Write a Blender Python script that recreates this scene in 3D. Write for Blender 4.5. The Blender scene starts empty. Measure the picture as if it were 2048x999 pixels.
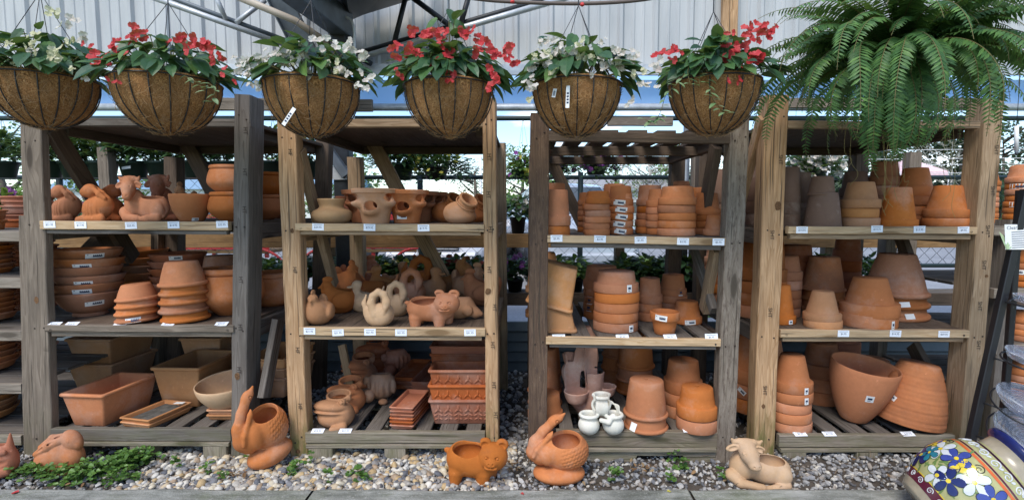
import bpy, math, random
import numpy as np
from mathutils import Vector, Matrix, Euler
R = math.radians
PI = math.pi
random.seed(7)
rng = np.random.default_rng(11)
S = bpy.context.scene
COL = S.collection

# ------------------------------------------------------------------ camera, sky, sun, exposure
FPX, CX, CY = 1055.0, 1050.0, 500.0      # focal length and principal point in photo pixels (2048 wide)
CAM_H, PITCH = 1.37, R(4.6)
cp, sp = math.cos(PITCH), math.sin(PITCH)
cam_d = bpy.data.cameras.new('camera')
cam = bpy.data.objects.new('camera', cam_d)
COL.objects.link(cam)
S.camera = cam
cam.location = (0, 0, CAM_H)
cam.rotation_euler = (PI/2 - PITCH, 0, 0)
cam_d.sensor_width = 36
cam_d.lens = 36*FPX/2048
cam_d.shift_x = (1024-CX)/2048
cam_d.clip_start, cam_d.clip_end = 0.05, 2000

SUN_EL, SUN_AZ = R(52), R(205)           # azimuth clockwise from +Y: behind the camera, a little to the left
W = bpy.data.worlds.new('World')
S.world = W
W.use_nodes = True
nt = W.node_tree
bg = nt.nodes['Background']
sky = nt.nodes.new('ShaderNodeTexSky')
sky.sky_type = 'NISHITA'
sky.sun_disc = False
sky.sun_elevation = SUN_EL
sky.sun_rotation = SUN_AZ
sky.air_density = 1.0
sky.dust_density = 0.15
sky.ozone_density = 4.0
# thin broken cloud mixed into the sky
tcw = nt.nodes.new('ShaderNodeTexCoord')
mpw = nt.nodes.new('ShaderNodeMapping')
mpw.inputs['Scale'].default_value = (1.6, 1.6, 5.0)
nzw = nt.nodes.new('ShaderNodeTexNoise')
nzw.inputs['Scale'].default_value = 2.6
nzw.inputs['Detail'].default_value = 7
rmw = nt.nodes.new('ShaderNodeValToRGB')
rmw.color_ramp.elements[0].position = 0.54
rmw.color_ramp.elements[1].position = 0.72
mxw = nt.nodes.new('ShaderNodeMix')
mxw.data_type = 'RGBA'
mxw.inputs[7].default_value = (9.5, 9.9, 10.5, 1)
nt.links.new(tcw.outputs['Generated'], mpw.inputs['Vector'])
nt.links.new(mpw.outputs['Vector'], nzw.inputs['Vector'])
nt.links.new(nzw.outputs['Fac'], rmw.inputs['Fac'])
nt.links.new(rmw.outputs['Color'], mxw.inputs[0])
nt.links.new(sky.outputs['Color'], mxw.inputs[6])
nt.links.new(mxw.outputs[2], bg.inputs['Color'])
bg.inputs['Strength'].default_value = 0.15

sun_d = bpy.data.lights.new('sun', 'SUN')
sun = bpy.data.objects.new('sun', sun_d)
COL.objects.link(sun)
sun_d.energy = 2.2
sun_d.angle = R(26)
sun_d.color = (1.0, 0.93, 0.84)
sdir = Vector((math.sin(SUN_AZ)*math.cos(SUN_EL), math.cos(SUN_AZ)*math.cos(SUN_EL), math.sin(SUN_EL)))
sun.rotation_euler = sdir.to_track_quat('Z', 'Y').to_euler()
sun.location = (0, -3, 9)

S.view_settings.view_transform = 'Standard'
S.view_settings.look = 'None'
S.view_settings.exposure = 0.72
S.view_settings.gamma = 1
S.render.engine = 'CYCLES'
S.cycles.max_bounces = 8
S.cycles.diffuse_bounces = 5
S.cycles.transparent_max_bounces = 6
S.cycles.use_denoising = True

# ------------------------------------------------------------------ from photo pixels to metres
def ray(u, v):
    x, y = (u-CX)/FPX, -(v-CY)/FPX
    return x, cp+y*sp, -sp+y*cp
def at(u, v, Y):
    x, a, b = ray(u, v)
    t = Y/a
    return Vector((x*t, Y, CAM_H+b*t))
def on(u, v, z):
    x, a, b = ray(u, v)
    t = (z-CAM_H)/b
    return Vector((x*t, a*t, z))
def ppm(Y, z):
    return FPX/(Y*cp-(z-CAM_H)*sp)
def xat(u, Y, z):
    return (u-CX)/ppm(Y, z)
def cosx(u):
    return math.cos(math.atan((u-CX)/FPX))

# ------------------------------------------------------------------ naming
WLOC = {}
def tag(o, label=None, cat=None, group=None, kind=None):
    if label: o['label'] = label
    if cat: o['category'] = cat
    if group: o['group'] = group
    if kind: o['kind'] = kind
    return o
def thing(name, label, cat, loc=(0, 0, 0), group=None, rz=0):
    o = bpy.data.objects.new(name, None)
    o.empty_display_size = 0.1
    COL.objects.link(o)
    o.location = loc
    o.rotation_euler = (0, 0, rz)
    WLOC[o.name] = Vector(loc)
    return tag(o, label, cat, group)
def link(name, me, parent=None, loc=(0, 0, 0), rot=None):
    o = bpy.data.objects.new(name, me)
    COL.objects.link(o)
    o.location = loc
    if rot is not None: o.rotation_euler = rot
    if parent: o.parent = parent
    WLOC[o.name] = (WLOC[parent.name] if parent else Vector((0, 0, 0)))+Vector(loc)
    return o

# ------------------------------------------------------------------ mesh builder
class MB:
    def __init__(s):
        s.v, s.f, s.uv, s.mi, s.sm = [], [], [], [], []
    def add(s, verts, faces, uvs=None, mi=0, smooth=False):
        b = len(s.v)
        s.v += [tuple(p) for p in verts]
        for k, f in enumerate(faces):
            s.f.append([b+i for i in f])
            s.uv.append(uvs[k] if uvs else [(0, 0)]*len(f))
            s.mi.append(mi)
            s.sm.append(smooth)
        return s
    def board(s, p0, p1, w, t, wv=(1, 0, 0), c=0.003, mi=0, wob=0.0012, seg=None):
        """a sawn board from p0 to p1, w wide along wv and t thick, with eased edges; u runs along the grain in metres"""
        p0, p1 = Vector(p0), Vector(p1)
        d = p1-p0
        L = d.length
        d = d.normalized()
        wv = Vector(wv)
        wv = (wv-d*wv.dot(d)).normalized()
        tv = d.cross(wv)
        c = min(c, w*.3, t*.3)
        a, b = w/2, t/2
        ring = [(-a+c, -b), (a-c, -b), (a, -b+c), (a, b-c), (a-c, b), (-a+c, b), (-a, b-c), (-a, -b+c)]
        n = seg or max(1, int(L/0.16))
        uo, vo = random.uniform(0, 50), random.uniform(0, 50)
        per = [0]
        for i in range(8):
            q, r = ring[i], ring[(i+1) % 8]
            per.append(per[-1]+math.hypot(r[0]-q[0], r[1]-q[1]))
        vs, fs, us = [], [], []
        for k in range(n+1):
            m = p0+d*(L*k/n)
            ow, ot = random.uniform(-wob, wob), random.uniform(-wob, wob)
            for q in ring:
                vs.append(m+wv*(q[0]+ow)+tv*(q[1]+ot))
        for k in range(n):
            for i in range(8):
                j = (i+1) % 8
                fs.append([k*8+i, k*8+j, (k+1)*8+j, (k+1)*8+i])
                ua, ub = uo+L*k/n, uo+L*(k+1)/n
                us.append([(ua, vo+per[i]), (ua, vo+per[i+1]), (ub, vo+per[i+1]), (ub, vo+per[i])])
        fs.append(list(range(7, -1, -1)))
        us.append([(uo+ring[i][0]*.2, vo+.5+ring[i][1]) for i in range(7, -1, -1)])
        fs.append([n*8+i for i in range(8)])
        us.append([(uo+.4+ring[i][0]*.2, vo+.5+ring[i][1]) for i in range(8)])
        return s.add(vs, fs, us, mi)
    def box(s, c, size, mi=0, ch=0.003, rot=None):
        c = Vector(c)
        M = rot or Matrix.Identity(3)
        ax = M @ Vector((1, 0, 0))
        az = M @ Vector((0, 0, 1))
        return s.board(c-az*(size[2]/2), c+az*(size[2]/2), size[0], size[1], ax, ch, mi, 0, 1)
    def tube(s, pts, r, n=8, mi=0, cap=True, smooth=True):
        pts = [Vector(p) for p in pts]
        rr = r if isinstance(r, (list, tuple)) else [r]*len(pts)
        vs, fs = [], []
        ref = None
        for i, p in enumerate(pts):
            d = (pts[min(i+1, len(pts)-1)]-pts[max(i-1, 0)]).normalized()
            if ref is None:
                ref = d.orthogonal().normalized()
            else:
                ref = (ref-d*ref.dot(d))
                ref = ref.normalized() if ref.length > 1e-6 else d.orthogonal().normalized()
            bi = d.cross(ref)
            for k in range(n):
                a = 2*PI*k/n
                vs.append(p+(ref*math.cos(a)+bi*math.sin(a))*rr[i])
        for i in range(len(pts)-1):
            for k in range(n):
                j = (k+1) % n
                fs.append([i*n+k, i*n+j, (i+1)*n+j, (i+1)*n+k])
        s.add(vs, fs, None, mi, smooth)
        if cap:
            b = len(s.v)-len(vs)
            s.f += [[b+k for k in range(n-1, -1, -1)], [b+(len(pts)-1)*n+k for k in range(n)]]
            s.uv += [[(0, 0)]*n]*2
            s.mi += [mi]*2
            s.sm += [False]*2
        return s
    def lathe(s, prof, n=40, M=None, mi=0, smooth=True):
        m = len(prof)
        vs, fs, us = [], [], []
        for (r, z) in prof:
            for k in range(n):
                a = 2*PI*k/n
                p = Vector((r*math.cos(a), r*math.sin(a), z))
                vs.append(M @ p if M else p)
        for i in range(m-1):
            for k in range(n):
                j = (k+1) % n
                fs.append([i*n+k, i*n+j, (i+1)*n+j, (i+1)*n+k])
                us.append([(k/n, i/m), ((k+1)/n, i/m), ((k+1)/n, (i+1)/m), (k/n, (i+1)/m)])
        return s.add(vs, fs, us, mi, smooth)
    def mesh(s, name, mats, off=None):
        me = bpy.data.meshes.new(name)
        vs = s.v if off is None else [(p[0]-off[0], p[1]-off[1], p[2]-off[2]) for p in s.v]
        me.from_pydata(vs, [], s.f)
        uvl = me.uv_layers.new(name='UVMap')
        flat = [c for f in s.uv for p in f for c in p]
        uvl.data.foreach_set('uv', flat)
        me.polygons.foreach_set('use_smooth', s.sm)
        me.polygons.foreach_set('material_index', s.mi)
        for m in (mats if isinstance(mats, (list, tuple)) else [mats]):
            me.materials.append(m)
        me.update()
        return me
    def build(s, name, mats, parent=None):
        me = s.mesh(name, mats, WLOC[parent.name] if parent else None)
        return link(name, me, parent)
    def make(s, name, mats, label, cat, group=None, kind=None):
        """a top-level object of one mesh, its origin at the middle of its foot"""
        P = np.array(s.v)
        o = Vector(((P[:, 0].min()+P[:, 0].max())/2, (P[:, 1].min()+P[:, 1].max())/2, P[:, 2].min()))
        ob = link(name, s.mesh(name, mats, o), None, o)
        return tag(ob, label, cat, group, kind)

def np_mesh(name, V, Fq, mats, smooth=False, mi=None, attr=None):
    """mesh from numpy arrays: V (n,3), Fq (m,k)"""
    me = bpy.data.meshes.new(name)
    m, k = Fq.shape
    me.vertices.add(len(V))
    me.vertices.foreach_set('co', np.ascontiguousarray(V, np.float32).ravel())
    me.loops.add(m*k)
    me.loops.foreach_set('vertex_index', np.ascontiguousarray(Fq, np.int32).ravel())
    me.polygons.add(m)
    me.polygons.foreach_set('loop_start', np.arange(0, m*k, k, dtype=np.int32))
    me.polygons.foreach_set('loop_total', np.full(m, k, np.int32))
    me.polygons.foreach_set('use_smooth', np.full(m, smooth))
    for x in (mats if isinstance(mats, (list, tuple)) else [mats]):
        me.materials.append(x)
    if mi is not None: me.polygons.foreach_set('material_index', np.ascontiguousarray(mi, np.int32))
    me.update(calc_edges=True)
    me.validate()
    return me

def instances(TV, TF, mats4):
    """copies of one template (TV, TF) under k 4x4 matrices, as one V, F"""
    mats4 = np.asarray(mats4)
    k, n = len(mats4), len(TV)
    H = np.c_[TV, np.ones(n)]
    V = np.einsum('kij,nj->kni', mats4, H)[:, :, :3].reshape(-1, 3)
    Fq = (np.asarray(TF)[None]+(np.arange(k)*n)[:, None, None]).reshape(-1, np.asarray(TF).shape[1])
    return V, Fq
def frame(loc, x, z, s=1.0):
    """4x4 with local x along x, z as near z as it can"""
    x = Vector(x).normalized()
    z = Vector(z)
    z = z-x*z.dot(x)
    z = z.normalized() if z.length > 1e-5 else x.orthogonal().normalized()
    y = z.cross(x)
    if not isinstance(s, (tuple, list)): s = (s, s, s)
    return [[x[0]*s[0], y[0]*s[1], z[0]*s[2], loc[0]], [x[1]*s[0], y[1]*s[1], z[1]*s[2], loc[1]],
            [x[2]*s[0], y[2]*s[1], z[2]*s[2], loc[2]], [0, 0, 0, 1]]
def spline(pts, n=6):
    """Catmull-Rom through the points"""
    P = [np.array(p, float) for p in pts]
    P = [2*P[0]-P[1]]+P+[2*P[-1]-P[-2]]
    out = []
    for i in range(1, len(P)-2):
        for k in range(n):
            t = k/n
            out.append(.5*((2*P[i])+(P[i+1]-P[i-1])*t+(2*P[i-1]-5*P[i]+4*P[i+1]-P[i+2])*t*t+(3*P[i]-P[i-1]-3*P[i+1]+P[i+2])*t**3))
    out.append(P[-2])
    return [tuple(p) for p in out]

# ------------------------------------------------------------------ materials
class NT:
    def __init__(s, name):
        s.m = bpy.data.materials.new(name)
        s.m.use_nodes = True
        s.t = s.m.node_tree
        s.b = s.t.nodes['Principled BSDF']
    def n(s, t, **kw):
        x = s.t.nodes.new('ShaderNode'+t)
        for k, v in kw.items():
            if hasattr(x, k): setattr(x, k, v)
            else: x.inputs[k.replace('_', ' ')].default_value = v
        return x
    def l(s, a, b): s.t.links.new(a, b)
    def coord(s, kind='Object', scale=(1, 1, 1)):
        c, m = s.n('TexCoord'), s.n('Mapping')
        s.l(c.outputs[kind], m.inputs['Vector'])
        m.inputs['Scale'].default_value = scale
        return m.outputs['Vector']
    def noise(s, vec, scale, detail=4, rough=.55, dist=0):
        x = s.n('TexNoise', Scale=scale, Detail=detail, Roughness=rough, Distortion=dist)
        s.l(vec, x.inputs['Vector'])
        return x.outputs['Fac']
    def ramp(s, fac, stops):
        x = s.n('ValToRGB')
        e = x.color_ramp.elements
        while len(e) < len(stops): e.new(.5)
        for k, (p, c) in enumerate(stops):
            e[k].position = p
            e[k].color = (*c, 1) if len(c) == 3 else c
        s.l(fac, x.inputs['Fac'])
        return x.outputs['Color']
    def mix(s, fac, a, b, blend='MIX'):
        x = s.n('Mix', data_type='RGBA', blend_type=blend)
        for val, sock in ((fac, x.inputs[0]), (a, x.inputs[6]), (b, x.inputs[7])):
            if hasattr(val, 'links'): s.l(val, sock)
            elif isinstance(val, (int, float)): sock.default_value = val
            else: sock.default_value = (*val, 1)
        return x.outputs[2]
    def math(s, op, a, b=None):
        x = s.n('Math', operation=op)
        for val, sock in ((a, x.inputs[0]), (b, x.inputs[1])):
            if val is None: continue
            if hasattr(val, 'links'): s.l(val, sock)
            else: sock.default_value = val
        return x.outputs[0]
    def bump(s, h, strength=.3, dist=.01):
        x = s.n('Bump', Strength=strength, Distance=dist)
        s.l(h, x.inputs['Height'])
        s.l(x.outputs['Normal'], s.b.inputs['Normal'])
        return x
    def done(s, col=None, rough=.8, spec=.3, metal=0):
        if col is not None:
            if hasattr(col, 'links'): s.l(col, s.b.inputs['Base Color'])
            else: s.b.inputs['Base Color'].default_value = (*col, 1)
        if hasattr(rough, 'links'): s.l(rough, s.b.inputs['Roughness'])
        else: s.b.inputs['Roughness'].default_value = rough
        s.b.inputs['Specular IOR Level'].default_value = spec
        s.b.inputs['Metallic'].default_value = metal
        return s.m

def mat_flat(name, col, rough=.6, spec=.3, metal=0, var=.12, scale=9):
    t = NT(name)
    v = t.coord()
    f = t.noise(v, scale, 5)
    c = t.ramp(f, [(.3, [x*(1-var) for x in col]), (.7, [min(1, x*(1+var)) for x in col])])
    return t.done(c, rough, spec, metal)

def mat_clay(name, col, stain=.35, spec=.18, bloom=.25, rough=.85):
    t = NT(name)
    v = t.coord()
    oi = t.n('ObjectInfo')
    # shift the noise per object so that copies of one pot are not stained alike
    add = t.n('VectorMath', operation='ADD')
    sc = t.n('VectorMath', operation='SCALE')
    sc.inputs['Scale'].default_value = 7.0
    t.l(oi.outputs['Location'], sc.inputs[0])
    t.l(v, add.inputs[0])
    t.l(sc.outputs[0], add.inputs[1])
    v2 = add.outputs[0]
    big = t.noise(v2, 5, 5, .6)
    fine = t.noise(v2, 60, 4, .7)
    c = t.ramp(big, [(.25, [x*.84 for x in col]), (.5, col), (.8, [min(1, col[0]*1.08), min(1, col[1]*1.18), min(1, col[2]*1.3)])])
    c = t.mix(t.math('MULTIPLY', t.ramp(fine, [(.35, (0, 0, 0)), (.75, (1, 1, 1))]), .22), c, [x*.6 for x in col])
    bl = t.noise(v2, 3.2, 7, .68)
    c = t.mix(t.math('MULTIPLY', t.ramp(bl, [(.52, (0, 0, 0)), (.66, (1, 1, 1))]), bloom), c, (.62, .5, .42))
    dk = t.noise(v2, 2.1, 8, .7)
    c = t.mix(t.math('MULTIPLY', t.ramp(dk, [(.54, (0, 0, 0)), (.70, (1, 1, 1))]), stain), c, (.16, .08, .05))
    sc2 = t.noise(v2, 26, 6, .75)
    c = t.mix(t.math('MULTIPLY', t.ramp(sc2, [(.63, (0, 0, 0)), (.69, (1, 1, 1))]), .55), c, [min(1, x*1.35+.05) for x in col])
    hs = t.n('HueSaturation')
    t.l(c, hs.inputs['Color'])
    rr = t.n('MapRange')
    t.l(oi.outputs['Random'], rr.inputs['Value'])
    rr.inputs['To Min'].default_value = .76
    rr.inputs['To Max'].default_value = 1.12
    t.l(rr.outputs[0], hs.inputs['Value'])
    r2 = t.n('MapRange')
    t.l(t.math('FRACT', t.math('MULTIPLY', oi.outputs['Random'], 7.31)), r2.inputs['Value'])
    r2.inputs['To Min'].default_value = .88
    r2.inputs['To Max'].default_value = 1.08
    t.l(r2.outputs[0], hs.inputs['Saturation'])
    h = t.math('ADD', t.math('MULTIPLY', fine, .5), t.math('MULTIPLY', t.noise(v2, 190, 2), .6))
    t.bump(h, .22, .004)
    return t.done(hs.outputs['Color'], rough, spec)

def mat_wood(name, light, dark, crack=(.05, .04, .03), grey=0.0, mott=0.0, green=0.0, knots=True, rough=.85, contrast=1.0):
    t = NT(name)
    uv = t.n('UVMap')
    def mp(sx, sy):
        m = t.n('Mapping')
        t.l(uv.outputs['UV'], m.inputs['Vector'])
        m.inputs['Scale'].default_value = (sx, sy, 1)
        return m.outputs['Vector']
    # bend the grain round knots
    vor = t.n('TexVoronoi', feature='F1', Scale=1.0, Randomness=1.0)
    t.l(mp(1.7, 6.5), vor.inputs['Vector'])
    kd = vor.outputs['Distance']
    near = t.ramp(kd, [(.0, (1, 1, 1)), (.34, (0, 0, 0))])
    base = mp(1, 1)
    sep = t.n('SeparateXYZ')
    t.l(base, sep.inputs[0])
    comb = t.n('CombineXYZ')
    bend = t.math('MULTIPLY', near, .045 if knots else 0)
    t.l(t.math('MULTIPLY', sep.outputs['X'], .9), comb.inputs['X'])
    t.l(t.math('ADD', sep.outputs['Y'], bend), comb.inputs['Y'])
    m2 = t.n('Mapping')
    t.l(comb.outputs[0], m2.inputs['Vector'])
    m2.inputs['Scale'].default_value = (1.6, 26, 1)
    g = t.n('TexNoise', Scale=1.0, Detail=3, Roughness=.5, Distortion=.9)
    t.l(m2.outputs['Vector'], g.inputs['Vector'])
    # growth rings from the smooth noise, folded several times
    rings = t.math('FRACT', t.math('MULTIPLY', g.outputs['Fac'], 7.0))
    rings = t.ramp(rings, [(0, (0, 0, 0)), (.72, (.9, .9, .9)), (.9, (1, 1, 1)), (1, (0, 0, 0))])
    fib = t.n('TexNoise', Scale=1.0, Detail=5, Roughness=.65)
    t.l(mp(9, 260), fib.inputs['Vector'])
    md = [a*(1-.38*contrast)+b*.38*contrast for a, b in zip(light, dark)]
    c = t.mix(rings, dark if contrast >= 1 else md, light)
    c = t.mix(.35, c, t.ramp(fib.outputs['Fac'], [(.3, dark), (.7, light)]))
    blot = t.n('TexNoise', Scale=1.0, Detail=5, Roughness=.6)
    t.l(mp(2.5, 9), blot.inputs['Vector'])
    c = t.mix(t.ramp(blot.outputs['Fac'], [(.38, (0, 0, 0)), (.72, (.8, .8, .8))]), c, [x*.55 for x in md])
    if mott:
        mo = t.n('TexNoise', Scale=1.0, Detail=8, Roughness=.75)
        t.l(mp(14, 55), mo.inputs['Vector'])
        c = t.mix(t.ramp(mo.outputs['Fac'], [(.5, (0, 0, 0)), (.62, (mott,)*3)]), c, (.07, .045, .035))
        mo2 = t.n('TexNoise', Scale=1.0, Detail=8, Roughness=.8)
        t.l(mp(20, 80), mo2.inputs['Vector'])
        c = t.mix(t.ramp(mo2.outputs['Fac'], [(.6, (0, 0, 0)), (.68, (mott*.8,)*3)]), c, (.42, .36, .28))
    ck = t.n('TexNoise', Scale=1.0, Detail=3, Roughness=.5)
    t.l(mp(1.4, 75), ck.inputs['Vector'])
    c = t.mix(t.ramp(ck.outputs['Fac'], [(.60, (0, 0, 0)), (.66, (.75, .75, .75))]), c, crack)
    if knots:
        kn = t.ramp(kd, [(.0, (1, 1, 1)), (.10, (.9, .9, .9)), (.135, (.3, .3, .3)), (.21, (0, 0, 0))])
        c = t.mix(kn, c, [x*.45 for x in dark])
    if green:
        ge = t.n('NewGeometry')
        s2 = t.n('SeparateXYZ')
        t.l(ge.outputs['Position'], s2.inputs[0])
        z = t.ramp(t.math('MULTIPLY', s2.outputs['Z'], 1.0), [(.05, (1, 1, 1)), (.34, (0, 0, 0))])
        mo = t.n('TexNoise', Scale=1.0, Detail=6, Roughness=.65)
        t.l(mp(7, 22), mo.inputs['Vector'])
        c = t.mix(t.math('MULTIPLY', t.math('MULTIPLY', z, t.ramp(mo.outputs['Fac'], [(.35, (0, 0, 0)), (.62, (1, 1, 1))])), green), c, (.10, .115, .03))
    h = t.math('ADD', t.math('MULTIPLY', fib.outputs['Fac'], .5), t.math('MULTIPLY', rings, .35))
    h = t.math('SUBTRACT', h, t.math('MULTIPLY', t.ramp(ck.outputs['Fac'], [(.60, (0, 0, 0)), (.66, (1, 1, 1))]), .8))
    t.bump(h, .45, .003)
    return t.done(c, rough, .2)

M = {}
M['pine'] = mat_wood('pine_wood', (.60, .39, .225), (.32, .175, .08), green=.9, contrast=1)
M['pine_old'] = mat_wood('weathered_pine', (.46, .33, .21), (.25, .16, .09), green=.5)
M['pine_lip'] = mat_wood('pine_lip_wood', (.62, .46, .29), (.45, .28, .14), knots=True)
M['grey'] = mat_wood('grey_wood', (.215, .19, .165), (.11, .09, .075), green=.35)
M['greybrown'] = mat_wood('grey_brown_wood', (.27, .22, .17), (.13, .10, .075), green=.3)
M['pallet'] = mat_wood('pallet_wood', (.34, .29, .235), (.18, .145, .11), green=.4)
M['mottled'] = mat_wood('mottled_bark_wood', (.16, .105, .07), (.07, .044, .03), mott=.85)
M['rough'] = mat_wood('rough_weathered_wood', (.30, .25, .20), (.15, .12, .09), mott=.7)
M['dark'] = mat_wood('dark_wood', (.15, .11, .08), (.075, .052, .038))
M['brownboard'] = mat_wood('brown_board', (.36, .22, .10), (.22, .12, .05), mott=.3)
M['deck'] = mat_wood('stained_plywood', (.20, .145, .105), (.10, .07, .05), mott=.5, knots=False)
M['slat'] = mat_wood('grey_slat', (.20, .175, .15), (.11, .092, .078))

# ------------------------------------------------------------------ ground
def sheet(name, x0, x1, y0, y1, z, m, kind='structure', n=1):
    mb = MB()
    mb.add([(x0, y0, z), (x1, y0, z), (x1, y1, z), (x0, y1, z)], [[0, 1, 2, 3]])
    return tag(mb.build(name, m), kind=kind)
def mat_ground(name, stops, scale, rough=.95, bump=.4, bscale=60):
    t = NT(name)
    v = t.coord()
    a = t.noise(v, scale, 8, .65)
    b = t.noise(v, bscale, 5, .7)
    c = t.ramp(a, stops)
    c = t.mix(.5, c, t.ramp(b, [(.3, (.35, .35, .35)), (.7, (1, 1, 1))]), 'MULTIPLY')
    t.bump(b, bump, .01)
    return t.done(c, rough, .2)
M['dirt'] = mat_ground('dirt', [(.3, (.055, .045, .036)), (.7, (.13, .11, .09))], 5)
M['turf'] = mat_ground('turf', [(.3, (.07, .13, .025)), (.7, (.16, .24, .05))], 1.5)
M['asphalt'] = mat_ground('pale_asphalt', [(.3, (.25, .26, .28)), (.7, (.36, .37, .39))], .6, bscale=30)
def mat_concrete():
    t = NT('concrete')
    v = t.coord()
    a = t.noise(v, 3.2, 9, .68, .6)
    c = t.ramp(a, [(.28, (.13, .135, .12)), (.5, (.30, .305, .275)), (.74, (.47, .465, .43))])
    v2 = t.coord('Object', (2.2, 9, 1))
    st = t.noise(v2, 2.0, 8, .7)
    c = t.mix(t.ramp(st, [(.42, (0, 0, 0)), (.68, (.75, .75, .75))]), c, (.07, .075, .055))
    al = t.noise(v, 1.4, 6, .65)
    c = t.mix(t.ramp(al, [(.52, (0, 0, 0)), (.7, (.6, .6, .6))]), c, (.13, .16, .05))
    f = t.noise(v, 90, 4, .75)
    c = t.mix(t.ramp(f, [(.56, (0, 0, 0)), (.66, (.55, .55, .55))]), c, (.46, .45, .42))
    g = t.noise(v, 45, 5, .7)
    t.bump(t.math('ADD', t.math('MULTIPLY', a, .5), t.math('ADD', f, g)), .55, .008)
    return t.done(c, .9, .25)
M['concrete'] = mat_concrete()

sheet('ground', -400, 400, -30, 900, -0.02, M['turf'])
sheet('gravel_bed', -6, 6, 2.2, 5.6, -0.006, M['dirt'])
sheet('parking_lot', -40, 40, 6.2, 26, 0.0, M['asphalt'])
sheet('lawn', at(1255, 480, 9)[0], at(1440, 480, 9)[0], 6.5, 15, 0.006, M['turf'])
sheet('road', -200, 200, 30, 38, 0.004, M['asphalt'])

KERB_Y = on(1024, 974, 0.03)[1]
mb = MB()
cuts = [-6.5, on(612, 999, .03)[0], on(1150, 999, .03)[0]+.55, 2.62, 6.5]
for i in range(len(cuts)-1):
    x0, x1 = cuts[i]+.006, cuts[i+1]-.006
    N = 26
    ys = [KERB_Y-.004-.02*random.random() for _ in range(N+1)]
    top, fs = [], []
    for k in range(N+1):
        x = x0+(x1-x0)*k/N
        jy = random.uniform(-.006, .006)
        top += [(x, -3.0, .03), (x, KERB_Y-.03+jy, .03), (x, KERB_Y+jy, .018+random.uniform(-.004, .003)), (x, KERB_Y+.004+jy, -.02)]
    for k in range(N):
        for j in range(3):
            fs.append([k*4+j, (k+1)*4+j, (k+1)*4+j+1, k*4+j+1])
    mb.add(top, fs, None, 0, False)
tag(mb.build('pavement', M['concrete']), kind='structure')

# ------------------------------------------------------------------ gravel
def ico(sub):
    import bmesh
    bm = bmesh.new()
    bmesh.ops.create_icosphere(bm, subdivisions=sub, radius=1)
    V = np.array([v.co[:] for v in bm.verts])
    Fq = np.array([[v.index for v in f.verts] for f in bm.faces])
    bm.free()
    return V, Fq
ICO1, ICO2 = ico(1), ico(2)
def stones(n, xs, ys, smin, smax, base, flat, z0=0.0, jag=.25, skip=None):
    V0, F0 = base
    tmpl = [V0*(1+rng.normal(0, jag, (len(V0), 1)))*np.array([1.2, rng.uniform(.6, 1.0), flat]) for _ in range(10)]
    Vs, Fs, off = [], [], 0
    for T in tmpl:
        k = n//10
        mats = []
        T = T
        for _ in range(k):
            x, y = rng.uniform(*xs), rng.uniform(*ys)
            if skip and skip(x, y): continue
            s = smin+(smax-smin)*rng.random()**1.8
            q = Euler((rng.normal(0, .35), rng.normal(0, .35), rng.uniform(0, 6.28))).to_matrix().to_4x4()
            q = Matrix.Translation((x, y, z0+s*flat*rng.uniform(.15, 1.1))) @ q @ Matrix.Scale(s, 4)
            mats.append([list(r) for r in q])
        if not mats: continue
        v, f = instances(T, F0, mats)
        Vs.append(v)
        Fs.append(f+off)
        off += len(v)
    return np.concatenate(Vs), np.concatenate(Fs)
def mat_stone(name, pal):
    t = NT(name)
    g = t.n('NewGeometry')
    st = [(i/len(pal), c) for i, c in enumerate(pal)]
    x = t.n('ValToRGB')
    x.color_ramp.interpolation = 'CONSTANT'
    e = x.color_ramp.elements
    while len(e) < len(st): e.new(.5)
    for k, (p, c) in enumerate(st):
        e[k].position = p
        e[k].color = (*c, 1)
    t.l(g.outputs['Random Per Island'], x.inputs['Fac'])
    v = t.coord()
    n1 = t.noise(v, 45, 6, .7)
    c = t.mix(.55, x.outputs['Color'], t.ramp(n1, [(.25, (.3, .28, .25)), (.6, (1, 1, 1))]), 'MULTIPLY')
    t.bump(n1, .3, .004)
    return t.done(c, .8, .3)
M['pebble'] = mat_stone('river_pebble', [(.60, .55, .45), (.36, .33, .29), (.68, .64, .56), (.20, .20, .21), (.54, .44, .30), (.44, .41, .36), (.13, .135, .15), (.64, .57, .43), (.38, .28, .19), (.58, .55, .49), (.27, .255, .24), (.50, .36, .19)])
M['crushed'] = mat_stone('crushed_stone', [(.27, .27, .275), (.40, .395, .385), (.16, .16, .17), (.33, .325, .315), (.50, .48, .45), (.22, .215, .21), (.36, .35, .335), (.12, .12, .125), (.30, .26, .22), (.60, .57, .50)])
XP0, XP1 = on(330, 940, 0)[0], on(1010, 940, 0)[0]
V, Fq = stones(4200, (XP0-.12, XP1+.05), (KERB_Y+.012, 2.98), .006, .023, ICO2, .62, -.004, .06, lambda x, y: rng.random() < .35 and x < XP0+.1)
tag(link('river_pebbles', np_mesh('river_pebbles', V, Fq, M['pebble'], True)), kind='stuff')
V1, F1 = stones(9500, (-3.4, 3.4), (KERB_Y+.008, 3.1), .006, .017, ICO1, .75, -.004, .16)
V2, F2 = stones(9000, (-3.6, 3.6), (2.95, 4.3), .007, .022, ICO1, .75, -.006, .16)
tag(link('gravel', np_mesh('gravel', np.concatenate([V1, V2]), np.concatenate([F1, F2+len(V1)]), M['crushed'], False)), kind='stuff')

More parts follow.
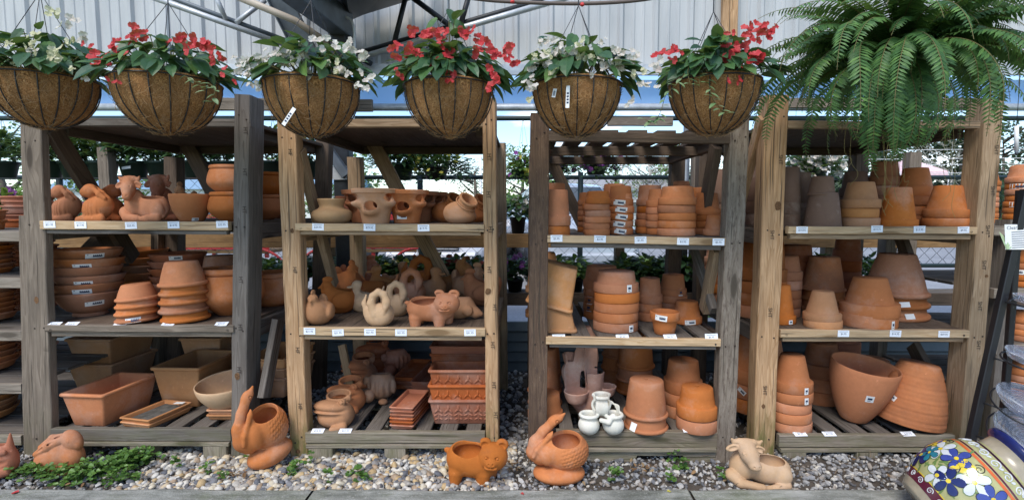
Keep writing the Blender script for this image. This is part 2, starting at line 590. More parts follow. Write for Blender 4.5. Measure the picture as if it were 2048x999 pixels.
# ------------------------------------------------------------------ the shed behind: metal wall, header, trusses, columns
def mat_metal_wall():
    t = NT('painted_steel_sheet')
    v = t.coord('Object', (6, 6, .8))
    a = t.noise(v, 1.4, 6, .65)
    c = t.ramp(a, [(.3, (.37, .385, .39)), (.7, (.49, .50, .50))])
    v2 = t.coord()
    s = t.noise(v2, 38, 4, .7)
    c = t.mix(t.ramp(s, [(.58, (0, 0, 0)), (.72, (.35, .35, .35))]), c, (.36, .38, .39))
    return t.done(c, .55, .4, .0)
M['sheet'] = mat_metal_wall()
M['galv'] = mat_flat('galvanised_steel', (.46, .48, .50), .45, .5, .35, .2, 14)
M['steel'] = mat_flat('dark_steel', (.018, .02, .023), .5, .4, .2, .35, 12)
M['steel_mid'] = mat_flat('grey_blue_steel', (.11, .13, .15), .5, .4, .2, .25, 9)
M['pipe'] = mat_flat('beige_pvc_pipe', (.42, .36, .29), .5, .4)
M['white'] = mat_flat('white_paint', (.74, .74, .72), .6, .3, 0, .1)
M['black'] = mat_flat('black_metal', (.012, .012, .014), .4, .5)
M['greenpost'] = mat_flat('green_black_coating', (.02, .035, .035), .45, .4)
M['red'] = mat_flat('red_paint', (.55, .045, .04), .45, .4)

WY = 4.75
zb = at(1300, 133, WY)[2]
mb = MB()
x = -5.6
prof = []
while x < 5.6:                                    # ribbed sheet: a tall rib every 0.30 m and two shallow ones between
    prof += [(x, 0), (x+.018, -.028), (x+.045, -.028), (x+.063, 0), (x+.125, 0), (x+.133, -.007), (x+.15, -.007), (x+.158, 0), (x+.21, 0), (x+.218, -.007), (x+.235, -.007), (x+.243, 0)]
    x += .305
vs = [(a, WY+b, zb) for a, b in prof]+[(a, WY+b, 4.3) for a, b in prof]
n = len(prof)
mb.add(vs, [[i, i+1, n+i+1, n+i] for i in range(n-1)])
tag(mb.make('metal_wall', M['sheet'], 'pale grey ribbed metal wall hanging high behind the flower baskets', 'wall'), kind='thing')
t = thing('header_beam', 'white painted metal beam along the foot of the ribbed wall', 'beam', (0, WY, zb-.1))
z0, z1 = at(1300, 158, WY)[2], zb
mb = MB()
mb.board((-5.6, WY-.05, (z0+z1)/2+.01), (5.6, WY-.05, (z0+z1)/2+.01), z1-z0-.02, .06, (0, 0, 1), .004, 0, 0)
mb.build('face_board', M['galv'], t)
mb = MB()
mb.board((-5.6, WY-.085, z0+.035), (5.6, WY-.085, z0+.035), .05, .012, (0, 0, 1), .003, 0, 0)
mb.build('flange', M['galv'], t)
# blue vinyl band between the header and the pipe rail
tv = NT('blue_vinyl')
vn = tv.noise(tv.coord('Object', (1, 1, 1)), .8, 3)
cc = tv.ramp(vn, [(.3, (.48, .70, .94)), (.7, (.62, .80, .96))])
tv.done(cc, .35, .4)
tr = tv.n('BsdfTranslucent')
tv.l(cc, tr.inputs['Color'])
ms = tv.n('MixShader')
ms.inputs[0].default_value = .65
tv.l(tv.b.outputs[0], ms.inputs[1])
tv.l(tr.outputs[0], ms.inputs[2])
tv.l(ms.outputs[0], tv.t.nodes['Material Output'].inputs['Surface'])
za, zc = at(1300, 160, WY+.05)[2], at(1300, 208, WY+.05)[2]
mb = MB()
mb.board((-5.6, WY+.06, (za+zc)/2), (5.6, WY+.06, (za+zc)/2), za-zc, .003, (0, 0, 1), .0005, 0, .002)
mb.make('vinyl_screen', tv.m, 'light blue vinyl screen strip stretched below the white beam', 'screen')
mb = MB()
zp = at(1150, 215, WY)[2]
mb.tube([(-5.6, WY, zp), (5.6, WY, zp)], .032, 12)
mb.make('pipe_rail', M['galv'], 'grey steel pipe rail along the bottom of the blue screen', 'rail')
mb = MB()
pa, pb = at(395, 208, WY-.15), at(745, 212, WY-.15)
mb.board(pa, pb, .10, .04, (0, 0, 1))
mb.make('cross_board', M['greybrown'], 'brown wooden board across the sky gap behind the pine rack', 'board')
mb = MB()
pa, pb = at(1215, 244, WY-.2), at(1345, 244, WY-.2)
mb.board(pa, pb, .07, .04, (0, 0, 1))
mb.make('cross_board', M['greybrown'], 'short grey board across the sky gap above the slatted rack top', 'board')
mb = MB()
pa, pb = at(1575, 207, WY-.2), at(1975, 207, WY-.2)
mb.board(pa, pb, .08, .04, (0, 0, 1))
mb.make('cross_board', M['greybrown'], 'brown board across the sky gap behind the fern', 'board')

def tubes_thing(name, label, cat, segs, m, n=8):
    mb = MB()
    for pts, r in segs:
        mb.tube(pts, r, n)
    return mb.make(name, m, label, cat)
# left truss: two chords and its web members
t = thing('roof_truss', 'steel tube truss sloping down above the left flower baskets', 'truss', at(430, 40, 4.2))
A, B = at(285, -12, 4.0), at(575, 92, 4.4)
mb = MB(); mb.tube([A, B], .022, 10); mb.build('chord', M['galv'], t)
mb = MB(); mb.tube([A+Vector((0, .05, .055)), B+Vector((0, .05, .045))], .018, 10); mb.build('chord', M['steel_mid'], t)
for (u0, v0, u1, v1, y0, y1) in [(430, -10, 452, 40, 4.15, 4.22), (530, 2, 472, 46, 4.4, 4.25)]:
    mb = MB(); mb.tube([at(u0, v0, y0), at(u1, v1, y1)], .019, 8); mb.build('web_member', M['galv'], t)
mb = MB()
mb.tube([at(470, -8, 4.1), at(590, 42, 4.25), at(672, 98, 4.45)], .027, 12)
mb.make('diagonal_pipe', M['pipe'], 'beige plastic pipe running diagonally past the steel truss', 'pipe')
t = thing('steel_brace', 'wide grey steel channel leaning up beside the beige pipe', 'brace', at(575, 60, 4.5))
mb = MB()
mb.board(at(618, 118, 4.58), at(545, -30, 4.4), .19, .012, (1, 0, 0), .002, 0, 0)
mb.build('web', M['steel_mid'], t)
for dx in (-.095, .095):
    mb = MB()
    mb.board(at(618, 118, 4.55)+Vector((dx, 0, 0)), at(545, -30, 4.37)+Vector((dx, 0, 0)), .06, .01, (0, 1, 0), .002, 0, 0)
    mb.build('flange', M['steel_mid'], t)
mb = MB()
mb.board(at(570, -40, 3.5), at(688, 52, 4.45), .20, .15, (0, 0, 1), .006, 0, 0)
mb.make('box_beam', M['steel_mid'], 'heavy grey steel box beam running back to the column head', 'beam')
mb = MB()
mb.add([at(700, 42, 4.62), at(728, 30, 4.62), at(845, -6, 4.62), at(845, -80, 4.62), at(560, -80, 4.62),
        at(690, 6, 3.6)+Vector((0, 0, .12)), at(860, -60, 3.6)+Vector((0, 0, .12)), at(560, -120, 3.6)], [[0, 1, 2, 6, 5], [4, 0, 5, 7], [2, 3, 6]])
b0 = len(mb.v)
mb.add([Vector(p)+Vector((0, 0, .03)) for p in mb.v[:8]], [[5, 6, 2, 1, 0], [7, 5, 0, 4], [6, 3, 2]])
mb.make('roof_panel', M['black'], 'dark underside of the roof panel over the column head', 'roof panel')
# right truss
t = thing('roof_truss', 'black steel truss slanting up to the top edge over red flowers', 'truss', at(900, 60, 4.4))
A, B = at(700, 122, 4.6), at(1180, -18, 4.2)
mb = MB(); mb.tube([A, B], .024, 10); mb.build('chord', M['galv'], t)
mb = MB(); mb.tube([A+Vector((0, .05, .06)), B+Vector((0, .05, .05))], .022, 10); mb.build('chord', M['steel'], t)
for (u0, v0, u1, v1, y0, y1) in [(812, -8, 786, 96, 4.5, 4.52), (822, -6, 908, 58, 4.45, 4.42), (938, -8, 920, 54, 4.4, 4.42), (742, 128, 705, 110, 4.55, 4.6)]:
    mb = MB(); mb.tube([at(u0, v0, y0), at(u1, v1, y1)], .022, 8); mb.build('web_member', M['steel'], t)
mb = MB()
mb.tube(spline([at(905, -8, 3.2), at(1000, 3, 3.2), at(1150, 8, 3.2), at(1270, 2, 3.2), at(1360, -14, 3.2)]), .011, 10)
ln = mb.make('overhead_hose', mat_flat('brown_hose', (.13, .10, .085), .5), 'thin brown hose curving along the top edge above the baskets', 'hose')
for (u, v, yy) in [(1025, 4, 3.19), (1164, 10, 3.19)]:
    mb = MB()
    c0 = at(u, v, yy)
    mb.lathe(spline([(.0005, -.013), (.011, -.007), (.0125, .002), (.006, .011), (.0005, .013)], 4), 14, Matrix.Translation(c0+Vector((0, -.012, -.004))))
    mb.make('red_bulb', M['red'], 'small red bulb on the brown hose %s' % ('by the black truss end' if u < 1100 else 'straight above a white flower basket'), 'bulb')

# columns
t = thing('steel_column', 'black steel column with a bolted bracket behind the pine rack', 'column', at(690, 500, 4.42))
cx = at(689, 400, 4.42)[0]
mb = MB(); mb.board((cx, 4.42, -.02), (cx, 4.42, 3.9), .13, .13, (1, 0, 0), .008, 0, 0); mb.build('shaft', M['steel'], t)
mb = MB(); mb.box((cx-.01, 4.345, at(689, 346, 4.34)[2]), (.12, .012, .11)); mb.build('bracket_plate', M['galv'], t)
mb = MB(); mb.board(at(640, 275, 4.33), at(694, 352, 4.33), .07, .09, (1, 0, 0), .004, 0, 0); mb.build('knee_brace', M['steel_mid'], t)
mb = MB(); mb.board(at(679, 64, 4.60)-Vector((0, 0, .35)), at(679, 64, 4.60), .16, .05, (1, 0, 0)); mb.build('timber_packer', M['brownboard'], t)
mb = MB(); mb.tube(spline([at(683, 30, 4.3), at(706, 50, 4.3), at(709, 120, 4.3), at(706, 260, 4.3)]), .012, 8); mb.build('conduit', M['galv'], t)
mb = MB()
mb.board(at(1457, 132, 4.68), at(1460, -40, 4.68), .135, .04, (1, 0, 0))
mb.make('wood_column', M['pine'], 'tan timber column rising to the top edge behind a red flower basket', 'column')

# low ribbed siding behind the racks
mb = MB()
zt = .42
ys = 4.34
for k in range(5):
    za, zb2 = zt-k*.085, zt-(k+1)*.085
    mb.add([(-5, ys, za), (5, ys, za), (5, ys-.022, zb2+.012), (-5, ys-.022, zb2+.012), (5, ys-.004, zb2), (-5, ys-.004, zb2)], [[3, 2, 1, 0], [5, 4, 2, 3]])
mb.add([(-5, ys, zt), (5, ys, zt), (5, ys+.03, zt), (-5, ys+.03, zt), (5, ys+.03, -.02), (-5, ys+.03, -.02)], [[0, 1, 2, 3], [3, 2, 4, 5]])
mb.make('siding_wall', mat_flat('grey_green_siding', (.075, .095, .105), .5, .4, .1), 'low grey-green lapped siding wall behind the racks', 'wall')

# plant bench behind (two tiers)
bz1 = at(1030, 468, 4.46)[2]
bz0 = at(1030, 586, 4.46)[2]
t = thing('plant_bench', 'long two-tier timber plant bench behind the racks', 'bench', (0, 4.7, 0))
for z, w, mm in ((bz1, .115, 'brownboard'), (bz0, .105, 'dark')):
    mb = MB()
    mb.board((-4.6, 4.46, z-w/2), (4.6, 4.46, z-w/2), w, .035, (0, 0, 1))
    mb.build('edge_board', M[mm], t)
    mb = MB()
    for k in range(2):
        yy = 4.54+k*.12
        mb.board((-4.6, yy, z-.012), (4.6, yy, z-.012), .10, .022, (0, 1, 0))
    mb.build('bench_top', M['slat'], t)
for u in (212, 640, 1250, 1693, 1825):
    pt = on(u, 420, CAM_H) if False else at(u, 420, 4.50)
    mb = MB()
    mb.board((pt[0], 4.76, -.02), (pt[0], 4.76, bz1-.03), .085, .085, (1, 0, 0))
    mb.build('bench_leg', M['greybrown'], t)
for u, vt, w in ((212, 296, .09), (1825, 305, .10)):
    q = at(u, vt, 4.42)
    mb = MB()
    mb.board((q[0], 4.42, .4), (q[0], 4.42, q[2]), w, .09, (1, 0, 0))
    mb.make('stub_post', M['greybrown'], 'short grey %s stub post standing at the %s' % (('timber', 'plant bench behind the terracotta calf') if u < 900 else ('timber', 'bench below the fern')), 'post')
for u, vt, w, mm, lab in ((1375, 215, .03, 'galv', 'slim green-grey steel pipe post behind the slatted rack'),):
    q = at(u, vt, 4.6)
    mb = MB()
    mb.tube([(q[0], 4.6, 0), (q[0], 4.6, q[2])], w, 10)
    mb.make('pipe_post', M['steel_mid'], lab, 'post')
q = at(1404, 200, 4.55)
mb = MB(); mb.board((q[0], 4.60, 0), (q[0], 4.60, q[2]), .11, .09, (1, 0, 0))
mb.make('timber_post', M['greybrown'], 'brown square timber post beside the steel pipe post', 'post')

# ------------------------------------------------------------------ chain link fence
FY = 5.25
ft, fb = at(1100, 355, FY)[2], at(1100, 531, FY)[2]
t = thing('chain_link_fence', 'black chain link fence with top rail beyond the plant bench', 'fence', (0, FY, 0))
for z in (ft, fb):
    mb = MB(); mb.tube([(-6, FY, z), (6, FY, z)], .021, 8); mb.build('rail', M['greenpost'], t)
for x in (-4.6, -2.35, at(840, 360, FY)[0], at(1060, 360, FY)[0]+.5, 2.2, 4.4):
    mb = MB(); mb.tube([(x, FY, -.02), (x, FY, ft+.05)], .028, 10); mb.build('fence_post', M['greenpost'], t)
mb = MB()
pit, zz = .062, .062
nz = int((ft-fb)/zz*1)
x = -5.9
k = 0
while x < 5.9:
    pts = []
    for j in range(nz+1):
        s = 1 if (j+k) % 2 else -1
        pts.append((x+s*pit/2, FY+.003*s, fb+(ft-fb)*j/nz))
    mb.tube(pts, .0026, 3, 0, False)
    x += pit
    k += 1
mb.build('mesh', M['greenpost'], t)
# pipe that carries the hanging pots
hz = at(1030, 237, 4.65)[2]
mb = MB()
mb.tube([(-5, 4.65, hz), (5, 4.65, hz)], .022, 10)
mb.make('hanging_rail', M['greenpost'], 'dark green pipe rail carrying the hanging pots behind the racks', 'rail')

# ------------------------------------------------------------------ lettering
_txt = {}
def text_geo(s):
    """flat letters of height about 1, centred, as (verts, faces)"""
    if s not in _txt:
        cu = bpy.data.curves.new('txt', 'FONT')
        cu.body = s
        cu.size = 1.0
        cu.align_x, cu.align_y = 'CENTER', 'CENTER'
        cu.resolution_u = 2
        o = bpy.data.objects.new('txt', cu)
        COL.objects.link(o)
        dg = bpy.context.evaluated_depsgraph_get()
        me = bpy.data.meshes.new_from_object(o.evaluated_get(dg))
        _txt[s] = ([v.co.copy() for v in me.vertices], [list(p.vertices) for p in me.polygons])
        bpy.data.objects.remove(o)
        bpy.data.meshes.remove(me)
        bpy.data.curves.remove(cu)
    return _txt[s]
def put_text(mb, s, origin, ux, uy, size, mi=0):
    vs, fs = text_geo(s)
    ux, uy = Vector(ux).normalized(), Vector(uy).normalized()
    mb.add([Vector(origin)+ux*v[0]*size+uy*v[1]*size for v in vs], fs, None, mi)
M['paper'] = mat_flat('label_paper', (.80, .83, .88), .55, .3, 0, .03)
M['ink'] = mat_flat('label_ink', (.03, .045, .09), .6, .2, 0, .05)
M['stamp'] = mat_flat('stamp_ink', (.055, .042, .035), .8, .1, 0, .2)

def price_label(parent, c, text, w=.062, h=.036, lie=0.0, roll=0.0):
    """a price card; lie 0 stands on the front edge, 1 lies flat on the ledge"""
    c = Vector(c)
    a = R(80)*lie
    ux = Vector((math.cos(roll), 0, math.sin(roll)))
    uy = Vector((-math.sin(roll), math.sin(a), math.cos(a)*math.cos(roll)))
    uy = (uy-ux*uy.dot(ux)).normalized()
    n = ux.cross(uy)                                  # towards the viewer
    mb = MB()
    mb.board(c-uy*h/2, c+uy*h/2, w, .0012, ux, .0002, 0, 0, 1)
    put_text(mb, text, c+n*.0012-uy*h*.05, ux, uy, h*.40, 1)
    mb.board(c+n*.0009-ux*w*.36+uy*h*.3, c+n*.0009+ux*w*.36+uy*h*.3, .0018, .0004, uy, .0001, 1, 0, 1)
    return mb.build('price_label', [M['paper'], M['ink']], parent)

def stamp(parent, p, txt, size=.055):
    mb = MB()
    put_text(mb, txt, p, (0, 0, -1), (1, 0, 0), size, 0)
    # double bar beside the letters, as on treated timber
    return mb.build('grade_stamp', M['stamp'], parent)

DEP = 1.13
RACKS = {}
def rack(key, label, Yf, posts, mats, shelves, top, base, braces, backmat, rails=True):
    t = thing('shelving_rack', label, 'rack', (at(posts[0][0], 900, Yf)[0]*.5+at(posts[1][0], 900, Yf)[0]*.5, Yf+DEP/2, 0), 'wooden racks stacked with terracotta')
    Yb = Yf+DEP
    info = {'t': t, 'Yf': Yf, 'Yb': Yb, 'z': []}
    XS = []
    for i, (ut, ub, vt, w, d) in enumerate(posts):
        p1, p0 = at(ut, vt, Yf), at(ub, 912, Yf)
        d0 = (p0-p1)/(p0[2]-p1[2])
        p0 = p1+d0*(-.03-p1[2])
        wm = w/ppm(Yf, 1.2)
        mb = MB()
        mb.board(p0+Vector((0, d/2, 0)), p1+Vector((0, d/2, 0)), wm, d, (1, 0, 0), .004, 0, .002)
        for vn in [sh['v'][i]+12 for sh in shelves]+[vt+46, 880]:            # nail heads where the rails are fixed
            for dx in (-.22, .24):
                q = at(1000, vn+random.uniform(-7, 7), Yf)
                f = (q[2]-p0[2])/(p1[2]-p0[2])
                c0 = p0.lerp(p1, f)+Vector((wm*(dx+random.uniform(-.08, .08)), -.0025, 0))
                mb.lathe([(.0002, 0), (.0042, 0), (.0046, .002), (.0046, .006)], 8, Matrix.Translation(c0) @ Matrix.Rotation(-PI/2, 4, 'X'), 1)
        po = mb.build('post', [M[mats[i]], M['stamp']], t)
        XS.append((p0, p1, wm, po))
        # back post straight behind
        mb = MB()
        mb.board((p0[0], Yb, -.03), (p1[0], Yb, p1[2]-.10), .095, .10, (1, 0, 0), .004, 0, .002)
        mb.build('post', M[backmat], t)
    info['posts'] = XS
    def xl(z): return XS[0][0][0]+(XS[0][1][0]-XS[0][0][0])*(z/XS[0][1][2])
    def xr(z): return XS[1][0][0]+(XS[1][1][0]-XS[1][0][0])*(z/XS[1][1][2])
    for sh in shelves:
        a, b = at(sh['u'][0], sh['v'][0], Yf-.012), at(sh['u'][1], sh['v'][1], Yf-.012)
        z = (a[2]+b[2])/2
        info['z'].append(z)
        lip = sh['lip']/ppm(Yf, z)
        mb = MB()
        L, Rr = xl(z), xr(z)
        if sh['deck'] == 'ply':
            mb.board(((L+Rr)/2, Yf+.03, z-.013), ((L+Rr)/2, Yb-.04, z-.013), Rr-L-.03, .018, (1, 0, 0), .001, 0, 0, 4)
        else:
            n = 7
            ww = (Rr-L-.06)/n
            for k in range(n):
                xx = L+.03+ww*(k+.5)
                mb.board((xx, Yf+.03, z-.013+random.uniform(-.001, .001)), (xx, Yb-.04, z-.013), ww*.74, .018, (1, 0, 0), .002)
        so = mb.build('shelf', M['deck'] if sh['deck'] == 'ply' else M['slat'], t)
        mb = MB()
        dn = Vector((0, 0, lip/2))
        mb.board(a-dn+Vector((0, .018, 0)), b-dn+Vector((0, .018, 0)), lip, .036, (0, 0, 1), .003, 0, .001)
        mb.build('front_lip', M[sh['mat']], so)
        for (fx, fz) in ((.03, -.012), (.97, -.012)):
            q = a.lerp(b, fx)
            m2 = MB()
            m2.lathe([(.0002, 0), (.0045, 0), (.0045, .003)], 10, Matrix.Translation(q+Vector((0, .0005, fz-lip*.35))) @ Matrix.Rotation(PI/2, 4, 'X'))
            m2.build('screw', M['black'], so)
        ud = sh['under']/ppm(Yf, z)
        dz = Vector((0, .034, -lip-ud/2-.002))
        mb = MB()
        mb.board(a+dz+Vector((.02, 0, 0)), b+dz+Vector((-.02, 0, 0)), ud, .036, (0, 0, 1), .003)
        mb.build('shelf_bearer', M[sh.get('umat', 'greybrown')], so)
        for p in (L-.005, Rr+.005):
            mb = MB()
            mb.board((p, Yf+.13, z-.06), (p, Yb-.05, z-.06), .085, .036, (0, 0, 1))
            mb.build('side_rail', M[sh.get('rail', 'greybrown')], so)
        mb = MB()
        mb.board((L+.06, Yb-.066, z-.065), (Rr-.06, Yb-.066, z-.065), .085, .03, (0, 0, 1))
        mb.build('back_rail', M['dark'], so)
        for (u, v, tx, lie) in sh['prices']:
            q = at(u, v, Yf-.0145)
            if lie:
                q = Vector((q[0], Yf+.004, z+.004+.0))
                price_label(so, q, tx, .068, .034, lie, random.uniform(-.05, .05))
            else:
                price_label(so, q, tx, .062, .036, 0, random.uniform(-.04, .04))
    # top deck
    if top:
        a, b = at(top['u'][0], top['v'][0], Yf), at(top['u'][1], top['v'][1], Yf)
        z = (a[2]+b[2])/2
        h = top['h']/ppm(Yf, z)
        mb = MB()
        dn = Vector((0, .02, h/2))
        mb.board(a-dn+Vector((0, .04, 0)), b-dn+Vector((0, .04, 0)), h, .038, (0, 0, 1))
        mb.build('top_beam', M[top['mat']], t)
        L, Rr = xl(z), xr(z)
        mb = MB()
        if top['deck'] == 'ply':
            mb.board(((L+Rr)/2, Yf+.05, z-.012), ((L+Rr)/2, Yb+.05, z-.012), Rr-L+.02, .02, (1, 0, 0), .001, 0, 0, 4)
        else:
            for k in range(7):
                xx = L+.06+(Rr-L-.12)*k/6
                mb.board((xx, Yf+.05, z+.008), (xx, Yb+.03, z+.008), (Rr-L)*.098, .02, (1, 0, 0), .002)
        mb.build('top_deck', M['dark'] if top['deck'] == 'ply' else M['dark'], t)
        for yy in ((Yb-.02,) if top['deck'] == 'ply' else (Yf+.45, Yb-.06)):
            mb = MB()
            hb = .05 if top['deck'] == 'ply' else .055
            mb.board((L+.04, yy, z-.022-hb/2), (Rr-.04, yy, z-.022-hb/2), hb, .038, (0, 0, 1))
            mb.build('top_beam', M['dark'], t)
        for p in (L+.06, Rr-.06) if top['deck'] == 'ply' else (L+.06, Rr-.06):
            mb = MB()
            mb.board((p, Yf+.14, z-.047), (p, Yb-.06, z-.047), .05, .036, (0, 0, 1))
            mb.build('side_beam', M['dark'], t)
    # pallet base
    a, b = at(base['u'][0], base['v'][0], Yf+.01), at(base['u'][1], base['v'][1], Yf+.01)
    z = (a[2]+b[2])/2
    info['zb'] = z-.012
    h = base['h']/ppm(Yf, z)
    pl = MB()
    pl.board(a-Vector((0, 0, h/2)), b-Vector((0, 0, h/2)), h, .036, (0, 0, 1))
    rail = pl.build('base_rail', M[base['mat']], t)
    for (u, tx) in base['prices']:
        q = at(u, base['v'][0], Yf+.008)
        price_label(rail, (q[0], Yf+.006, z+.004), tx, .068, .036, .9, random.uniform(-.04, .04))
    L, Rr = a[0], b[0]
    pm = MB()
    n = 7
    ww = (Rr-L)/n
    zs = z-.021
    for k in range(n):
        xx = L+ww*(k+.5)
        pm.board((xx, Yf+.035, zs), (xx, Yb-.02, zs), ww*random.uniform(.58, .72), .018, (1, 0, 0), .002)
    pa = pm.build('pallet_deck', M['slat'], t)
    zz = z-h-.002
    for yy in (Yf+.03, (Yf+Yb)/2, Yb-.06):
        mb = MB()
        mb.board((L+.006, yy, zz-.012), (Rr-.006, yy, zz-.012), .10, .02, (0, 1, 0), .002)
        mb.build('deck_board', M['pallet'], pa)
        if base['kind'] == 'block':
            for fx in (.085, .5, .915):
                xx = L+(Rr-L)*fx
                mb = MB()
                mb.box((xx, yy, (zz-.024)/2-.012), (.13 if fx != .5 else .115, .10, zz-.0), 0, .004)
                mb.build('block', M['pallet'], pa)
    if base['kind'] == 'block':
        mb = MB()
        mb.board((L, Yf+.20, .004), (Rr, Yf+.20, .004), .12, .018, (0, 1, 0), .002)
        mb.build('bottom_board', M['pallet'], pa)
    else:
        # notched stringer board across the front
        z1, z0 = zz-.004, zz-.085
        L2 = L-.02
        w = Rr-L2
        prof = [(0, z0), (.06*w, z0), (.07*w, z0+.0), (.5*w, z0), (.52*w, z0+.034), (.80*w, z0+.034), (.82*w, z0), (w, z0), (w, z1), (0, z1)]
        mb = MB()
        n = len(prof)
        u0 = random.uniform(0, 9)
        vs = [(L2+x, Yf+.004, zq) for x, zq in prof]+[(L2+x, Yf+.042, zq) for x, zq in prof]
        uvs = [[(u0+x, zq) for x, zq in prof], [(u0+x, zq) for x, zq in reversed(prof)]]
        fs = [list(range(n)), list(range(2*n-1, n-1, -1))]
        for i in range(n):
            j = (i+1) % n
            fs.append([j, i, n+i, n+j])
            uvs.append([(u0+prof[j][0], 3), (u0+prof[i][0], 3), (u0+prof[i][0], 3.04), (u0+prof[j][0], 3.04)])
        mb.add(vs, fs, uvs)
        mb.build('stringer', M['pallet'], pa)
    for (p0, p1, w, th, wv, mm) in braces:
        mb = MB()
        mb.board(p0, p1, w, th, wv)
        mb.build('brace', M[mm], t)
    RACKS[key] = info
    return info

sideY = (0, 1, 0)
def side(uf, u0, v0, u1, v1, Yf):
    """two points of the side plane through front-post pixel uf, from where they show in the photo"""
    def one(u, v):
        Y = Yf*(uf-CX)/(u-CX)
        return at(u, v, Y)
    return one(u0, v0), one(u1, v1)

Y1, Y2, Y3, Y4 = 2.80, 2.80, 2.76, 2.83
# 1 the grey rack at the left
b1, b2 = side(80, 104, 258, 168, 360, Y1)
rack('A', 'weathered grey wooden rack holding bowls and trough planters', Y1,
     [(60, 85, 236, 42, .05), (484, 476, 189, 31, .155)], ['greybrown', 'grey'],
     [dict(u=(79, 456), v=(442, 444), lip=17, under=8, deck='ply', mat='pine_lip', umat='grey', rail='grey',
           prices=[(99, 449, '$21.95', 0), (161, 450, '$17.95', 0), (262, 451, '$25.95', 0), (347, 450, '$14.95', 0), (444, 449, '$33.95', 0)]),
      dict(u=(89, 466), v=(650, 651), lip=14, under=10, deck='ply', mat='greybrown', umat='greybrown', rail='grey',
           prices=[(103, 652, '$19.95', .8), (138, 652, '$16.95', .8), (236, 653, '$9.95', .8), (332, 654, '$12.95', .8), (439, 653, '$29.95', .8)])],
     dict(u=(75, 500), v=(236, 238), h=15, mat='grey', deck='ply'),
     dict(u=(107, 464), v=(855, 856), h=24, mat='grey', kind='block', prices=[]),
     [(b1, b2+(b2-b1)*1.9, .095, .04, sideY, 'dark'),
      (at(366, 272, 3.86), at(452, 432, 3.86), .10, .04, (1, 0, .5), 'dark'),
      (at(155, 525, 3.86), at(215, 462, 3.86), .10, .04, (1, 0, .5), 'dark'),
      (at(205, 465, 3.80), at(245, 535, 3.80), .10, .04, (1, 0, .5), 'dark'),
      (at(556, 640, 3.0), at(528, 795, 2.86), .035, .09, (1, 0, 0), 'grey')], 'dark')
# 2 the pale pine rack
p0, p1 = side(590, 600, 300, 668, 570, Y2)
rack('B', 'pale new pine rack of animal planters and strawberry pots', Y2,
     [(572, 598, 236, 37, .085), (977, 985, 196, 26, .15)], ['pine', 'pine'],
     [dict(u=(590, 968), v=(447, 449), lip=15, under=7, deck='ply', mat='pine_lip', umat='pine_old', rail='pine_old',
           prices=[(636, 454, '$24.95', 0), (739, 455, '$29.95', 0), (847, 456, '$19.95', 0)]),
      dict(u=(598, 970), v=(655, 657), lip=16, under=9, deck='ply', mat='pine_lip', umat='pine_old', rail='pine_old',
           prices=[(619, 662, '$21.95', 0), (676, 665, '$31.95', 0), (740, 664, '$21.95', 0), (802, 665, '$21.95', 0), (940, 665, '$31.95', 0)])],
     dict(u=(590, 968), v=(238, 238), h=16, mat='pine_old', deck='ply'),
     dict(u=(613, 970), v=(862, 862), h=22, mat='pallet', kind='block', prices=[(636, '$18.95'), (691, '$22.95')]),
     [(p0, p1, .07, .04, sideY, 'pine_old'), (at(744, 282, 3.86), at(888, 556, 3.86), .10, .04, (1, 0, .5), 'pine_old'),
      (at(684, 690, 3.6), at(705, 790, 3.5), .05, .04, (1, 0, 0), 'pine_old')], 'pine_old')
# 3 the dark mottled rack
p0, p1 = side(1448, 1432, 292, 1400, 470, Y3)
q0, q1 = side(1448, 1388, 500, 1428, 622, Y3)
r0, r1 = side(1448, 1432, 498, 1408, 620, Y3)
rack('C', 'dark rough weathered rack of small stacked pots with slatted top', Y3,
     [(1080, 1074, 226, 38, .10), (1481, 1450, 230, 38, .085)], ['mottled', 'rough'],
     [dict(u=(1095, 1452), v=(470, 476), lip=15, under=9, deck='slat', mat='pine_lip', umat='grey', rail='grey',
           prices=[(1113, 477, '$3.95', 0), (1200, 478, '$2.95', 0), (1281, 480, '$1.95', 0), (1366, 483, '$3.95', 0), (1437, 484, '$5.95', 0)]),
      dict(u=(1092, 1442), v=(674, 679), lip=15, under=7, deck='slat', mat='pine_lip', umat='grey', rail='dark',
           prices=[(1118, 676, '$24.95', .7), (1246, 679, '$7.95', .7), (1342, 679, '$4.95', .7), (1425, 685, '$6.95', .15)])],
     dict(u=(1098, 1470), v=(262, 268), h=20, mat='dark', deck='slat'),
     dict(u=(1112, 1432), v=(858, 862), h=32, mat='greybrown', kind='string', prices=[(1308, '$12.95'), (1378, '$9.95')]),
     [(at(1092, 300, 3.84), at(1172, 466, 3.84), .08, .04, (1, 0, .5), 'dark'), (p0, p1, .10, .04, sideY, 'dark'),
      (q0, q1, .05, .04, sideY, 'grey'), (r0, r1, .08, .04, sideY, 'pine_old')], 'dark')
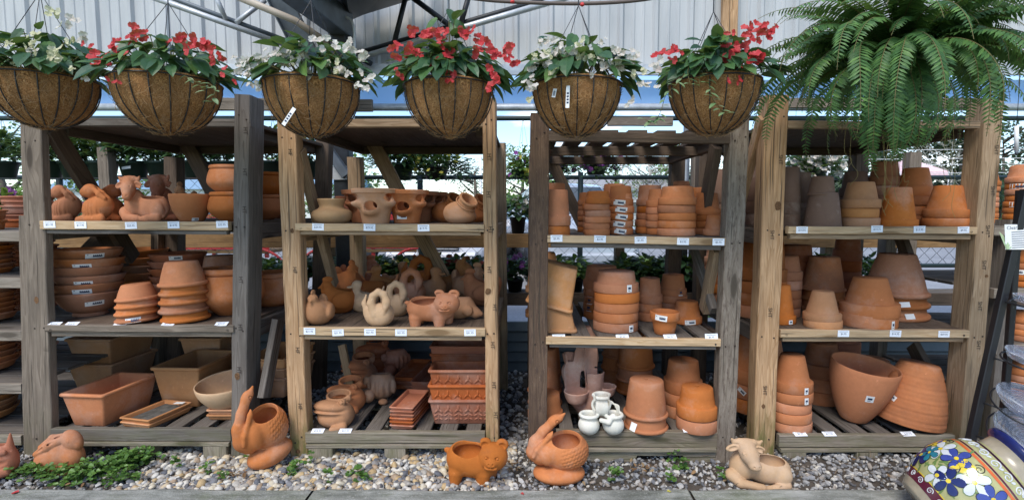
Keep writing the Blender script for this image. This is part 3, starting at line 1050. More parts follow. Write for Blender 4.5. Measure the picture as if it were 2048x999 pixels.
# 4 the knotty pine rack under the fern
p0, p1 = side(1530, 1524, 236, 1482, 400, Y4)
q0, q1 = side(1955, 1800, 470, 1842, 590, Y4)
r0, r1 = side(1955, 1826, 690, 1912, 850, Y4)
rack('D', 'knotty pine rack of large pots standing under the big fern', Y4,
     [(1556, 1527, 190, 44, .10), (1992, 1935, 200, 36, .13)], ['pine', 'pine_old'],
     [dict(u=(1577, 1955), v=(453, 454), lip=15, under=10, deck='ply', mat='pine_lip', umat='pine_old', rail='greybrown',
           prices=[(1604, 460, '$14.95', 0), (1754, 458, '$14.75', 0), (1839, 459, '$13.95', 0), (1927, 460, '$9.95', 0)]),
      dict(u=(1562, 1940), v=(660, 661), lip=15, under=9, deck='ply', mat='pine_lip', umat='pine_old', rail='greybrown',
           prices=[(1687, 667, '$6.95', 0), (1791, 667, '$14.95', 0), (1888, 668, '$69.95', 0)])],
     dict(u=(1577, 1962), v=(242, 242), h=15, mat='pine_old', deck='ply'),
     dict(u=(1556, 1905), v=(868, 868), h=24, mat='pallet', kind='block', prices=[(1600, '$8.95'), (1658, '$17.95'), (1815, '$49.95')]),
     [(p0, p1, .06, .04, sideY, 'pine'), (q0, q1, .08, .04, sideY, 'dark'), (r0, r1, .09, .04, sideY, 'dark')], 'dark')
# grade stamps down the pine posts
for key, i, u, vs, tx in (('B', 0, None, (305, 375, 540, 600, 700, 745, 812), 'HF'), ('B', 1, None, (315, 390, 460, 540, 615, 690, 770, 830), 'HT'),
                          ('D', 0, None, (320, 402, 470, 560, 625, 700, 780), 'SHT'), ('D', 1, None, (300, 382, 460, 530, 612, 690, 805), 'SHT'),
                          ('A', 1, None, (262, 345, 420, 560, 655, 740, 800), 'HT')):
    p0, p1, wm, po = RACKS[key]['posts'][i]
    for v in vs[::2 if i == 0 else 1]:
        q = at(1000, v, RACKS[key]['Yf'])
        f = q[2]/p1[2]
        x = p0[0]+(p1[0]-p0[0])*((q[2]-p0[2])/(p1[2]-p0[2]))
        stamp(po, (x+wm*random.uniform(-.12, .3), RACKS[key]['Yf']-.0035, q[2]), tx, .030)
# the big knots one notices on the pine posts and the dark base rail
def mat_knot():
    t = NT('wood_knot')
    v = t.coord('Object', (1, 1, 1))
    n = t.noise(v, 70, 6, .7, 1.2)
    return t.done(t.ramp(n, [(.3, (.05, .028, .016)), (.55, (.16, .085, .042)), (.75, (.27, .16, .085))]), .85, .15)
M['knot'] = mat_knot()
def knot(key, i, v, du, w, h):
    p0, p1, wm, po = RACKS[key]['posts'][i]
    q = at(1000, v, RACKS[key]['Yf'])
    c0 = p0.lerp(p1, (q[2]-p0[2])/(p1[2]-p0[2]))+Vector((wm*du, -.0022, 0))
    mb = MB()
    ring = []
    for k in range(16):
        a = 2*PI*k/16
        f = random.uniform(.85, 1.12)
        ring.append(c0+Vector((w*f*math.cos(a), 0, h*f*math.sin(a))))
    back = [p+Vector((0, .004, 0)) for p in ring]
    mb.add(ring+back, [list(range(16))]+[[j, i_, 16+i_, 16+j] for i_, j in ((k, (k+1) % 16) for k in range(16))])
    mb.build('knot', M['knot'], po)
knot('B', 0, 462, .1, .010, .013)
knot('B', 0, 902, -.05, .012, .012)
knot('B', 1, 583, -.2, .016, .018)
knot('D', 0, 412, .2, .017, .024)
knot('D', 0, 812, -.1, .010, .012)
knot('D', 1, 552, .25, .010, .009)
knot('A', 0, 600, .0, .012, .020)
knot('A', 1, 752, -.1, .014, .020)

# ------------------------------------------------------------------ clay
M['clay'] = mat_clay('terracotta', (.50, .172, .058), .45, bloom=.24)
M['clay_tan'] = mat_clay('tan_terracotta', (.51, .235, .10), .3)
M['clay_pale'] = mat_clay('pale_terracotta', (.55, .34, .18), .25)
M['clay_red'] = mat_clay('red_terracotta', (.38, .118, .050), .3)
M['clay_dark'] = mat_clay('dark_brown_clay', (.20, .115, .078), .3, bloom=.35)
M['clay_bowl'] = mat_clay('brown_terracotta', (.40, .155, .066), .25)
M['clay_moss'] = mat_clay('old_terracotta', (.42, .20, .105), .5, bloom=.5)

# ------------------------------------------------------------------ turned pots: outline profiles, base at z = 0
def prof_band(rt, rb, h, rh, ov=None):
    ov = ov if ov is not None else rt*.055
    th = max(.006, rt*.09)
    hole = rb*.14
    rs = rb+(rt-ov-rb)*((h-rh)/h)
    f = .004
    return [(hole, 0), (rb*.80, 0), (rb*.82, .0015), (rb-f, .0015), (rb, f+.001), (rs*.5+rb*.5, (h-rh)*.5), (rs, h-rh-.001), (rs+.001, h-rh), (rt-.003, h-rh+.0015), (rt-.0005, h-rh+.004),
            (rt, h-.005), (rt-.002, h-.0015), (rt-.005, h), (rt-th*.7, h-.001), (rt-th, h-.006), (rs-th, h-rh-.01), (rb-th*.8, th), (hole, th), (hole, 0)]
def prof_roll(rt, rb, h, rh, bulge=.06):
    th = max(.007, rt*.08)
    br = min(rh*.45, rt*.09)
    hole = rb*.12
    body = []
    for k in range(9):
        t = k/8
        body.append((rb+(rt-br*1.1-rb)*(t+bulge*4*t*(1-t)), .005+(h-2*br-.005)*t))
    bead = [(rt-br+br*math.cos(a), h-br+br*math.sin(a)) for a in np.linspace(-PI*.45, PI*.75, 9)]
    inner = [(r-th, z) for r, z in body[::-1]]
    inner[-1] = (rb-th, th)
    return [(hole, 0), (rb-.005, 0)]+body+bead+inner+[(hole, th), (hole, 0)]
def prof_bowl(rt, rb, h, rh):
    th = max(.006, rt*.05)
    out = [(.0005, .004), (rb*.8, .004), (rb*.85, 0), (rb, 0), (rb+.002, .004), (rb*.96, h*.13), (rb*1.08, h*.18)]
    for k in range(1, 9):
        t = k/8
        out.append((rb*1.08+(rt-rb*1.08)*t**.78, h*.18+(h*.82-.004)*t**1.25))
    out += [(rt, h-.002), (rt-.002, h)]
    inn = [(rt-th, h-.001)]+[(r-th, z+th*.6) for r, z in out[15:6:-1]]+[(rb, h*.2+th), (.0005, h*.16+th)]
    return out+inn
def prof_cup(rt, rb, h, rh):
    th = max(.008, rt*.05)
    hole = rb*.12
    body = [(rb+(rt-rb)*math.sin(t*PI/2)**.9, .004+(h-.008)*t**1.02) for t in np.linspace(0, 1, 14)]
    inn = [(r-th, z) for r, z in body[::-1]]
    inn[-1] = (rb-th, th)
    return [(hole, 0), (rb-.004, 0)]+body+[(rt-.002, h), (rt-th*.6, h)]+inn+[(hole, th), (hole, 0)]
def prof_ridge(rt, rb, h, rh):
    p = prof_cup(rt, rb, h, rh)
    out = []
    for i, (r, z) in enumerate(p):
        out.append((r, z))
    dens = []
    for i in range(len(out)-1):
        dens.append(out[i])
        if 2 <= i < 15:
            for k in range(1, 5):
                t = k/5
                r = out[i][0]*(1-t)+out[i+1][0]*t
                z = out[i][1]*(1-t)+out[i+1][1]*t
                dens.append((r+.0007*(math.sin(z/h*83)+math.sin(z/h*47+1))*(1 if z > h*.05 else 0), z))
    return dens+[out[-1]]
def prof_round(rt, rb, h, rh):
    th = max(.007, rt*.06)
    rm = rt*1.10
    body = spline([(rb, .004), (rb*1.38, h*.10), (rm*.95, h*.32), (rm, h*.52), (rt*.98, h*.82), (rt*.92, h-rh*1.05)], 4)
    br = rh*.5
    bead = [(rt-br+br*math.cos(a), h-br+br*math.sin(a)) for a in np.linspace(-PI*.5, PI*.8, 10)]
    inn = [(r-th, z) for r, z in body[::-1]]
    inn[-1] = (rb-th, th)
    return [(.0005, 0), (rb-.004, 0)]+[tuple(q) for q in body]+bead+inn+[(.0005, th)]
def prof_saucer(rt, rb, h, rh):
    th = .008
    return [(.0005, 0), (rb, 0), (rb+.004, .004), (rt-.012, h-.016), (rt-.004, h-.012), (rt, h-.007), (rt-.001, h-.002), (rt-.006, h), (rt-.014, h-.006), (rb-.002, th+.002), (rb-.01, th), (.0005, th)]
def prof_tall(rt, rb, h, rh):
    th = .009
    hole = rb*.12
    return [(hole, 0), (rb-.006, 0), (rb, .005), (rb+(rt-rb)*.5, h*.5), (rt-.001, h-.005), (rt-.005, h), (rt-th, h-.001), (rb-th, th), (hole, th), (hole, 0)]
def prof_lowjar(rt, rb, h, rh):
    body = spline([(rb, .004), (rb*1.28, h*.14), (rb*1.42, h*.32), (rb*1.30, h*.50), (rt*.93, h*.62), (rt*.86, h*.72), (rt*.95, h*.88), (rt, h*.96)], 5)
    return [(.0005, 0), (rb-.005, 0)]+[tuple(q) for q in body]+[(rt-.003, h), (rt-.012, h-.002), (rt*.78, h*.72), (rb*1.2, h*.35), (rb*.9, .02), (.0005, .015)]
PROF = dict(band=prof_band, roll=prof_roll, bowl=prof_bowl, cup=prof_cup, ridge=prof_ridge, round=prof_round, saucer=prof_saucer, tall=prof_tall, lowjar=prof_lowjar)
_pm = {}
def pot_mesh(kind, rt, rb, h, rh, mat):
    k = (kind, round(rt, 4), round(rb, 4), round(h, 4), round(rh, 4), mat)
    if k not in _pm:
        mb = MB()
        prof = PROF[kind](rt, rb, h, rh)
        mb.lathe(prof, 56 if rt > .07 else 44)
        me = mb.mesh('pot_'+kind, M[mat])
        me.set_sharp_from_angle(angle=R(50))
        _pm[k] = (me, prof)
    return _pm[k]
def outer_r(prof, z):
    best = 0
    for (r0, z0), (r1, z1) in zip(prof, prof[1:]):
        if min(z0, z1)-1e-9 <= z <= max(z0, z1)+1e-9:
            t = 0 if abs(z1-z0) < 1e-9 else (z-z0)/(z1-z0)
            best = max(best, r0+(r1-r0)*t)
    return best

M['sticker'] = mat_flat('sticker_paper', (.78, .78, .76), .5, .3, 0, .05)
def sticker(pot, prof, inv, h, du, z0, w, hh, tilt=0.0, kind='bar'):
    """a paper tag that follows the pot's wall; du turns it from the viewer, z0 is its height up the pot as it stands"""
    loc = pot.matrix_basis.translation if False else Vector(pot.location)
    Mi = (Matrix.Translation(loc) @ Euler(pot.rotation_euler).to_matrix().to_4x4()).inverted()
    base = math.atan2(-loc[1], -loc[0])+du
    mb = MB()
    def patch(a0, a1, c0, c1, off, mi):
        n = 5
        vs = []
        for j in (c0, c1):
            for k in range(n+1):
                s = a0+(a1-a0)*k/n
                x, y = s*w, j*hh
                X, Yv = x*math.cos(tilt)-y*math.sin(tilt), x*math.sin(tilt)+y*math.cos(tilt)
                zz = min(max(z0+Yv, .002), h-.002)
                r = outer_r(prof, h-zz if inv else zz)+off
                an = base+X/max(r, .01)
                wp = Vector((r*math.cos(an), r*math.sin(an), zz-(h if inv else 0)))
                if inv:
                    wp = Vector((wp[0], -wp[1], -wp[2]))
                    # local frame of an upturned pot: turned half round the x axis, then by its own spin
                    wp = Matrix.Rotation(pot['spin'], 3, 'Z') @ wp if False else wp
                vs.append(wp)
        mb.add(vs, [[k, k+1, n+2+k, n+1+k] for k in range(n)], None, mi)
    patch(-.5, .5, -.5, .5, .0012, 0)
    if kind == 'bar':
        patch(-.12, .38, -.22, .05, .0018, 1)
        for k in range(5):
            patch(-.10+k*.10, -.05+k*.10, .05, .25, .0018, 1)
        patch(-.42, -.34, .2, .32, .0018, 1)
    else:
        patch(-.28, .28, -.1, .2, .0018, 1)
        patch(-.28, .12, -.32, -.24, .0018, 1)
    me = mb.mesh('price_sticker', [M['sticker'], M['ink']])
    if inv: me.flip_normals() if hasattr(me, 'flip_normals') else None
    return link('price_sticker', me, pot)

ORD = ['topmost', 'second', 'third', 'fourth', 'fifth', 'sixth', 'seventh', 'eighth']
N_POT = 0
def stack(where, kind, uc, w, n, h, pitch, Y=None, vb=None, inv=True, mat='clay', rb=.68, rh=None, noun='pot', name='terracotta_pot', cat='flower pot',
          desc='', tags=(), tilt=(0, 0), lean=0.0, group=None, jit=1.0, ttop=None, z=None, dz=0.0):
    """n pots in one pile. uc, w, h, pitch in photo pixels; desc finishes the label"""
    global N_POT
    if z is None:
        key, si = where
        z = RACKS[key]['zb'] if si == 'b' else RACKS[key]['z'][si]-.004
    z += dz
    c = cosx(uc)
    if Y is None:
        p = on(uc, vb, z)
        r = w/2/ppm(p[1], z)*c
        Y = p[1]+r*.96
        r = w/2/ppm(Y, z)*c
        Y = p[1]+r
    s = ppm(Y, z)
    r = w/2/s*c
    # what shows of a pile seen from above is its height plus half of its top and foot ovals
    e = math.atan2(CAM_H-z-.5*(h+(n-1)*pitch)/s, Y)
    H, P = h/s, pitch/s
    if e > .06:
        P = pitch/s
        tot = ((h+(n-1)*pitch)/s-r*(1+rb)*math.sin(e))/math.cos(e)
        H = max(tot-(n-1)*P, 1.35*P, H*.55)
    RH = (rh/s if rh else P)
    X = (uc-CX)/s
    out = []
    me, prof = pot_mesh(kind, r, r*rb, H, RH, mat)
    for i in range(n):
        o = bpy.data.objects.new(name, me)
        COL.objects.link(o)
        k = n-1-i
        jx, jy = random.uniform(-1, 1)*.0034*jit, random.uniform(-1, 1)*.0034*jit
        zz = z+i*P
        tx, ty = (tilt[0], tilt[1]) if (ttop is None or k == 0) else (0, 0)
        if inv:
            o.location = (X+jx+lean*i, Y+jy, zz+H)
            o.rotation_euler = (PI+tx+random.gauss(0, .007), ty+random.gauss(0, .009), 0)
        else:
            o.location = (X+jx+lean*i, Y+jy, zz)
            o.rotation_euler = (tx+random.gauss(0, .008), ty+random.gauss(0, .010), 0)
        if (tx or ty):
            o.location.z += abs(math.sin(ty))*r*(1 if inv else rb)+abs(math.sin(tx))*r*(1 if inv else rb)
        WLOC[o.name] = Vector(o.location)
        if n == 1:
            lab = desc
        else:
            pos = 'lowest' if i == 0 else ORD[k]
            lab = '%s %s in the %s' % (pos, noun, desc)
        tag(o, lab, cat, group or 'terracotta pots on the racks')
        for tg in tags:
            if tg[0] == k:
                sticker(o, prof, inv, H, tg[1], min(tg[2]/s*(1 if inv else H*s/h), H-tg[4]*.58/s), tg[3]/s, tg[4]/s, tg[5] if len(tg) > 5 else 0, tg[6] if len(tg) > 6 else 'bar')
        out.append(o)
        N_POT += 1
    return out

# ================================================== dark slatted rack, upper shelf (small standard pots)
C0, C1, CB = ('C', 0), ('C', 1), ('C', 'b')
stack(C0, 'band', 1108, 66, 2, 71, 20, Y=2.91, rb=.80, desc='tall pair beside the left post of the dark rack')
stack(C0, 'band', 1112, 44, 3, 74, 13, Y=3.12, rb=.78, desc='slim stack half hidden behind the tall pair by the post')
stack(C0, 'band', 1175, 41, 6, 26, 10.5, Y=3.35, rb=.82, desc='six-high slim stack behind the small front stack, dark rack')
stack(C0, 'band', 1188, 46, 5, 23, 12, Y=3.10, rb=.80, desc='stack peeping out left of the small front stack')
stack(C0, 'band', 1194, 51, 6, 13+12.5, 12.5, Y=2.92, rb=.86, desc='small six-high front stack on the dark rack')
stack(C0, 'band', 1241, 51, 5, 40, 14, Y=3.06, rb=.80, desc='stack with five white tags on the dark rack',
      tags=[(k, -.1+.08*(k % 3), 7, 24, 10, -.12) for k in range(5)])
stack(C0, 'band', 1228, 50, 5, 40, 14, Y=3.30, rb=.80, desc='stack directly behind the white-tagged stack')
stack(C0, 'band', 1298, 54, 5, 41, 13.5, Y=3.18, rb=.80, desc='stack between the white-tagged and the wide stack, further back')
stack(C0, 'band', 1318, 54, 5, 36, 13.5, Y=3.04, rb=.78, desc='stack tucked close behind the widest front stack')
stack(C0, 'band', 1352, 77, 5, 37, 15, Y=2.93, rb=.80, desc='widest five-high front stack on the dark rack')
stack(C0, 'band', 1362, 40, 7, 28, 12, Y=3.38, rb=.80, desc='stack showing its top above the widest stack')
stack(C0, 'band', 1390, 52, 4, 48, 14, Y=3.22, rb=.78, desc='stack at the back right of the widest stack')
stack(C0, 'band', 1411, 58, 4, 43, 13, Y=3.06, rb=.74, desc='stack behind the single small pot, dark rack')
stack(C0, 'band', 1429, 48, 1, 41, 13, Y=2.91, rb=.66, rh=13, desc='single small upturned pot at the right end of the dark rack')
# middle shelf
stack(C1, 'band', 1203, 73, 5, 52, 15, Y=3.32, rb=.80, desc='tall stack with tags behind the wide stack, middle shelf', tags=[(2, -.75, 7, 14, 15, 0, 'sq'), (3, -.75, 7, 14, 15, 0, 'sq')])
stack(C1, 'band', 1231, 90, 5, 53, 19, vb=668, rb=.80, desc='wide five-high front stack, middle shelf', tags=[(0, .62, 11, 11, 14, 0, 'sq'), (4, .75, 9, 11, 13, 0, 'sq')])
stack(C1, 'band', 1298, 50, 3, 56, 17, vb=645, rb=.78, tilt=(.02, -.03), desc='slim leaning stack right of the wide one, middle shelf')
stack(C1, 'band', 1345, 56, 4, 48, 14, Y=3.36, rb=.76, desc='back stack near the right post, middle shelf', tags=[(0, .6, 8, 9, 12, 0, 'sq')])
stack(C1, 'band', 1374, 62, 1, 53, 14, vb=651, rb=.70, rh=14, desc='single tagged upturned pot near the right end, middle shelf', tags=[(0, .25, 6, 21, 9, .06)])
stack(C1, 'band', 1329, 60, 1, 55, 20, vb=674, inv=False, rb=.68, rh=17, desc='small pot standing mouth up at the front of the middle shelf', tags=[(0, -.25, 44, 24, 11, -.1)])
# pallet base
stack(CB, 'roll', 1092, 66, 2, 112, 26, Y=3.50, rb=.62, desc='pair of tall pots furthest behind the left post, bottom shelf')
stack(CB, 'roll', 1089, 70, 2, 100, 24, Y=3.20, rb=.64, desc='middle pair of tall pots behind the left post, bottom shelf')
stack(CB, 'band', 1090, 70, 1, 74, 20, Y=2.95, rb=.80, rh=20, desc='pot with paper tag on its base, behind the pelican beak')
stack(CB, 'roll', 1291, 91, 2, 92, 26, vb=872, rb=.74, rh=24, desc='front pair of big pots beside the white jars', tags=[(1, -.6, 12, 13, 15, -.12, 'sq')])
stack(CB, 'roll', 1270, 78, 3, 82, 25, Y=3.42, rb=.76, rh=20, desc='tall stack behind the big front pots, bottom shelf')
stack(CB, 'roll', 1234, 66, 4, 60, 26, Y=3.62, rb=.76, rh=18, desc='dim stack furthest back beside the tiered planter', tags=[(0, -.3, 10, 12, 16, -.4, 'sq')])
stack(CB, 'band', 1364, 78, 3, 78, 24, vb=842, rb=.76, desc='stack behind the right front pair, bottom shelf')
stack(CB, 'band', 1392, 84, 2, 78, 26, vb=872, rb=.74, rh=24, desc='right front pair of rounded pots beside the dark post')

# ================================================== knotty pine rack
D0, D1, DB = ('D', 0), ('D', 1), ('D', 'b')
dk = dict(mat='clay_dark', name='brown_clay_pot', noun='brown pot', kind='tall')
stack(D0, uc=1441, w=62, n=3, h=66, pitch=20, Y=3.62, rb=.74, desc='grey-brown stack left of the knotty post, behind dark rack', **dk)
stack(D0, uc=1524, w=74, n=3, h=76, pitch=23, Y=3.22, rb=.78, desc='grey-brown stack just behind the knotty post', **dk)
stack(D0, uc=1569, w=66, n=3, h=70, pitch=23, Y=3.05, rb=.80, desc='grey-brown stack touching the knotty post on its right', **dk)
stack(D0, uc=1592, w=62, n=3, h=60, pitch=22, Y=3.22, rb=.80, desc='grey-brown stack behind the textured brown pot', **dk)
stack(D0, uc=1645, w=80, n=1, h=68, pitch=20, Y=2.96, rb=.72, desc='dark brown textured pot at the front of the knotty rack', **dk)
stack(D0, 'roll', 1643, 60, 1, 38, 10, Y=2.96, mat='clay_dark', rb=.74, rh=5, dz=.172, name='brown_clay_pot', desc='small brown pot sitting on the dark textured pot')
stack(D0, 'band', 1717, 84, 3, 52, 18, Y=2.98, mat='clay_tan', rb=.66, desc='dusty rounded stack at front beside the textured pot')
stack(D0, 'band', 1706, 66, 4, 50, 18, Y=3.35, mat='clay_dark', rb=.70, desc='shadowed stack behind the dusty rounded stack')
stack(D0, 'band', 1764, 70, 5, 48, 19, Y=3.32, mat='clay_bowl', rb=.74, desc='tallest stack under the hanging fern roots')
stack(D0, 'band', 1793, 88, 1, 78, 16, Y=2.96, rb=.60, rh=15, desc='large single upturned pot right under the fern roots')
stack(D0, 'band', 1826, 84, 4, 56, 19, Y=3.22, rb=.62, desc='stack behind the wide tapered pots on the knotty rack')
stack(D0, 'band', 1891, 102, 2, 64, 17, Y=2.98, rb=.58, rh=17, desc='wide tapered pair at the right end of the upper shelf')
stack(D1, 'band', 1441, 62, 5, 45, 18, Y=3.72, lean=-.006, tilt=(0, -.06), desc='leaning stack seen between the dark and knotty racks', rb=.78)
stack(D1, 'band', 1518, 108, 4, 86, 24, Y=3.25, desc='big stack mostly behind the knotty left post, middle shelf', rb=.80)
stack(D1, 'band', 1568, 66, 5, 54, 18, Y=3.24, desc='five-high stack right of the knotty post, middle shelf', rb=.74)
stack(D1, 'band', 1556, 70, 1, 84, 16, vb=651, rh=16, rb=.62, desc='tall single pot half behind the knotty post', tags=[(0, .75, 6, 9, 8, 0, 'sq')])
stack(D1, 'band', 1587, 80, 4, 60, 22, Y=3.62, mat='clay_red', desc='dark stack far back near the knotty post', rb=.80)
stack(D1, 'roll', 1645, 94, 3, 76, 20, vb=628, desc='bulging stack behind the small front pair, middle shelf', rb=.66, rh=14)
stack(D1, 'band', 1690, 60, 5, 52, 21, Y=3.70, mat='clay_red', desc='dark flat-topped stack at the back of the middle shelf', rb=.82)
stack(D1, 'band', 1644, 80, 2, 68, 13, vb=661, rb=.56, mat='clay_tan', rh=16, desc='small tapered front pair on the middle shelf of the knotty rack')
stack(D1, 'band', 1735, 124, 2, 88, 20, vb=661, rb=.56, rh=26, desc='big front pair at the centre of the middle shelf', tags=[(1, .95, 9, 8, 16, 0, 'sq')])
stack(D1, 'roll', 1787, 142, 3, 94, 22, vb=646, mat='clay_bowl', rb=.55, rh=22, desc='huge dark brown tagged stack, middle shelf right', tags=[(1, .30, 12, 17, 9, .08), (2, .46, 12, 16, 9, .08)])
stack(DB, 'band', 1512, 126, 3, 116, 28, Y=3.28, rb=.66, desc='large stack behind the knotty left post, bottom shelf', tags=[(1, -.45, 16, 17, 9, -.6)])
stack(DB, 'band', 1579, 88, 5, 82, 20, vb=872, rb=.56, desc='five-high front stack beside the knotty post, bottom shelf', tags=[(0, .75, 8, 9, 13, 0, 'sq'), (1, .75, 8, 9, 13, 0, 'sq'), (4, .3, 5, 14, 6)])
stack(DB, 'band', 1640, 92, 3, 80, 26, Y=3.40, rb=.64, desc='stack behind the egg-shaped bowl, bottom shelf')
stack(DB, 'roll', 1738, 104, 2, 72, 24, Y=3.46, rb=.72, rh=16, desc='broad pair behind the egg-shaped and ridged bowls')
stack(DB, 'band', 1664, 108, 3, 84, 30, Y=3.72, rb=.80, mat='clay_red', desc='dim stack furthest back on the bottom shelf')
stack(DB, 'cup', 1706, 142, 1, 137, 10, vb=866, inv=False, rb=.42, tilt=(.12, .10), mat='clay', name='egg_shaped_pot', desc='large egg-shaped bowl with a square tag, mouth tilted forward', tags=[(0, .32, 78, 14, 14, .05, 'sq')])
stack(DB, 'ridge', 1834, 148, 1, 142, 10, vb=876, inv=True, rb=.56, tilt=(0.0, .16), mat='clay', name='ridged_pot', desc='large upturned ridged bowl leaning at the right pallet corner', tags=[(0, -.62, 46, 14, 10, -.35, 'sq')])

# ================================================== grey rack
A0, A1, AB = ('A', 0), ('A', 1), ('A', 'b')
stack(A0, 'cup', 384, 90, 1, 54, 10, Y=2.98, inv=False, mat='clay_bowl', rb=.55, name='terracotta_bowl', cat='bowl', desc='wheel-marked bowl beside the reclining calf on the grey rack', tags=[(0, .25, 4, 12, 6)])
stack(A0, 'round', 468, 92, 2, 58, 52, Y=3.02, inv=False, mat='clay', rb=.52, rh=9, jit=.3, noun='jar', name='terracotta_jar', cat='jar', desc='stacked pair behind the grey right post')
stack(A0, 'round', 528, 78, 2, 50, 44, Y=3.34, inv=False, mat='clay', rb=.52, rh=8, jit=.3, noun='jar', name='terracotta_jar', cat='jar', desc='stacked pair seen in the gap right of the grey post')
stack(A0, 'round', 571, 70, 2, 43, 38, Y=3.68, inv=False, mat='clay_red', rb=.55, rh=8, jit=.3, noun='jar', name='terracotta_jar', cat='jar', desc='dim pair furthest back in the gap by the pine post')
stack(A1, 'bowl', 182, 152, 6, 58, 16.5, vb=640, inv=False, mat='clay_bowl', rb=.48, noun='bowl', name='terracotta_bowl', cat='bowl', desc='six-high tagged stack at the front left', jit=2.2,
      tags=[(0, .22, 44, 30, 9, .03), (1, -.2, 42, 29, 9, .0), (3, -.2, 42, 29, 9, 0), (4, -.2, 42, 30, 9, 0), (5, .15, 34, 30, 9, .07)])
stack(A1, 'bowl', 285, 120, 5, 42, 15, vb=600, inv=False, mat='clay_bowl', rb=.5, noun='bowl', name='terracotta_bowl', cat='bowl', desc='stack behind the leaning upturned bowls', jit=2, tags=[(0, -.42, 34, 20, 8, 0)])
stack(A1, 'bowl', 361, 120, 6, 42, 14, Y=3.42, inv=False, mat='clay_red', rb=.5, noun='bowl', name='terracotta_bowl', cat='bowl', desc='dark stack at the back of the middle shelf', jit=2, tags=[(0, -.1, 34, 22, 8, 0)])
stack(A1, 'roll', 272, 94, 4, 42, 14, vb=652, inv=True, mat='clay', rb=.66, rh=8, noun='bowl', name='terracotta_bowl', cat='bowl', desc='leaning upturned stack at the middle shelf front', tilt=(.0, -.07), lean=.004, tags=[(3, -.2, 6, 26, 9, .03)])
stack(A1, 'roll', 369, 104, 5, 58, 17.5, vb=651, inv=True, mat='clay', rb=.66, rh=9, noun='pot', desc='five-high upturned stack at the middle shelf front', tilt=(0, -.035))
stack(A1, 'roll', 445, 86, 4, 50, 20, Y=3.36, inv=True, mat='clay_bowl', rb=.72, rh=8, noun='pot', desc='shadowed stack behind the round jar')
stack(A1, 'round', 465, 126, 1, 104, 20, Y=3.13, inv=False, mat='clay', rb=.48, rh=13, name='terracotta_jar', cat='jar', desc='big round jar with rolled rim behind the grey post foot')
stack(A1, 'round', 545, 100, 1, 76, 20, Y=3.42, inv=False, mat='clay', rb=.6, rh=11, name='terracotta_jar', cat='jar', desc='rimmed jar on the side rail seen right of the grey post')
stack(AB, 'cup', 462, 130, 1, 74, 10, vb=832, inv=False, mat='clay_pale', rb=.62, dz=.045, tilt=(.13, -.05), name='terracotta_bowl', cat='bowl', desc='pale wide bowl resting on little square saucers')

# ================================================== neighbours cut by the picture's edges
def side_rack(label, shelf_v, u0, u1, Yf, post_u, post_vt, pw, mm, lipmat, dep=1.0):
    t = thing('shelving_rack', label, 'rack', (at((u0+u1)/2, 800, Yf)[0], Yf+.5, 0), 'wooden racks stacked with terracotta')
    for (ut, ub) in post_u:
        p1, p0 = at(ut, post_vt, Yf), at(ub, 930, Yf)
        for yy in (0, dep):
            mb = MB()
            mb.board((p0[0], Yf+.05+yy, -.02), (p1[0], Yf+.05+yy, p1[2]), pw, .10, (1, 0, 0))
            mb.build('post', M[mm], t)
    zs = []
    for v in shelf_v:
        a, b = at(u0, v, Yf), at(u1, v, Yf)
        z = a[2]
        zs.append(z)
        mb = MB()
        for k in range(7):
            yy = Yf+.09+k*(dep-.05)/7
            mb.board((a[0], yy, z-.012), (b[0], yy, z-.012), .12, .018, (0, 1, 0))
        so = mb.build('shelf', M['slat'], t)
        mb = MB()
        mb.board((a[0], Yf+.018, z-.028), (b[0], Yf+.018, z-.028), .055, .03, (0, 0, 1))
        mb.build('front_lip', M[lipmat], so)
    return t, zs
_, ZL = side_rack('weathered rack of saucers cut off by the left picture edge', (463, 556, 662, 768, 872), -330, 40, 2.82, [(46, 58)], 432, .055, 'greybrown', 'pallet')
rows = [('first', 463, 3, 12, 'clay', 150, 0), ('second', 556, 6, 10.5, 'clay', 176, 0), ('third', 662, 6, 12.5, 'clay', 190, 0), ('fourth', 768, 5, 13.5, 'clay', 196, 0), ('bottom', 872, 5, 13.5, 'clay_tan', 200, 0)]
for i, (nm, v, n, pt, mm, w, _) in enumerate(rows):
    stack(None, 'saucer', -52, w, n+(2 if i == 1 else 0), 20, pt*.82, Y=3.06, inv=False, mat=mm, rb=.86, noun='saucer', name='terracotta_saucer', cat='saucer', z=ZL[i]-.003, rh=5,
          desc='stack on the %s shelf at the left picture edge' % nm, jit=3, group='terracotta saucers at the left edge', tilt=(0, -.05 if i > 1 else 0))
    if i < 4:
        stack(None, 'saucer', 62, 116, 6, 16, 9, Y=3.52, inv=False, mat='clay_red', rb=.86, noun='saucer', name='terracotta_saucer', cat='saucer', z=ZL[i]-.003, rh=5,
              desc='back stack behind the grey post on the %s saucer shelf' % nm, jit=3, group='terracotta saucers at the left edge')
_, ZR = side_rack('grey rack of small stacked pots cut off by the right picture edge', (452, 578, 690, 800), 1990, 2260, 2.98, [(2034, 1985)], 440, .075, 'grey', 'pallet')
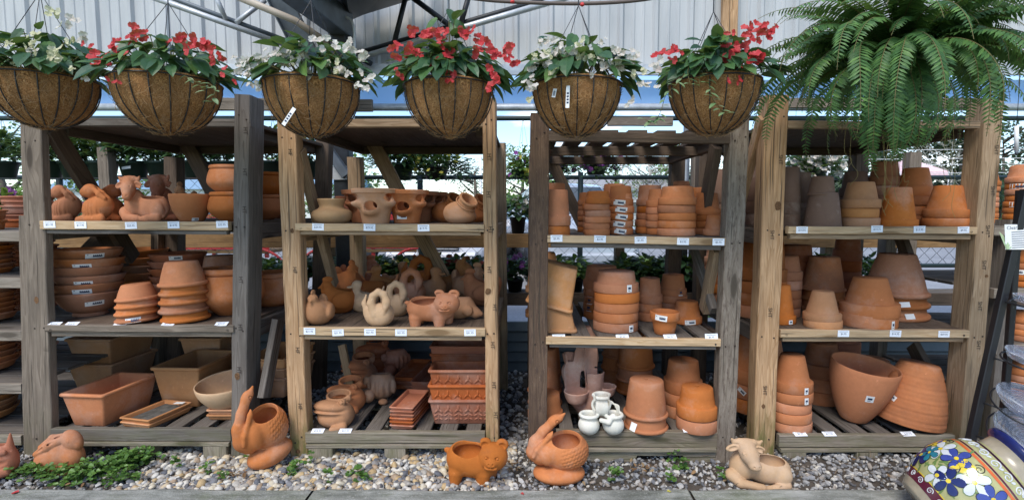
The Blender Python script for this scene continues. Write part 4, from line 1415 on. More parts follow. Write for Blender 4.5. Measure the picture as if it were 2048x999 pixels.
for i, (nm, n, w, hh, pt) in enumerate([('top', 8, 84, 36, 12), ('second', 5, 80, 34, 12), ('third', 4, 80, 32, 12), ('lowest', 4, 84, 36, 13)]):
    stack(None, 'band', 2044, w, n, hh, pt, Y=3.12, z=ZR[i]-.003, rb=.74, desc='front stack, %s shelf of the rack behind the plate stand' % nm, group='pots at the right edge',
          tags=[(1, -.35, 6, 28, 10), (4, -.25, 6, 28, 10)] if i == 0 else ([(2, -.3, 6, 22, 9)] if i == 1 else []))
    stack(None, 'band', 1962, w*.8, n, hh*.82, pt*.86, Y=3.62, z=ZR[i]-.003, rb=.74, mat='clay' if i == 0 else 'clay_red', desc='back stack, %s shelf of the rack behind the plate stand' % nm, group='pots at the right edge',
          tags=[(2, -.5, 5, 18, 7), (3, -.5, 5, 18, 7)] if i == 1 else [])

# ------------------------------------------------------------------ modelled clay: distance fields turned into one smooth skin
def smin(a, b, k):
    h = np.clip(.5+.5*(b-a)/k, 0, 1)
    return b*(1-h)+a*h-k*h*(1-h)
def cut(a, b, k): return -smin(-a, b, k)
def ell(P, c, r, rot=None):
    q = [P[i]-c[i] for i in range(3)]
    if rot:
        Mx = np.array(Euler(rot).to_matrix().transposed())
        q = [Mx[i][0]*q[0]+Mx[i][1]*q[1]+Mx[i][2]*q[2] for i in range(3)]
    k0 = np.sqrt(sum((q[i]/r[i])**2 for i in range(3)))
    k1 = np.sqrt(sum((q[i]/(r[i]*r[i]))**2 for i in range(3)))+1e-9
    return k0*(k0-1)/k1
def cap(P, a, b, ra, rb):
    a, b = np.array(a, float), np.array(b, float)
    d = b-a
    t = np.clip(sum((P[i]-a[i])*d[i] for i in range(3))/(d@d+1e-9), 0, 1)
    return np.sqrt(sum((P[i]-a[i]-d[i]*t)**2 for i in range(3)))-(ra+(rb-ra)*t)
def chain(P, pts, rad, k=3):
    out = None
    for i in range(len(pts)-1):
        c = cap(P, pts[i], pts[i+1], rad[i], rad[i+1])
        out = c if out is None else smin(out, c, k)
    return out
def nets(f, lo, hi, h):
    ax = [np.arange(lo[i], hi[i]+h, h) for i in range(3)]
    P = np.meshgrid(*ax, indexing='ij')
    G = f(P)
    G = G+1e-7
    nx, ny, nz = G.shape
    acc = np.zeros((nx-1, ny-1, nz-1, 3))
    cnt = np.zeros((nx-1, ny-1, nz-1))
    corners = [(0, 0, 0), (1, 0, 0), (0, 1, 0), (1, 1, 0), (0, 0, 1), (1, 0, 1), (0, 1, 1), (1, 1, 1)]
    def sub(c): return G[c[0]:nx-1+c[0], c[1]:ny-1+c[1], c[2]:nz-1+c[2]]
    for i in range(8):
        for j in range(i+1, 8):
            ci, cj = np.array(corners[i]), np.array(corners[j])
            if abs(ci-cj).sum() != 1: continue
            a, b = sub(ci), sub(cj)
            m = (a < 0) != (b < 0)
            t = np.where(m, a/(a-b+1e-12), 0)
            for d in range(3):
                acc[..., d] += np.where(m, ci[d]+(cj[d]-ci[d])*t, 0)
            cnt += m
    act = cnt > 0
    idx = -np.ones(act.shape, int)
    idx[act] = np.arange(act.sum())
    ii = np.argwhere(act)
    V = (ii+acc[act]/cnt[act][:, None])*h+np.array(lo)
    Fs = []
    sg = G < 0
    for d in range(3):
        s0 = [slice(None)]*3
        s1 = [slice(None)]*3
        s0[d], s1[d] = slice(0, -1), slice(1, None)
        ch = np.argwhere(sg[tuple(s0)] != sg[tuple(s1)])
        e, g = (d+1) % 3, (d+2) % 3
        ok = (ch[:, e] > 0) & (ch[:, g] > 0) & (ch[:, e] < act.shape[e]) & (ch[:, g] < act.shape[g])
        ch = ch[ok]
        def cell(de, dg):
            c = ch.copy()
            c[:, e] -= de
            c[:, g] -= dg
            return idx[c[:, 0], c[:, 1], c[:, 2]]
        q = np.stack([cell(1, 1), cell(0, 1), cell(0, 0), cell(1, 0)], 1)
        ins = sg[ch[:, 0], ch[:, 1], ch[:, 2]]
        q[~ins] = q[~ins][:, ::-1]
        Fs.append(q)
    Fq = np.concatenate(Fs)
    Fq = Fq[(Fq >= 0).all(1)]
    return V, Fq
_fig = {}
def figure_mesh(key, f, lo, hi, h=1.25):
    """distance field in photo-pixel units; cached"""
    if key not in _fig:
        _fig[key] = nets(f, lo, hi, h)
    return _fig[key]
def figure(key, f, box, name, cat, label, mat, u, v=None, z=0.0, Y=None, size=1.0, rot=(0, 0, 0), mirror=False, h=1.25, zs=1.06, group=None, dz=0, yo=.05):
    V, Fq = figure_mesh(key, f, box[0], box[1], h)
    if Y is None:
        Y = on(u, v, z)[1]+yo
    s = size/ppm(Y, z+.1)
    W_ = V*s*np.array([cosx(u), cosx(u), zs])
    if mirror:
        W_ = W_*np.array([-1, 1, 1])
        Fq = Fq[:, ::-1]
    o = link(name, np_mesh(name, W_, Fq, M[mat], True), None, ((u-CX)/ppm(Y, z), Y, z+dz), rot)
    tag(o, label, cat, group)
    return o

# ---- the figures
def f_pig(P):
    x, y, z = P
    d = cap(P, (-27, 0, 47), (20, 0, 45), 33, 31)
    d = smin(d, ell(P, (-4, 0, 36), (46, 31, 26)), 6)
    for (lx, ly) in ((16, -15), (30, 14), (-38, -15), (-36, 14)):
        d = smin(d, cap(P, (lx, ly, 22), (lx, ly*1.05, 4), 15, 12), 6)
    d = smin(d, ell(P, (-60, 2, 60), (6, 4, 6)), 3)
    hd = ell(P, (33, -17, 62), (30, 25, 29))
    hd = smin(hd, ell(P, (31, -39, 57), (11, 8, 9)), 5)
    hd = smin(hd, ell(P, (31, -39, 48), (13, 6, 4)), 3)
    for sx in (-1, 1):
        ear = ell(P, (33+sx*17, -17, 88), (13, 7, 12), (0, sx*.5, 0))
        ear = cut(ear, ell(P, (33+sx*17, -24, 86), (8, 5, 8)), 2)
        hd = smin(hd, ear, 2)
        hd = cut(hd, ell(P, (32+sx*11, -40, 68), (5, 4, 3.5)), 1.2)
        hd = smin(hd, ell(P, (32+sx*11, -38, 67.5), (2.8, 2.6, 2.4)), .6)
        hd = cut(hd, ell(P, (31+sx*4, -47, 58), (2, 3, 2.4)), .8)
    hd = cut(hd, cap(P, (21, -43, 50), (41, -43, 50), 1.6, 1.6), 1)
    d = smin(d, hd, 3)
    d = cut(d, ell(P, (-18, -9, 76), (31, 24, 32), (.25, 0, 0)), 2)
    d = cut(d, ell(P, (-14, 1, 52), (36, 22, 22)), 1.5)
    return np.maximum(d, -(z-0))
def f_pelican(P):
    x, y, z = P
    d = ell(P, (6, 0, 15), (53, 40, 20))
    b = ell(P, (20, 0, 62), (45, 36, 42), (0, -.12, 0))
    b = smin(b, ell(P, (-28, 0, 62), (26, 24, 30), (0, .4, 0)), 10)
    b = smin(b, ell(P, (-16, -17, 62), (20, 16, 24), (0, .3, 0)), 5)
    # scalloped feathers on the wing
    an = np.arctan2(-(y), z-66)
    m = np.clip((x-4)/10, 0, 1)*np.clip((86-z)/8, 0, 1)*np.clip((z-34)/6, 0, 1)
    row = (86-z+.35*x)/8.0
    b = b-m*(.9*np.abs(np.sin(row*PI))+1.1*np.abs(np.sin((x*.42+np.floor(row)*1.57))))
    n = chain(P, [(-46, 0, 60), (-42, 0, 80), (-26, 0, 103), (-8, 0, 122)], [16, 13, 10, 10], 6)
    n = smin(n, ell(P, (-2, 0, 126), (15, 11.5, 12), (0, -.5, 0)), 4)
    n = smin(n, cap(P, (5, 0, 130), (17, 0, 141), 8, 2), 4)
    bl = chain(P, [(8, -13, 118), (-14, -17, 100), (-40, -21, 72), (-47, -20, 58)], [4.5, 5.5, 5, 3.5], 3)
    bl = smin(bl, chain(P, [(8, -6, 113), (-6, -12, 94), (-34, -20, 68)], [4, 6.5, 3.5], 3), 2)
    bl = cut(bl, chain(P, [(8, -20, 112), (-12, -24.5, 96), (-44, -28, 66)], [1.6, 1.8, 1.4], 1), 1.2)
    n = smin(n, bl, 2)
    n = cut(n, np.abs(ell(P, (2, -12, 127), (4, 4, 4)))-.7, .5)
    d2 = smin(b, n, 6)
    d = smin(d, d2, 3)
    d = cut(d, ell(P, (19, -10, 96), (30, 26, 38), (.3, .2, 0)), 2)
    d = cut(d, ell(P, (20, 2, 66), (36, 26, 30)), 1.5)
    return np.maximum(d, -(z-0))
def f_cow(P):
    x, y, z = P
    d = ell(P, (22, 0, 32), (48, 30, 34))
    d = smin(d, ell(P, (-32, -2, 40), (28, 25, 36), (0, .15, 0)), 8)
    d = smin(d, ell(P, (44, -17, 26), (22, 16, 24)), 3)
    d = smin(d, chain(P, [(-58, -12, 20), (-44, -26, 9), (-2, -36, 7)], [14, 10, 8], 5), 3)
    d = smin(d, chain(P, [(52, -26, 10), (26, -35, 7), (6, -36, 6)], [10, 8, 6], 4), 2.5)
    d = smin(d, ell(P, (-10, -36, 7), (9, 7, 7)), 2)
    d = smin(d, chain(P, [(64, 0, 28), (60, -16, 12), (46, -30, 6)], [5, 5, 4], 3), 2)
    h = chain(P, [(-36, -16, 86), (-32, -27, 74), (-27, -40, 60)], [19, 17, 12], 6)
    h = smin(h, ell(P, (-26, -43, 57), (12, 10, 9)), 4)
    h = smin(h, cap(P, (-50, -13, 99), (-22, -14, 99), 6.5, 6.5), 5)
    for sx in (-1, 1):
        h = smin(h, chain(P, [(-36+sx*15, -13, 98), (-36+sx*26, -13, 97), (-36+sx*31, -15, 103)], [6.5, 5, 2.5], 2), 2)
        e = ell(P, (-36+sx*28, -16, 84), (15, 5.5, 8), (0, sx*.35, 0))
        e = cut(e, ell(P, (-36+sx*29, -21, 84), (10, 4, 5), (0, sx*.35, 0)), 1.5)
        h = smin(h, e, 2)
        h = smin(h, ell(P, (-33+sx*14, -34, 80), (4, 3.4, 4)), 1)
        h = cut(h, ell(P, (-33+sx*14.5, -37.8, 80), (4.4, 1.5, .9)), .6)
        h = cut(h, ell(P, (-26+sx*5.5, -52, 59), (2, 2.6, 1.8)), .8)
    h = cut(h, cap(P, (-36, -51, 51), (-16, -51, 51), 1.3, 1.3), .8)
    d = smin(d, h, 3)
    d = cut(d, ell(P, (25, -6, 68), (34, 23, 26), (.25, 0, 0)), 2)
    d = cut(d, ell(P, (24, 2, 40), (38, 21, 24)), 1.5)
    return np.maximum(d, -z)
def f_rabbit(P):
    x, y, z = P
    d = ell(P, (-8, 0, 32), (54, 34, 34), (0, -.22, 0))
    d = smin(d, ell(P, (-28, -14, 24), (26, 22, 24)), 8)
    d = smin(d, ell(P, (36, -4, 28), (26, 24, 26)), 8)
    d = smin(d, chain(P, [(10, -30, 8), (38, -28, 6)], [10, 8], 4), 3)
    h = ell(P, (40, -6, 60), (26, 19, 19), (0, .35, 0))
    h = smin(h, ell(P, (58, -8, 52), (9, 10, 9)), 5)
    h = smin(h, ell(P, (44, -23, 62), (4, 3, 4)), 1)
    d = smin(d, h, 4)
    for yy, zz in ((-22, 0), (-6, 8)):
        e = chain(P, [(24, yy*.7, 64+zz*.4), (-8, yy-4, 56+zz), (-42, yy-5, 42+zz)], [7, 9, 5], 4)
        e = cut(e, chain(P, [(14, yy-7, 66+zz*.4), (-36, yy-12, 47+zz)], [2, 2.5], 1), 1)
        d = smin(d, e, 2)
    d = cut(d, chain(P, [(18, 10, 84), (-20, 10, 70), (-40, 8, 58)], [10, 16, 10], 4), 2)
    d = cut(d, ell(P, (-10, 8, 40), (36, 20, 24)), 1.5)
    return np.maximum(d, -z)
def f_fish(P):
    x, y, z = P
    d = ell(P, (-4, 0, 34), (52, 36, 36))
    d = smin(d, cap(P, (26, 4, 50), (32, 4, 84), 14, 3), 6)
    d = smin(d, cap(P, (-40, 4, 50), (-48, 4, 84), 14, 3), 6)
    d = smin(d, chain(P, [(-30, -30, 46), (6, -36, 54), (34, -18, 56)], [6, 6, 5], 4), 3)
    d = smin(d, chain(P, [(-30, -34, 14), (6, -40, 16), (40, -20, 20)], [8, 9, 8], 4), 3)
    d = cut(d, chain(P, [(-26, -38, 30), (8, -42, 34), (40, -24, 38)], [6, 8, 5], 4), 2)
    d = cut(d, chain(P, [(-20, -34, 62), (20, -26, 68)], [3, 3], 3), 2)
    d = cut(d, ell(P, (-4, 4, 68), (26, 18, 30)), 2)
    return np.maximum(d, -z)
def f_swan(P):
    x, y, z = P
    d = ell(P, (2, 0, 22), (29, 23, 26))
    d = smin(d, chain(P, [(-18, 2, 26), (-25, 3, 42), (-23, 3, 58)], [12, 7, 2.5], 5), 4)
    d = smin(d, ell(P, (10, -12, 24), (18, 12, 20)), 5)
    d = cut(d, ell(P, (-6, 3, 46), (17, 14, 26)), 2)
    n = chain(P, [(-2, -16, 26), (-9, -17, 46), (-5, -17, 60), (6, -17, 68), (17, -17, 63), (22, -18, 50)], [9, 7.5, 6.5, 6.5, 6.5, 7], 2)
    n = smin(n, ell(P, (21, -19, 46), (8, 7, 10)), 3)
    n = smin(n, cap(P, (20, -22, 38), (17, -22, 28), 5, 2.5), 3)
    d = smin(d, n, 3)
    return np.maximum(d, -z)
def f_duck(P):
    x, y, z = P
    d = ell(P, (4, 0, 20), (29, 20, 22), (0, -.1, 0))
    d = smin(d, ell(P, (30, 0, 32), (9, 9, 7), (0, -.6, 0)), 6)
    d = smin(d, ell(P, (8, -15, 22), (18, 7, 12)), 3)
    n = chain(P, [(-14, 0, 26), (-9, -2, 42), (-7, -2, 50)], [12, 8, 8], 5)
    n = smin(n, ell(P, (-8, -3, 53), (11, 10, 10)), 3)
    n = smin(n, ell(P, (-20, -8, 50), (8, 5, 2.6), (0, 0, .5)), 2)
    n = smin(n, ell(P, (-10, -12, 56), (1.8, 1.8, 1.8)), .6)
    d = smin(d, n, 5)
    d = cut(d, ell(P, (13, 1, 42), (17, 12, 22)), 2)
    return np.maximum(d, -z)
def f_hen(P):
    x, y, z = P
    d = ell(P, (0, 4, 25), (31, 32, 27))
    d = smin(d, ell(P, (0, -16, 30), (20, 16, 22)), 8)
    n = chain(P, [(0, -18, 38), (0, -20, 52)], [13, 9], 5)
    n = smin(n, ell(P, (0, -22, 54), (10, 10, 10)), 3)
    n = smin(n, cap(P, (0, -29, 53), (0, -38, 50), 4, 1.2), 2)
    n = smin(n, ell(P, (0, -20, 66), (2.8, 10, 6)), 2)
    n = smin(n, ell(P, (0, -30, 45), (2.5, 3, 5)), 1.5)
    for sx in (-1, 1):
        n = smin(n, ell(P, (sx*7, -28, 57), (1.8, 1.8, 1.8)), .6)
        d = smin(d, ell(P, (sx*26, 2, 26), (8, 20, 15), (0, 0, sx*.15)), 4)
    d = smin(d, ell(P, (0, 32, 42), (10, 8, 14)), 6)
    d = smin(d, n, 4)
    d = cut(d, ell(P, (0, 10, 48), (20, 17, 26)), 2)
    return np.maximum(d, -z)
def f_mouse(P):
    x, y, z = P
    d = ell(P, (-8, 0, 24), (30, 22, 25))
    d = smin(d, chain(P, [(8, -2, 22), (26, -6, 12), (36, -8, 10)], [18, 9, 4], 6), 6)
    d = smin(d, ell(P, (12, -18, 18), (10, 7, 10)), 2)
    d = smin(d, ell(P, (12, 16, 20), (9, 6, 9)), 2)
    d = cut(d, ell(P, (-8, 2, 50), (20, 15, 26)), 2)
    return np.maximum(d, -z)
def f_dog(P):
    x, y, z = P
    d = ell(P, (-14, 0, 20), (30, 22, 22))
    d = cut(d, ell(P, (-16, 0, 40), (22, 16, 24)), 2)
    n = chain(P, [(12, -2, 12), (16, -4, 34), (20, -5, 50)], [13, 11, 9], 4)
    n = smin(n, chain(P, [(20, -6, 54), (30, -9, 48), (37, -10, 43)], [10, 8, 6], 3), 3)
    n = smin(n, ell(P, (24, -14, 60), (4, 3, 9), (0, .3, 0)), 2)
    n = smin(n, ell(P, (22, 3, 60), (4, 3, 9), (0, .3, 0)), 2)
    n = smin(n, chain(P, [(14, -10, 30), (26, -14, 14), (28, -14, 4)], [6, 5, 6], 3), 3)
    d = smin(d, n, 4)
    return np.maximum(d, -z)
def f_frog(P):
    x, y, z = P
    d = ell(P, (2, 0, 20), (38, 38, 26))
    d = smin(d, ell(P, (22, -8, 24), (18, 24, 26)), 6)
    hd = ell(P, (-3, -10, 43), (37, 31, 14), (-.24, .08, 0))
    hd = cut(hd, ell(P, (-4, -18, 35), (46, 36, 1.2), (-.22, .07, 0)), 1.0)
    for (ex, ey) in ((22, -14), (26, 8)):
        hd = smin(hd, ell(P, (ex, ey-6, 56), (8, 8, 8)), 2.5)
        hd = cut(hd, np.abs(ell(P, (ex, ey-12, 57), (5, 5, 5)))-.5, .5)
    lip = ell(P, (-3, -9, 31), (38, 33, 6), (-.22, .07, 0))
    d = smin(d, lip, 4)
    d = smin(d, hd, 3)
    d = smin(d, cap(P, (26, -30, 6), (8, -40, 4), 9, 7), 4)
    d = cut(d, ell(P, (6, 8, 62), (22, 18, 30)), 1.5)
    rim = np.abs(ell(P, (6, 8, 62), (24, 20, 32)))-2.2
    d = smin(d, np.maximum(rim, np.abs(z-55-.25*(y))-7), 2)
    return np.maximum(d, -z)
def f_turtle(P):
    x, y, z = P
    d = ell(P, (6, 2, 32), (30, 28, 30), (.25, 0, 0))
    d = d-1.6*np.sin(x*.55)*np.clip((46-z)/10, 0, 1)*np.clip((z-10)/8, 0, 1)*np.clip((-y)/8, 0, 1)
    d = smin(d, ell(P, (-16, -24, 17), (14, 14, 13)), 3)
    d = smin(d, ell(P, (-25, -6, 42), (8, 8, 9)), 4)
    d = smin(d, ell(P, (16, -26, 6), (10, 9, 6)), 4)
    d = smin(d, ell(P, (34, -6, 30), (6, 8, 14)), 4)
    d = cut(d, ell(P, (6, 4, 60), (20, 18, 30), (.2, 0, 0)), 2)
    return np.maximum(d, -z)
def f_bunny(P):
    x, y, z = P
    d = ell(P, (4, 0, 21), (30, 24, 23))
    m = np.clip((-y-6)/8, 0, 1)*np.clip((46-z)/8, 0, 1)*np.clip((z-8)/6, 0, 1)
    d = d-m*.7*np.sin(x*.75+.06*z*np.sin(x*.2))
    d = smin(d, ell(P, (24, 0, 30), (24, 20, 20)), 8)
    d = smin(d, chain(P, [(-14, -14, 5), (-28, -18, 3)], [8, 6], 4), 4)
    d = smin(d, chain(P, [(30, -16, 5), (-4, -22, 4)], [8, 5], 4), 4)
    h = ell(P, (-4, -4, 56), (18, 14, 13))
    h = smin(h, ell(P, (-18, -6, 53), (9, 9, 8)), 4)
    h = smin(h, ell(P, (-4, -17, 58), (2.4, 2, 2.4)), .6)
    h = cut(h, cap(P, (-27, -8, 51), (-16, -15, 50), .8, .8), .6)
    d = smin(d, h, 4)
    for yy in (-9, 3):
        d = smin(d, chain(P, [(9, yy, 60), (24, yy-3, 50), (38, yy-3, 42)], [4, 6, 4], 3), 2)
    return np.maximum(d, -z)
B0 = ((-72, -60, -2), (72, 60, 100))
ANI = 'animal shaped terracotta planters'
g0 = -.004
# on the gravel
figure('fish', f_fish, B0, 'fish_planter', 'planter', 'reddish fish planter with upright fin cut by the left picture edge', 'clay_red', 2, 966, g0, group=ANI)
figure('rabbit', f_rabbit, B0, 'rabbit_planter', 'planter', 'cracked terracotta rabbit planter lying in clover below the grey rack', 'clay', 126, 950, g0, rot=(0, R(-3), 0), group=ANI)
figure('pelican', f_pelican, ((-74, -50, -2), (76, 50, 152)), 'pelican_planter', 'planter', 'terracotta pelican planter tilted against the post between grey and pine racks', 'clay', 541, 941, g0, size=.92, zs=1.24, rot=(R(-2), R(-14), R(50)), group=ANI, dz=.025)
figure('pelican', f_pelican, ((-74, -50, -2), (76, 50, 152)), 'pelican_planter', 'planter', 'upright terracotta pelican planter standing before the dark rack', 'clay', 1112, 968, g0, size=.98, group=ANI, zs=.98)
figure('pig', f_pig, ((-72, -56, -2), (66, 40, 104)), 'pig_planter', 'planter', 'terracotta pig planter standing on pebbles below the pine rack', 'clay', 950, 970, g0, rot=(0, R(4), 0), group=ANI, zs=.97)
figure('cow', f_cow, ((-84, -62, -2), (80, 40, 116)), 'cow_planter', 'planter', 'tan lying cow planter with horns in front of the knotty post', 'clay_pale', 1512, 974, g0, rot=(0, R(4), 0), group=ANI, zs=.86, size=1.03)
# on the pine rack, middle shelf
zB1, zB0, zBb = RACKS['B']['z'][1]-.004, RACKS['B']['z'][0]-.004, RACKS['B']['zb']
SW = ((-44, -46, -2), (48, 40, 80))
figure('hen', f_hen, ((-46, -48, -2), (46, 52, 82)), 'hen_planter', 'planter', 'pale hen planter facing forward at the left end of the pine middle shelf', 'clay_tan', 636, 652, zB1, size=1.04, group=ANI, zs=.97)
figure('hen', f_hen, ((-46, -48, -2), (46, 52, 82)), 'hen_planter', 'planter', 'orange hen planter turned left behind the pale front hen', 'clay', 678, 628, zB1, size=1.06, rot=(0, 0, R(-62)), group=ANI, zs=.97)
figure('hen', f_hen, ((-46, -48, -2), (46, 52, 82)), 'hen_planter', 'planter', 'hen planter third from the front along the left side, pine rack', 'clay', 694, 598, zB1, size=1.12, rot=(0, 0, R(50)), group=ANI, zs=.97)
figure('hen', f_hen, ((-46, -48, -2), (46, 52, 82)), 'hen_planter', 'planter', 'hindmost reddish hen planter on the pine middle shelf by the back post', 'clay_red', 722, 586, zB1, size=1.06, rot=(0, 0, R(120)), group=ANI, zs=.97)
figure('duck', f_duck, SW, 'duck_planter', 'planter', 'tan duck planter behind the pale front swan', 'clay_pale', 725, 626, zB1, size=1.04, group=ANI, zs=.97)
figure('duck', f_duck, SW, 'duck_planter', 'planter', 'shadowed duck planter further back behind the tan duck', 'clay_tan', 764, 596, zB1, size=1.06, group=ANI, zs=.97)
figure('swan', f_swan, SW, 'swan_planter', 'planter', 'pale cream swan planter at the front of the pine middle shelf', 'clay_pale', 757, 654, zB1, size=1.06, group=ANI, zs=.97)
figure('swan', f_swan, SW, 'swan_planter', 'planter', 'cream swan planter just right behind the front swan', 'clay_pale', 791, 634, zB1, size=1.01, group=ANI, zs=.97)
figure('swan', f_swan, SW, 'swan_planter', 'planter', 'orange swan planter behind the pig with arched neck', 'clay', 820, 612, zB1, size=1.06, group=ANI, zs=.97)
figure('swan', f_swan, SW, 'swan_planter', 'planter', 'hindmost reddish swan planter with the highest arched neck', 'clay', 839, 592, zB1, size=1.14, group=ANI, zs=.97)
figure('duck', f_duck, SW, 'duck_planter', 'planter', 'plain tan bird planter with raised tail behind the pig back', 'clay_tan', 864, 602, zB1, size=1.10, mirror=True, group=ANI, zs=.97)
figure('dog', f_dog, SW, 'dog_planter', 'planter', 'dog planter looking right at the back of the pine middle shelf', 'clay_tan', 901, 592, zB1, size=1.17, group=ANI, zs=.97)
figure('pig', f_pig, ((-72, -56, -2), (66, 40, 104)), 'pig_planter', 'planter', 'smooth pig planter on the pine middle shelf front edge', 'clay', 867, 653, zB1, size=0.89, group=ANI, zs=.82)
figure('mouse', f_mouse, SW, 'mouse_planter', 'planter', 'mouse planter peeping out behind the shelf pig', 'clay_tan', 925, 640, zB1, size=1.06, group=ANI, zs=.97)
figure('hen', f_hen, ((-46, -48, -2), (46, 52, 82)), 'hen_planter', 'planter', 'bird planter half behind the pine right post, middle shelf', 'clay', 962, 612, zB1, size=1.06, rot=(0, 0, R(-80)), group=ANI, zs=.97)
figure('mouse', f_mouse, SW, 'mouse_planter', 'planter', 'small round planter between the tan duck and the hens', 'clay', 742, 604, zB1, size=0.90, group=ANI, mirror=True)
figure('duck', f_duck, SW, 'duck_planter', 'planter', 'duck planter at the back between two swans', 'clay_tan', 800, 588, zB1, size=0.95, group=ANI, mirror=True)
figure('frog', f_frog, ((-50, -60, -2), (50, 50, 84)), 'frog_planter', 'planter', 'round planter in the back row left of the dog planter', 'clay_tan', 872, 586, zB1, size=0.66, group=ANI)
figure('hen', f_hen, ((-46, -48, -2), (46, 52, 82)), 'hen_planter', 'planter', 'hen planter behind the mouse planter near the pine right post', 'clay_tan', 938, 598, zB1, size=0.95, rot=(0, 0, R(70)), group=ANI)
# frogs and turtle on the pallet
FR = ((-50, -60, -2), (50, 50, 84))
for u, v, m, lab, sz in ((671, 864, 'clay_tan', 'wide-mouthed frog planter at the front of the pine pallet', 1.0), (695, 830, 'clay', 'second frog planter behind the front frog', .95),
                         (721, 776, 'clay', 'third frog planter in the shade behind two others', .90)):
    figure('frog', f_frog, FR, 'frog_planter', 'planter', lab, m, u, v, zBb, size=sz, group=ANI, yo=.115, zs=.92)
figure('turtle', f_turtle, FR, 'turtle_planter', 'planter', 'ribbed turtle planter right of the second frog', 'clay_tan', 758, 806, zBb, size=.95, group=ANI)
figure('frog', f_frog, FR, 'frog_planter', 'planter', 'reddish frog planter at the very back by the pine back post', 'clay_red', 748, 744, zBb, size=.92, rot=(0, 0, R(20)), group=ANI)
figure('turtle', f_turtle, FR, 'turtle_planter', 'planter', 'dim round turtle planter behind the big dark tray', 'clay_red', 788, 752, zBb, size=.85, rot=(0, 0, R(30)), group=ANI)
# grey rack, upper shelf
zA0 = RACKS['A']['z'][0]-.004
BN = ((-44, -44, -2), (62, 40, 80))
figure('bunny', f_bunny, BN, 'bunny_planter', 'planter', 'bunny figure leftmost on the grey rack upper shelf', 'clay', 128, None, zA0, Y=3.02, size=.98, group=ANI)
figure('bunny', f_bunny, BN, 'bunny_planter', 'planter', 'bunny figure with ruffled chest next to the calf', 'clay', 190, None, zA0, Y=2.95, size=1.02, group=ANI)
figure('bunny', f_bunny, BN, 'bunny_planter', 'planter', 'bunny figure half hidden behind the ruffled one', 'clay_red', 228, None, zA0, Y=3.18, size=.98, mirror=True, group=ANI)
figure('cow', f_cow, ((-84, -62, -2), (80, 40, 116)), 'calf_planter', 'planter', 'reclining calf planter in the middle of the grey upper shelf', 'clay', 294, None, zA0, Y=3.0, size=.80, group=ANI)
figure('cow', f_cow, ((-84, -62, -2), (80, 40, 116)), 'calf_planter', 'planter', 'calf planter behind the reclining calf and the bowl', 'clay_red', 352, None, zA0, Y=3.3, size=.80, group=ANI)
figure('hen', f_hen, ((-46, -48, -2), (46, 52, 82)), 'hen_planter', 'planter', 'hen figure peeping over the wheel-marked bowl', 'clay_tan', 374, None, zA0, Y=3.25, size=1.0, group=ANI)

# ---- strawberry pots
def f_straw(P):
    x, y, z = P
    r = np.sqrt(x*x+y*y)
    R0 = 26+z*.22+2.5*np.clip((z-50)/8, 0, 1)
    d = np.maximum(r-R0, np.maximum(-z, z-68))*.97
    d = smin(d, np.maximum(np.abs(r-(R0+2.2))-2.2, np.abs(z-63)-4.6), 1.5)
    d = np.maximum(d, -z)
    for a, zz in ((-PI/2-.05, 26), (-PI/2-1.15, 42), (-PI/2+1.10, 42), (PI/2, 30)):
        cx, cy = math.cos(a), math.sin(a)
        rr = 27+zz*.22
        d = smin(d, ell(P, (cx*(rr-4), cy*(rr-4), zz-1), (16, 16, 10)), 8)
    d = cut(d, np.maximum(r-(R0-5), 6-z), 1)
    for a, zz in ((-PI/2-.05, 26), (-PI/2-1.15, 42), (-PI/2+1.10, 42), (PI/2, 30)):
        cx, cy = math.cos(a), math.sin(a)
        rr = 27+zz*.22
        d = cut(d, ell(P, (cx*(rr+2), cy*(rr+2), zz+8), (14.5, 14.5, 9.5)), 1.5)
    return np.maximum(d, -z)
ST = ((-52, -52, -2), (52, 52, 74))
GS = 'strawberry pots on the pine rack'
for u, Y, sz, m, lab, rz in ((752, 2.98, 1.02, 'clay_tan', 'strawberry pot at the very front with a ribbed rim', 0), (729, 3.18, .95, 'clay', 'strawberry pot directly behind the front one, to its left', .6),
                             (814, 3.06, .97, 'clay', 'strawberry pot with a white tag, right of the front one', .0), (838, 3.26, .90, 'clay', 'third strawberry pot in the row receding to the right', -.2),
                             (856, 3.44, .86, 'clay', 'fourth strawberry pot in the receding row', -.2), (871, 3.62, .80, 'clay_bowl', 'last and dimmest strawberry pot in the receding row', -.1)):
    o = figure('straw', f_straw, ST, 'strawberry_pot', 'flower pot', lab, m, u, None, zB0, Y=Y, size=sz, rot=(0, 0, rz), zs=1.0, group=GS)
    if 'white tag' in lab:
        s = sz/ppm(Y, zB0)
        mb = MB()
        mb.board((-.01, -31*s*.93, 9*s), (-.01, -31.8*s*.93, 17*s), .055, .0012, (1, 0, 0), .0002, 0, 0, 1)
        mb.board((.0, -32*s*.935, 12*s), (.0, -32.3*s*.935, 14.5*s), .028, .0012, (1, 0, 0), .0002, 1, 0, 1)
        me = mb.mesh('price_sticker', [M['sticker'], M['ink']])
        link('price_sticker', me, o)
stack(('B', 0), 'lowjar', 665, 58, 1, 50, 10, Y=2.96, inv=False, mat='clay_pale', rb=1.02, name='low_jar', cat='jar', desc='squat ochre jar with a wide neck at the left of the pine upper shelf')
stack(('B', 0), 'lowjar', 700, 58, 1, 50, 10, Y=3.36, inv=False, mat='clay_red', rb=1.02, name='low_jar', cat='jar', desc='squat jar in the shade behind the ochre jar')
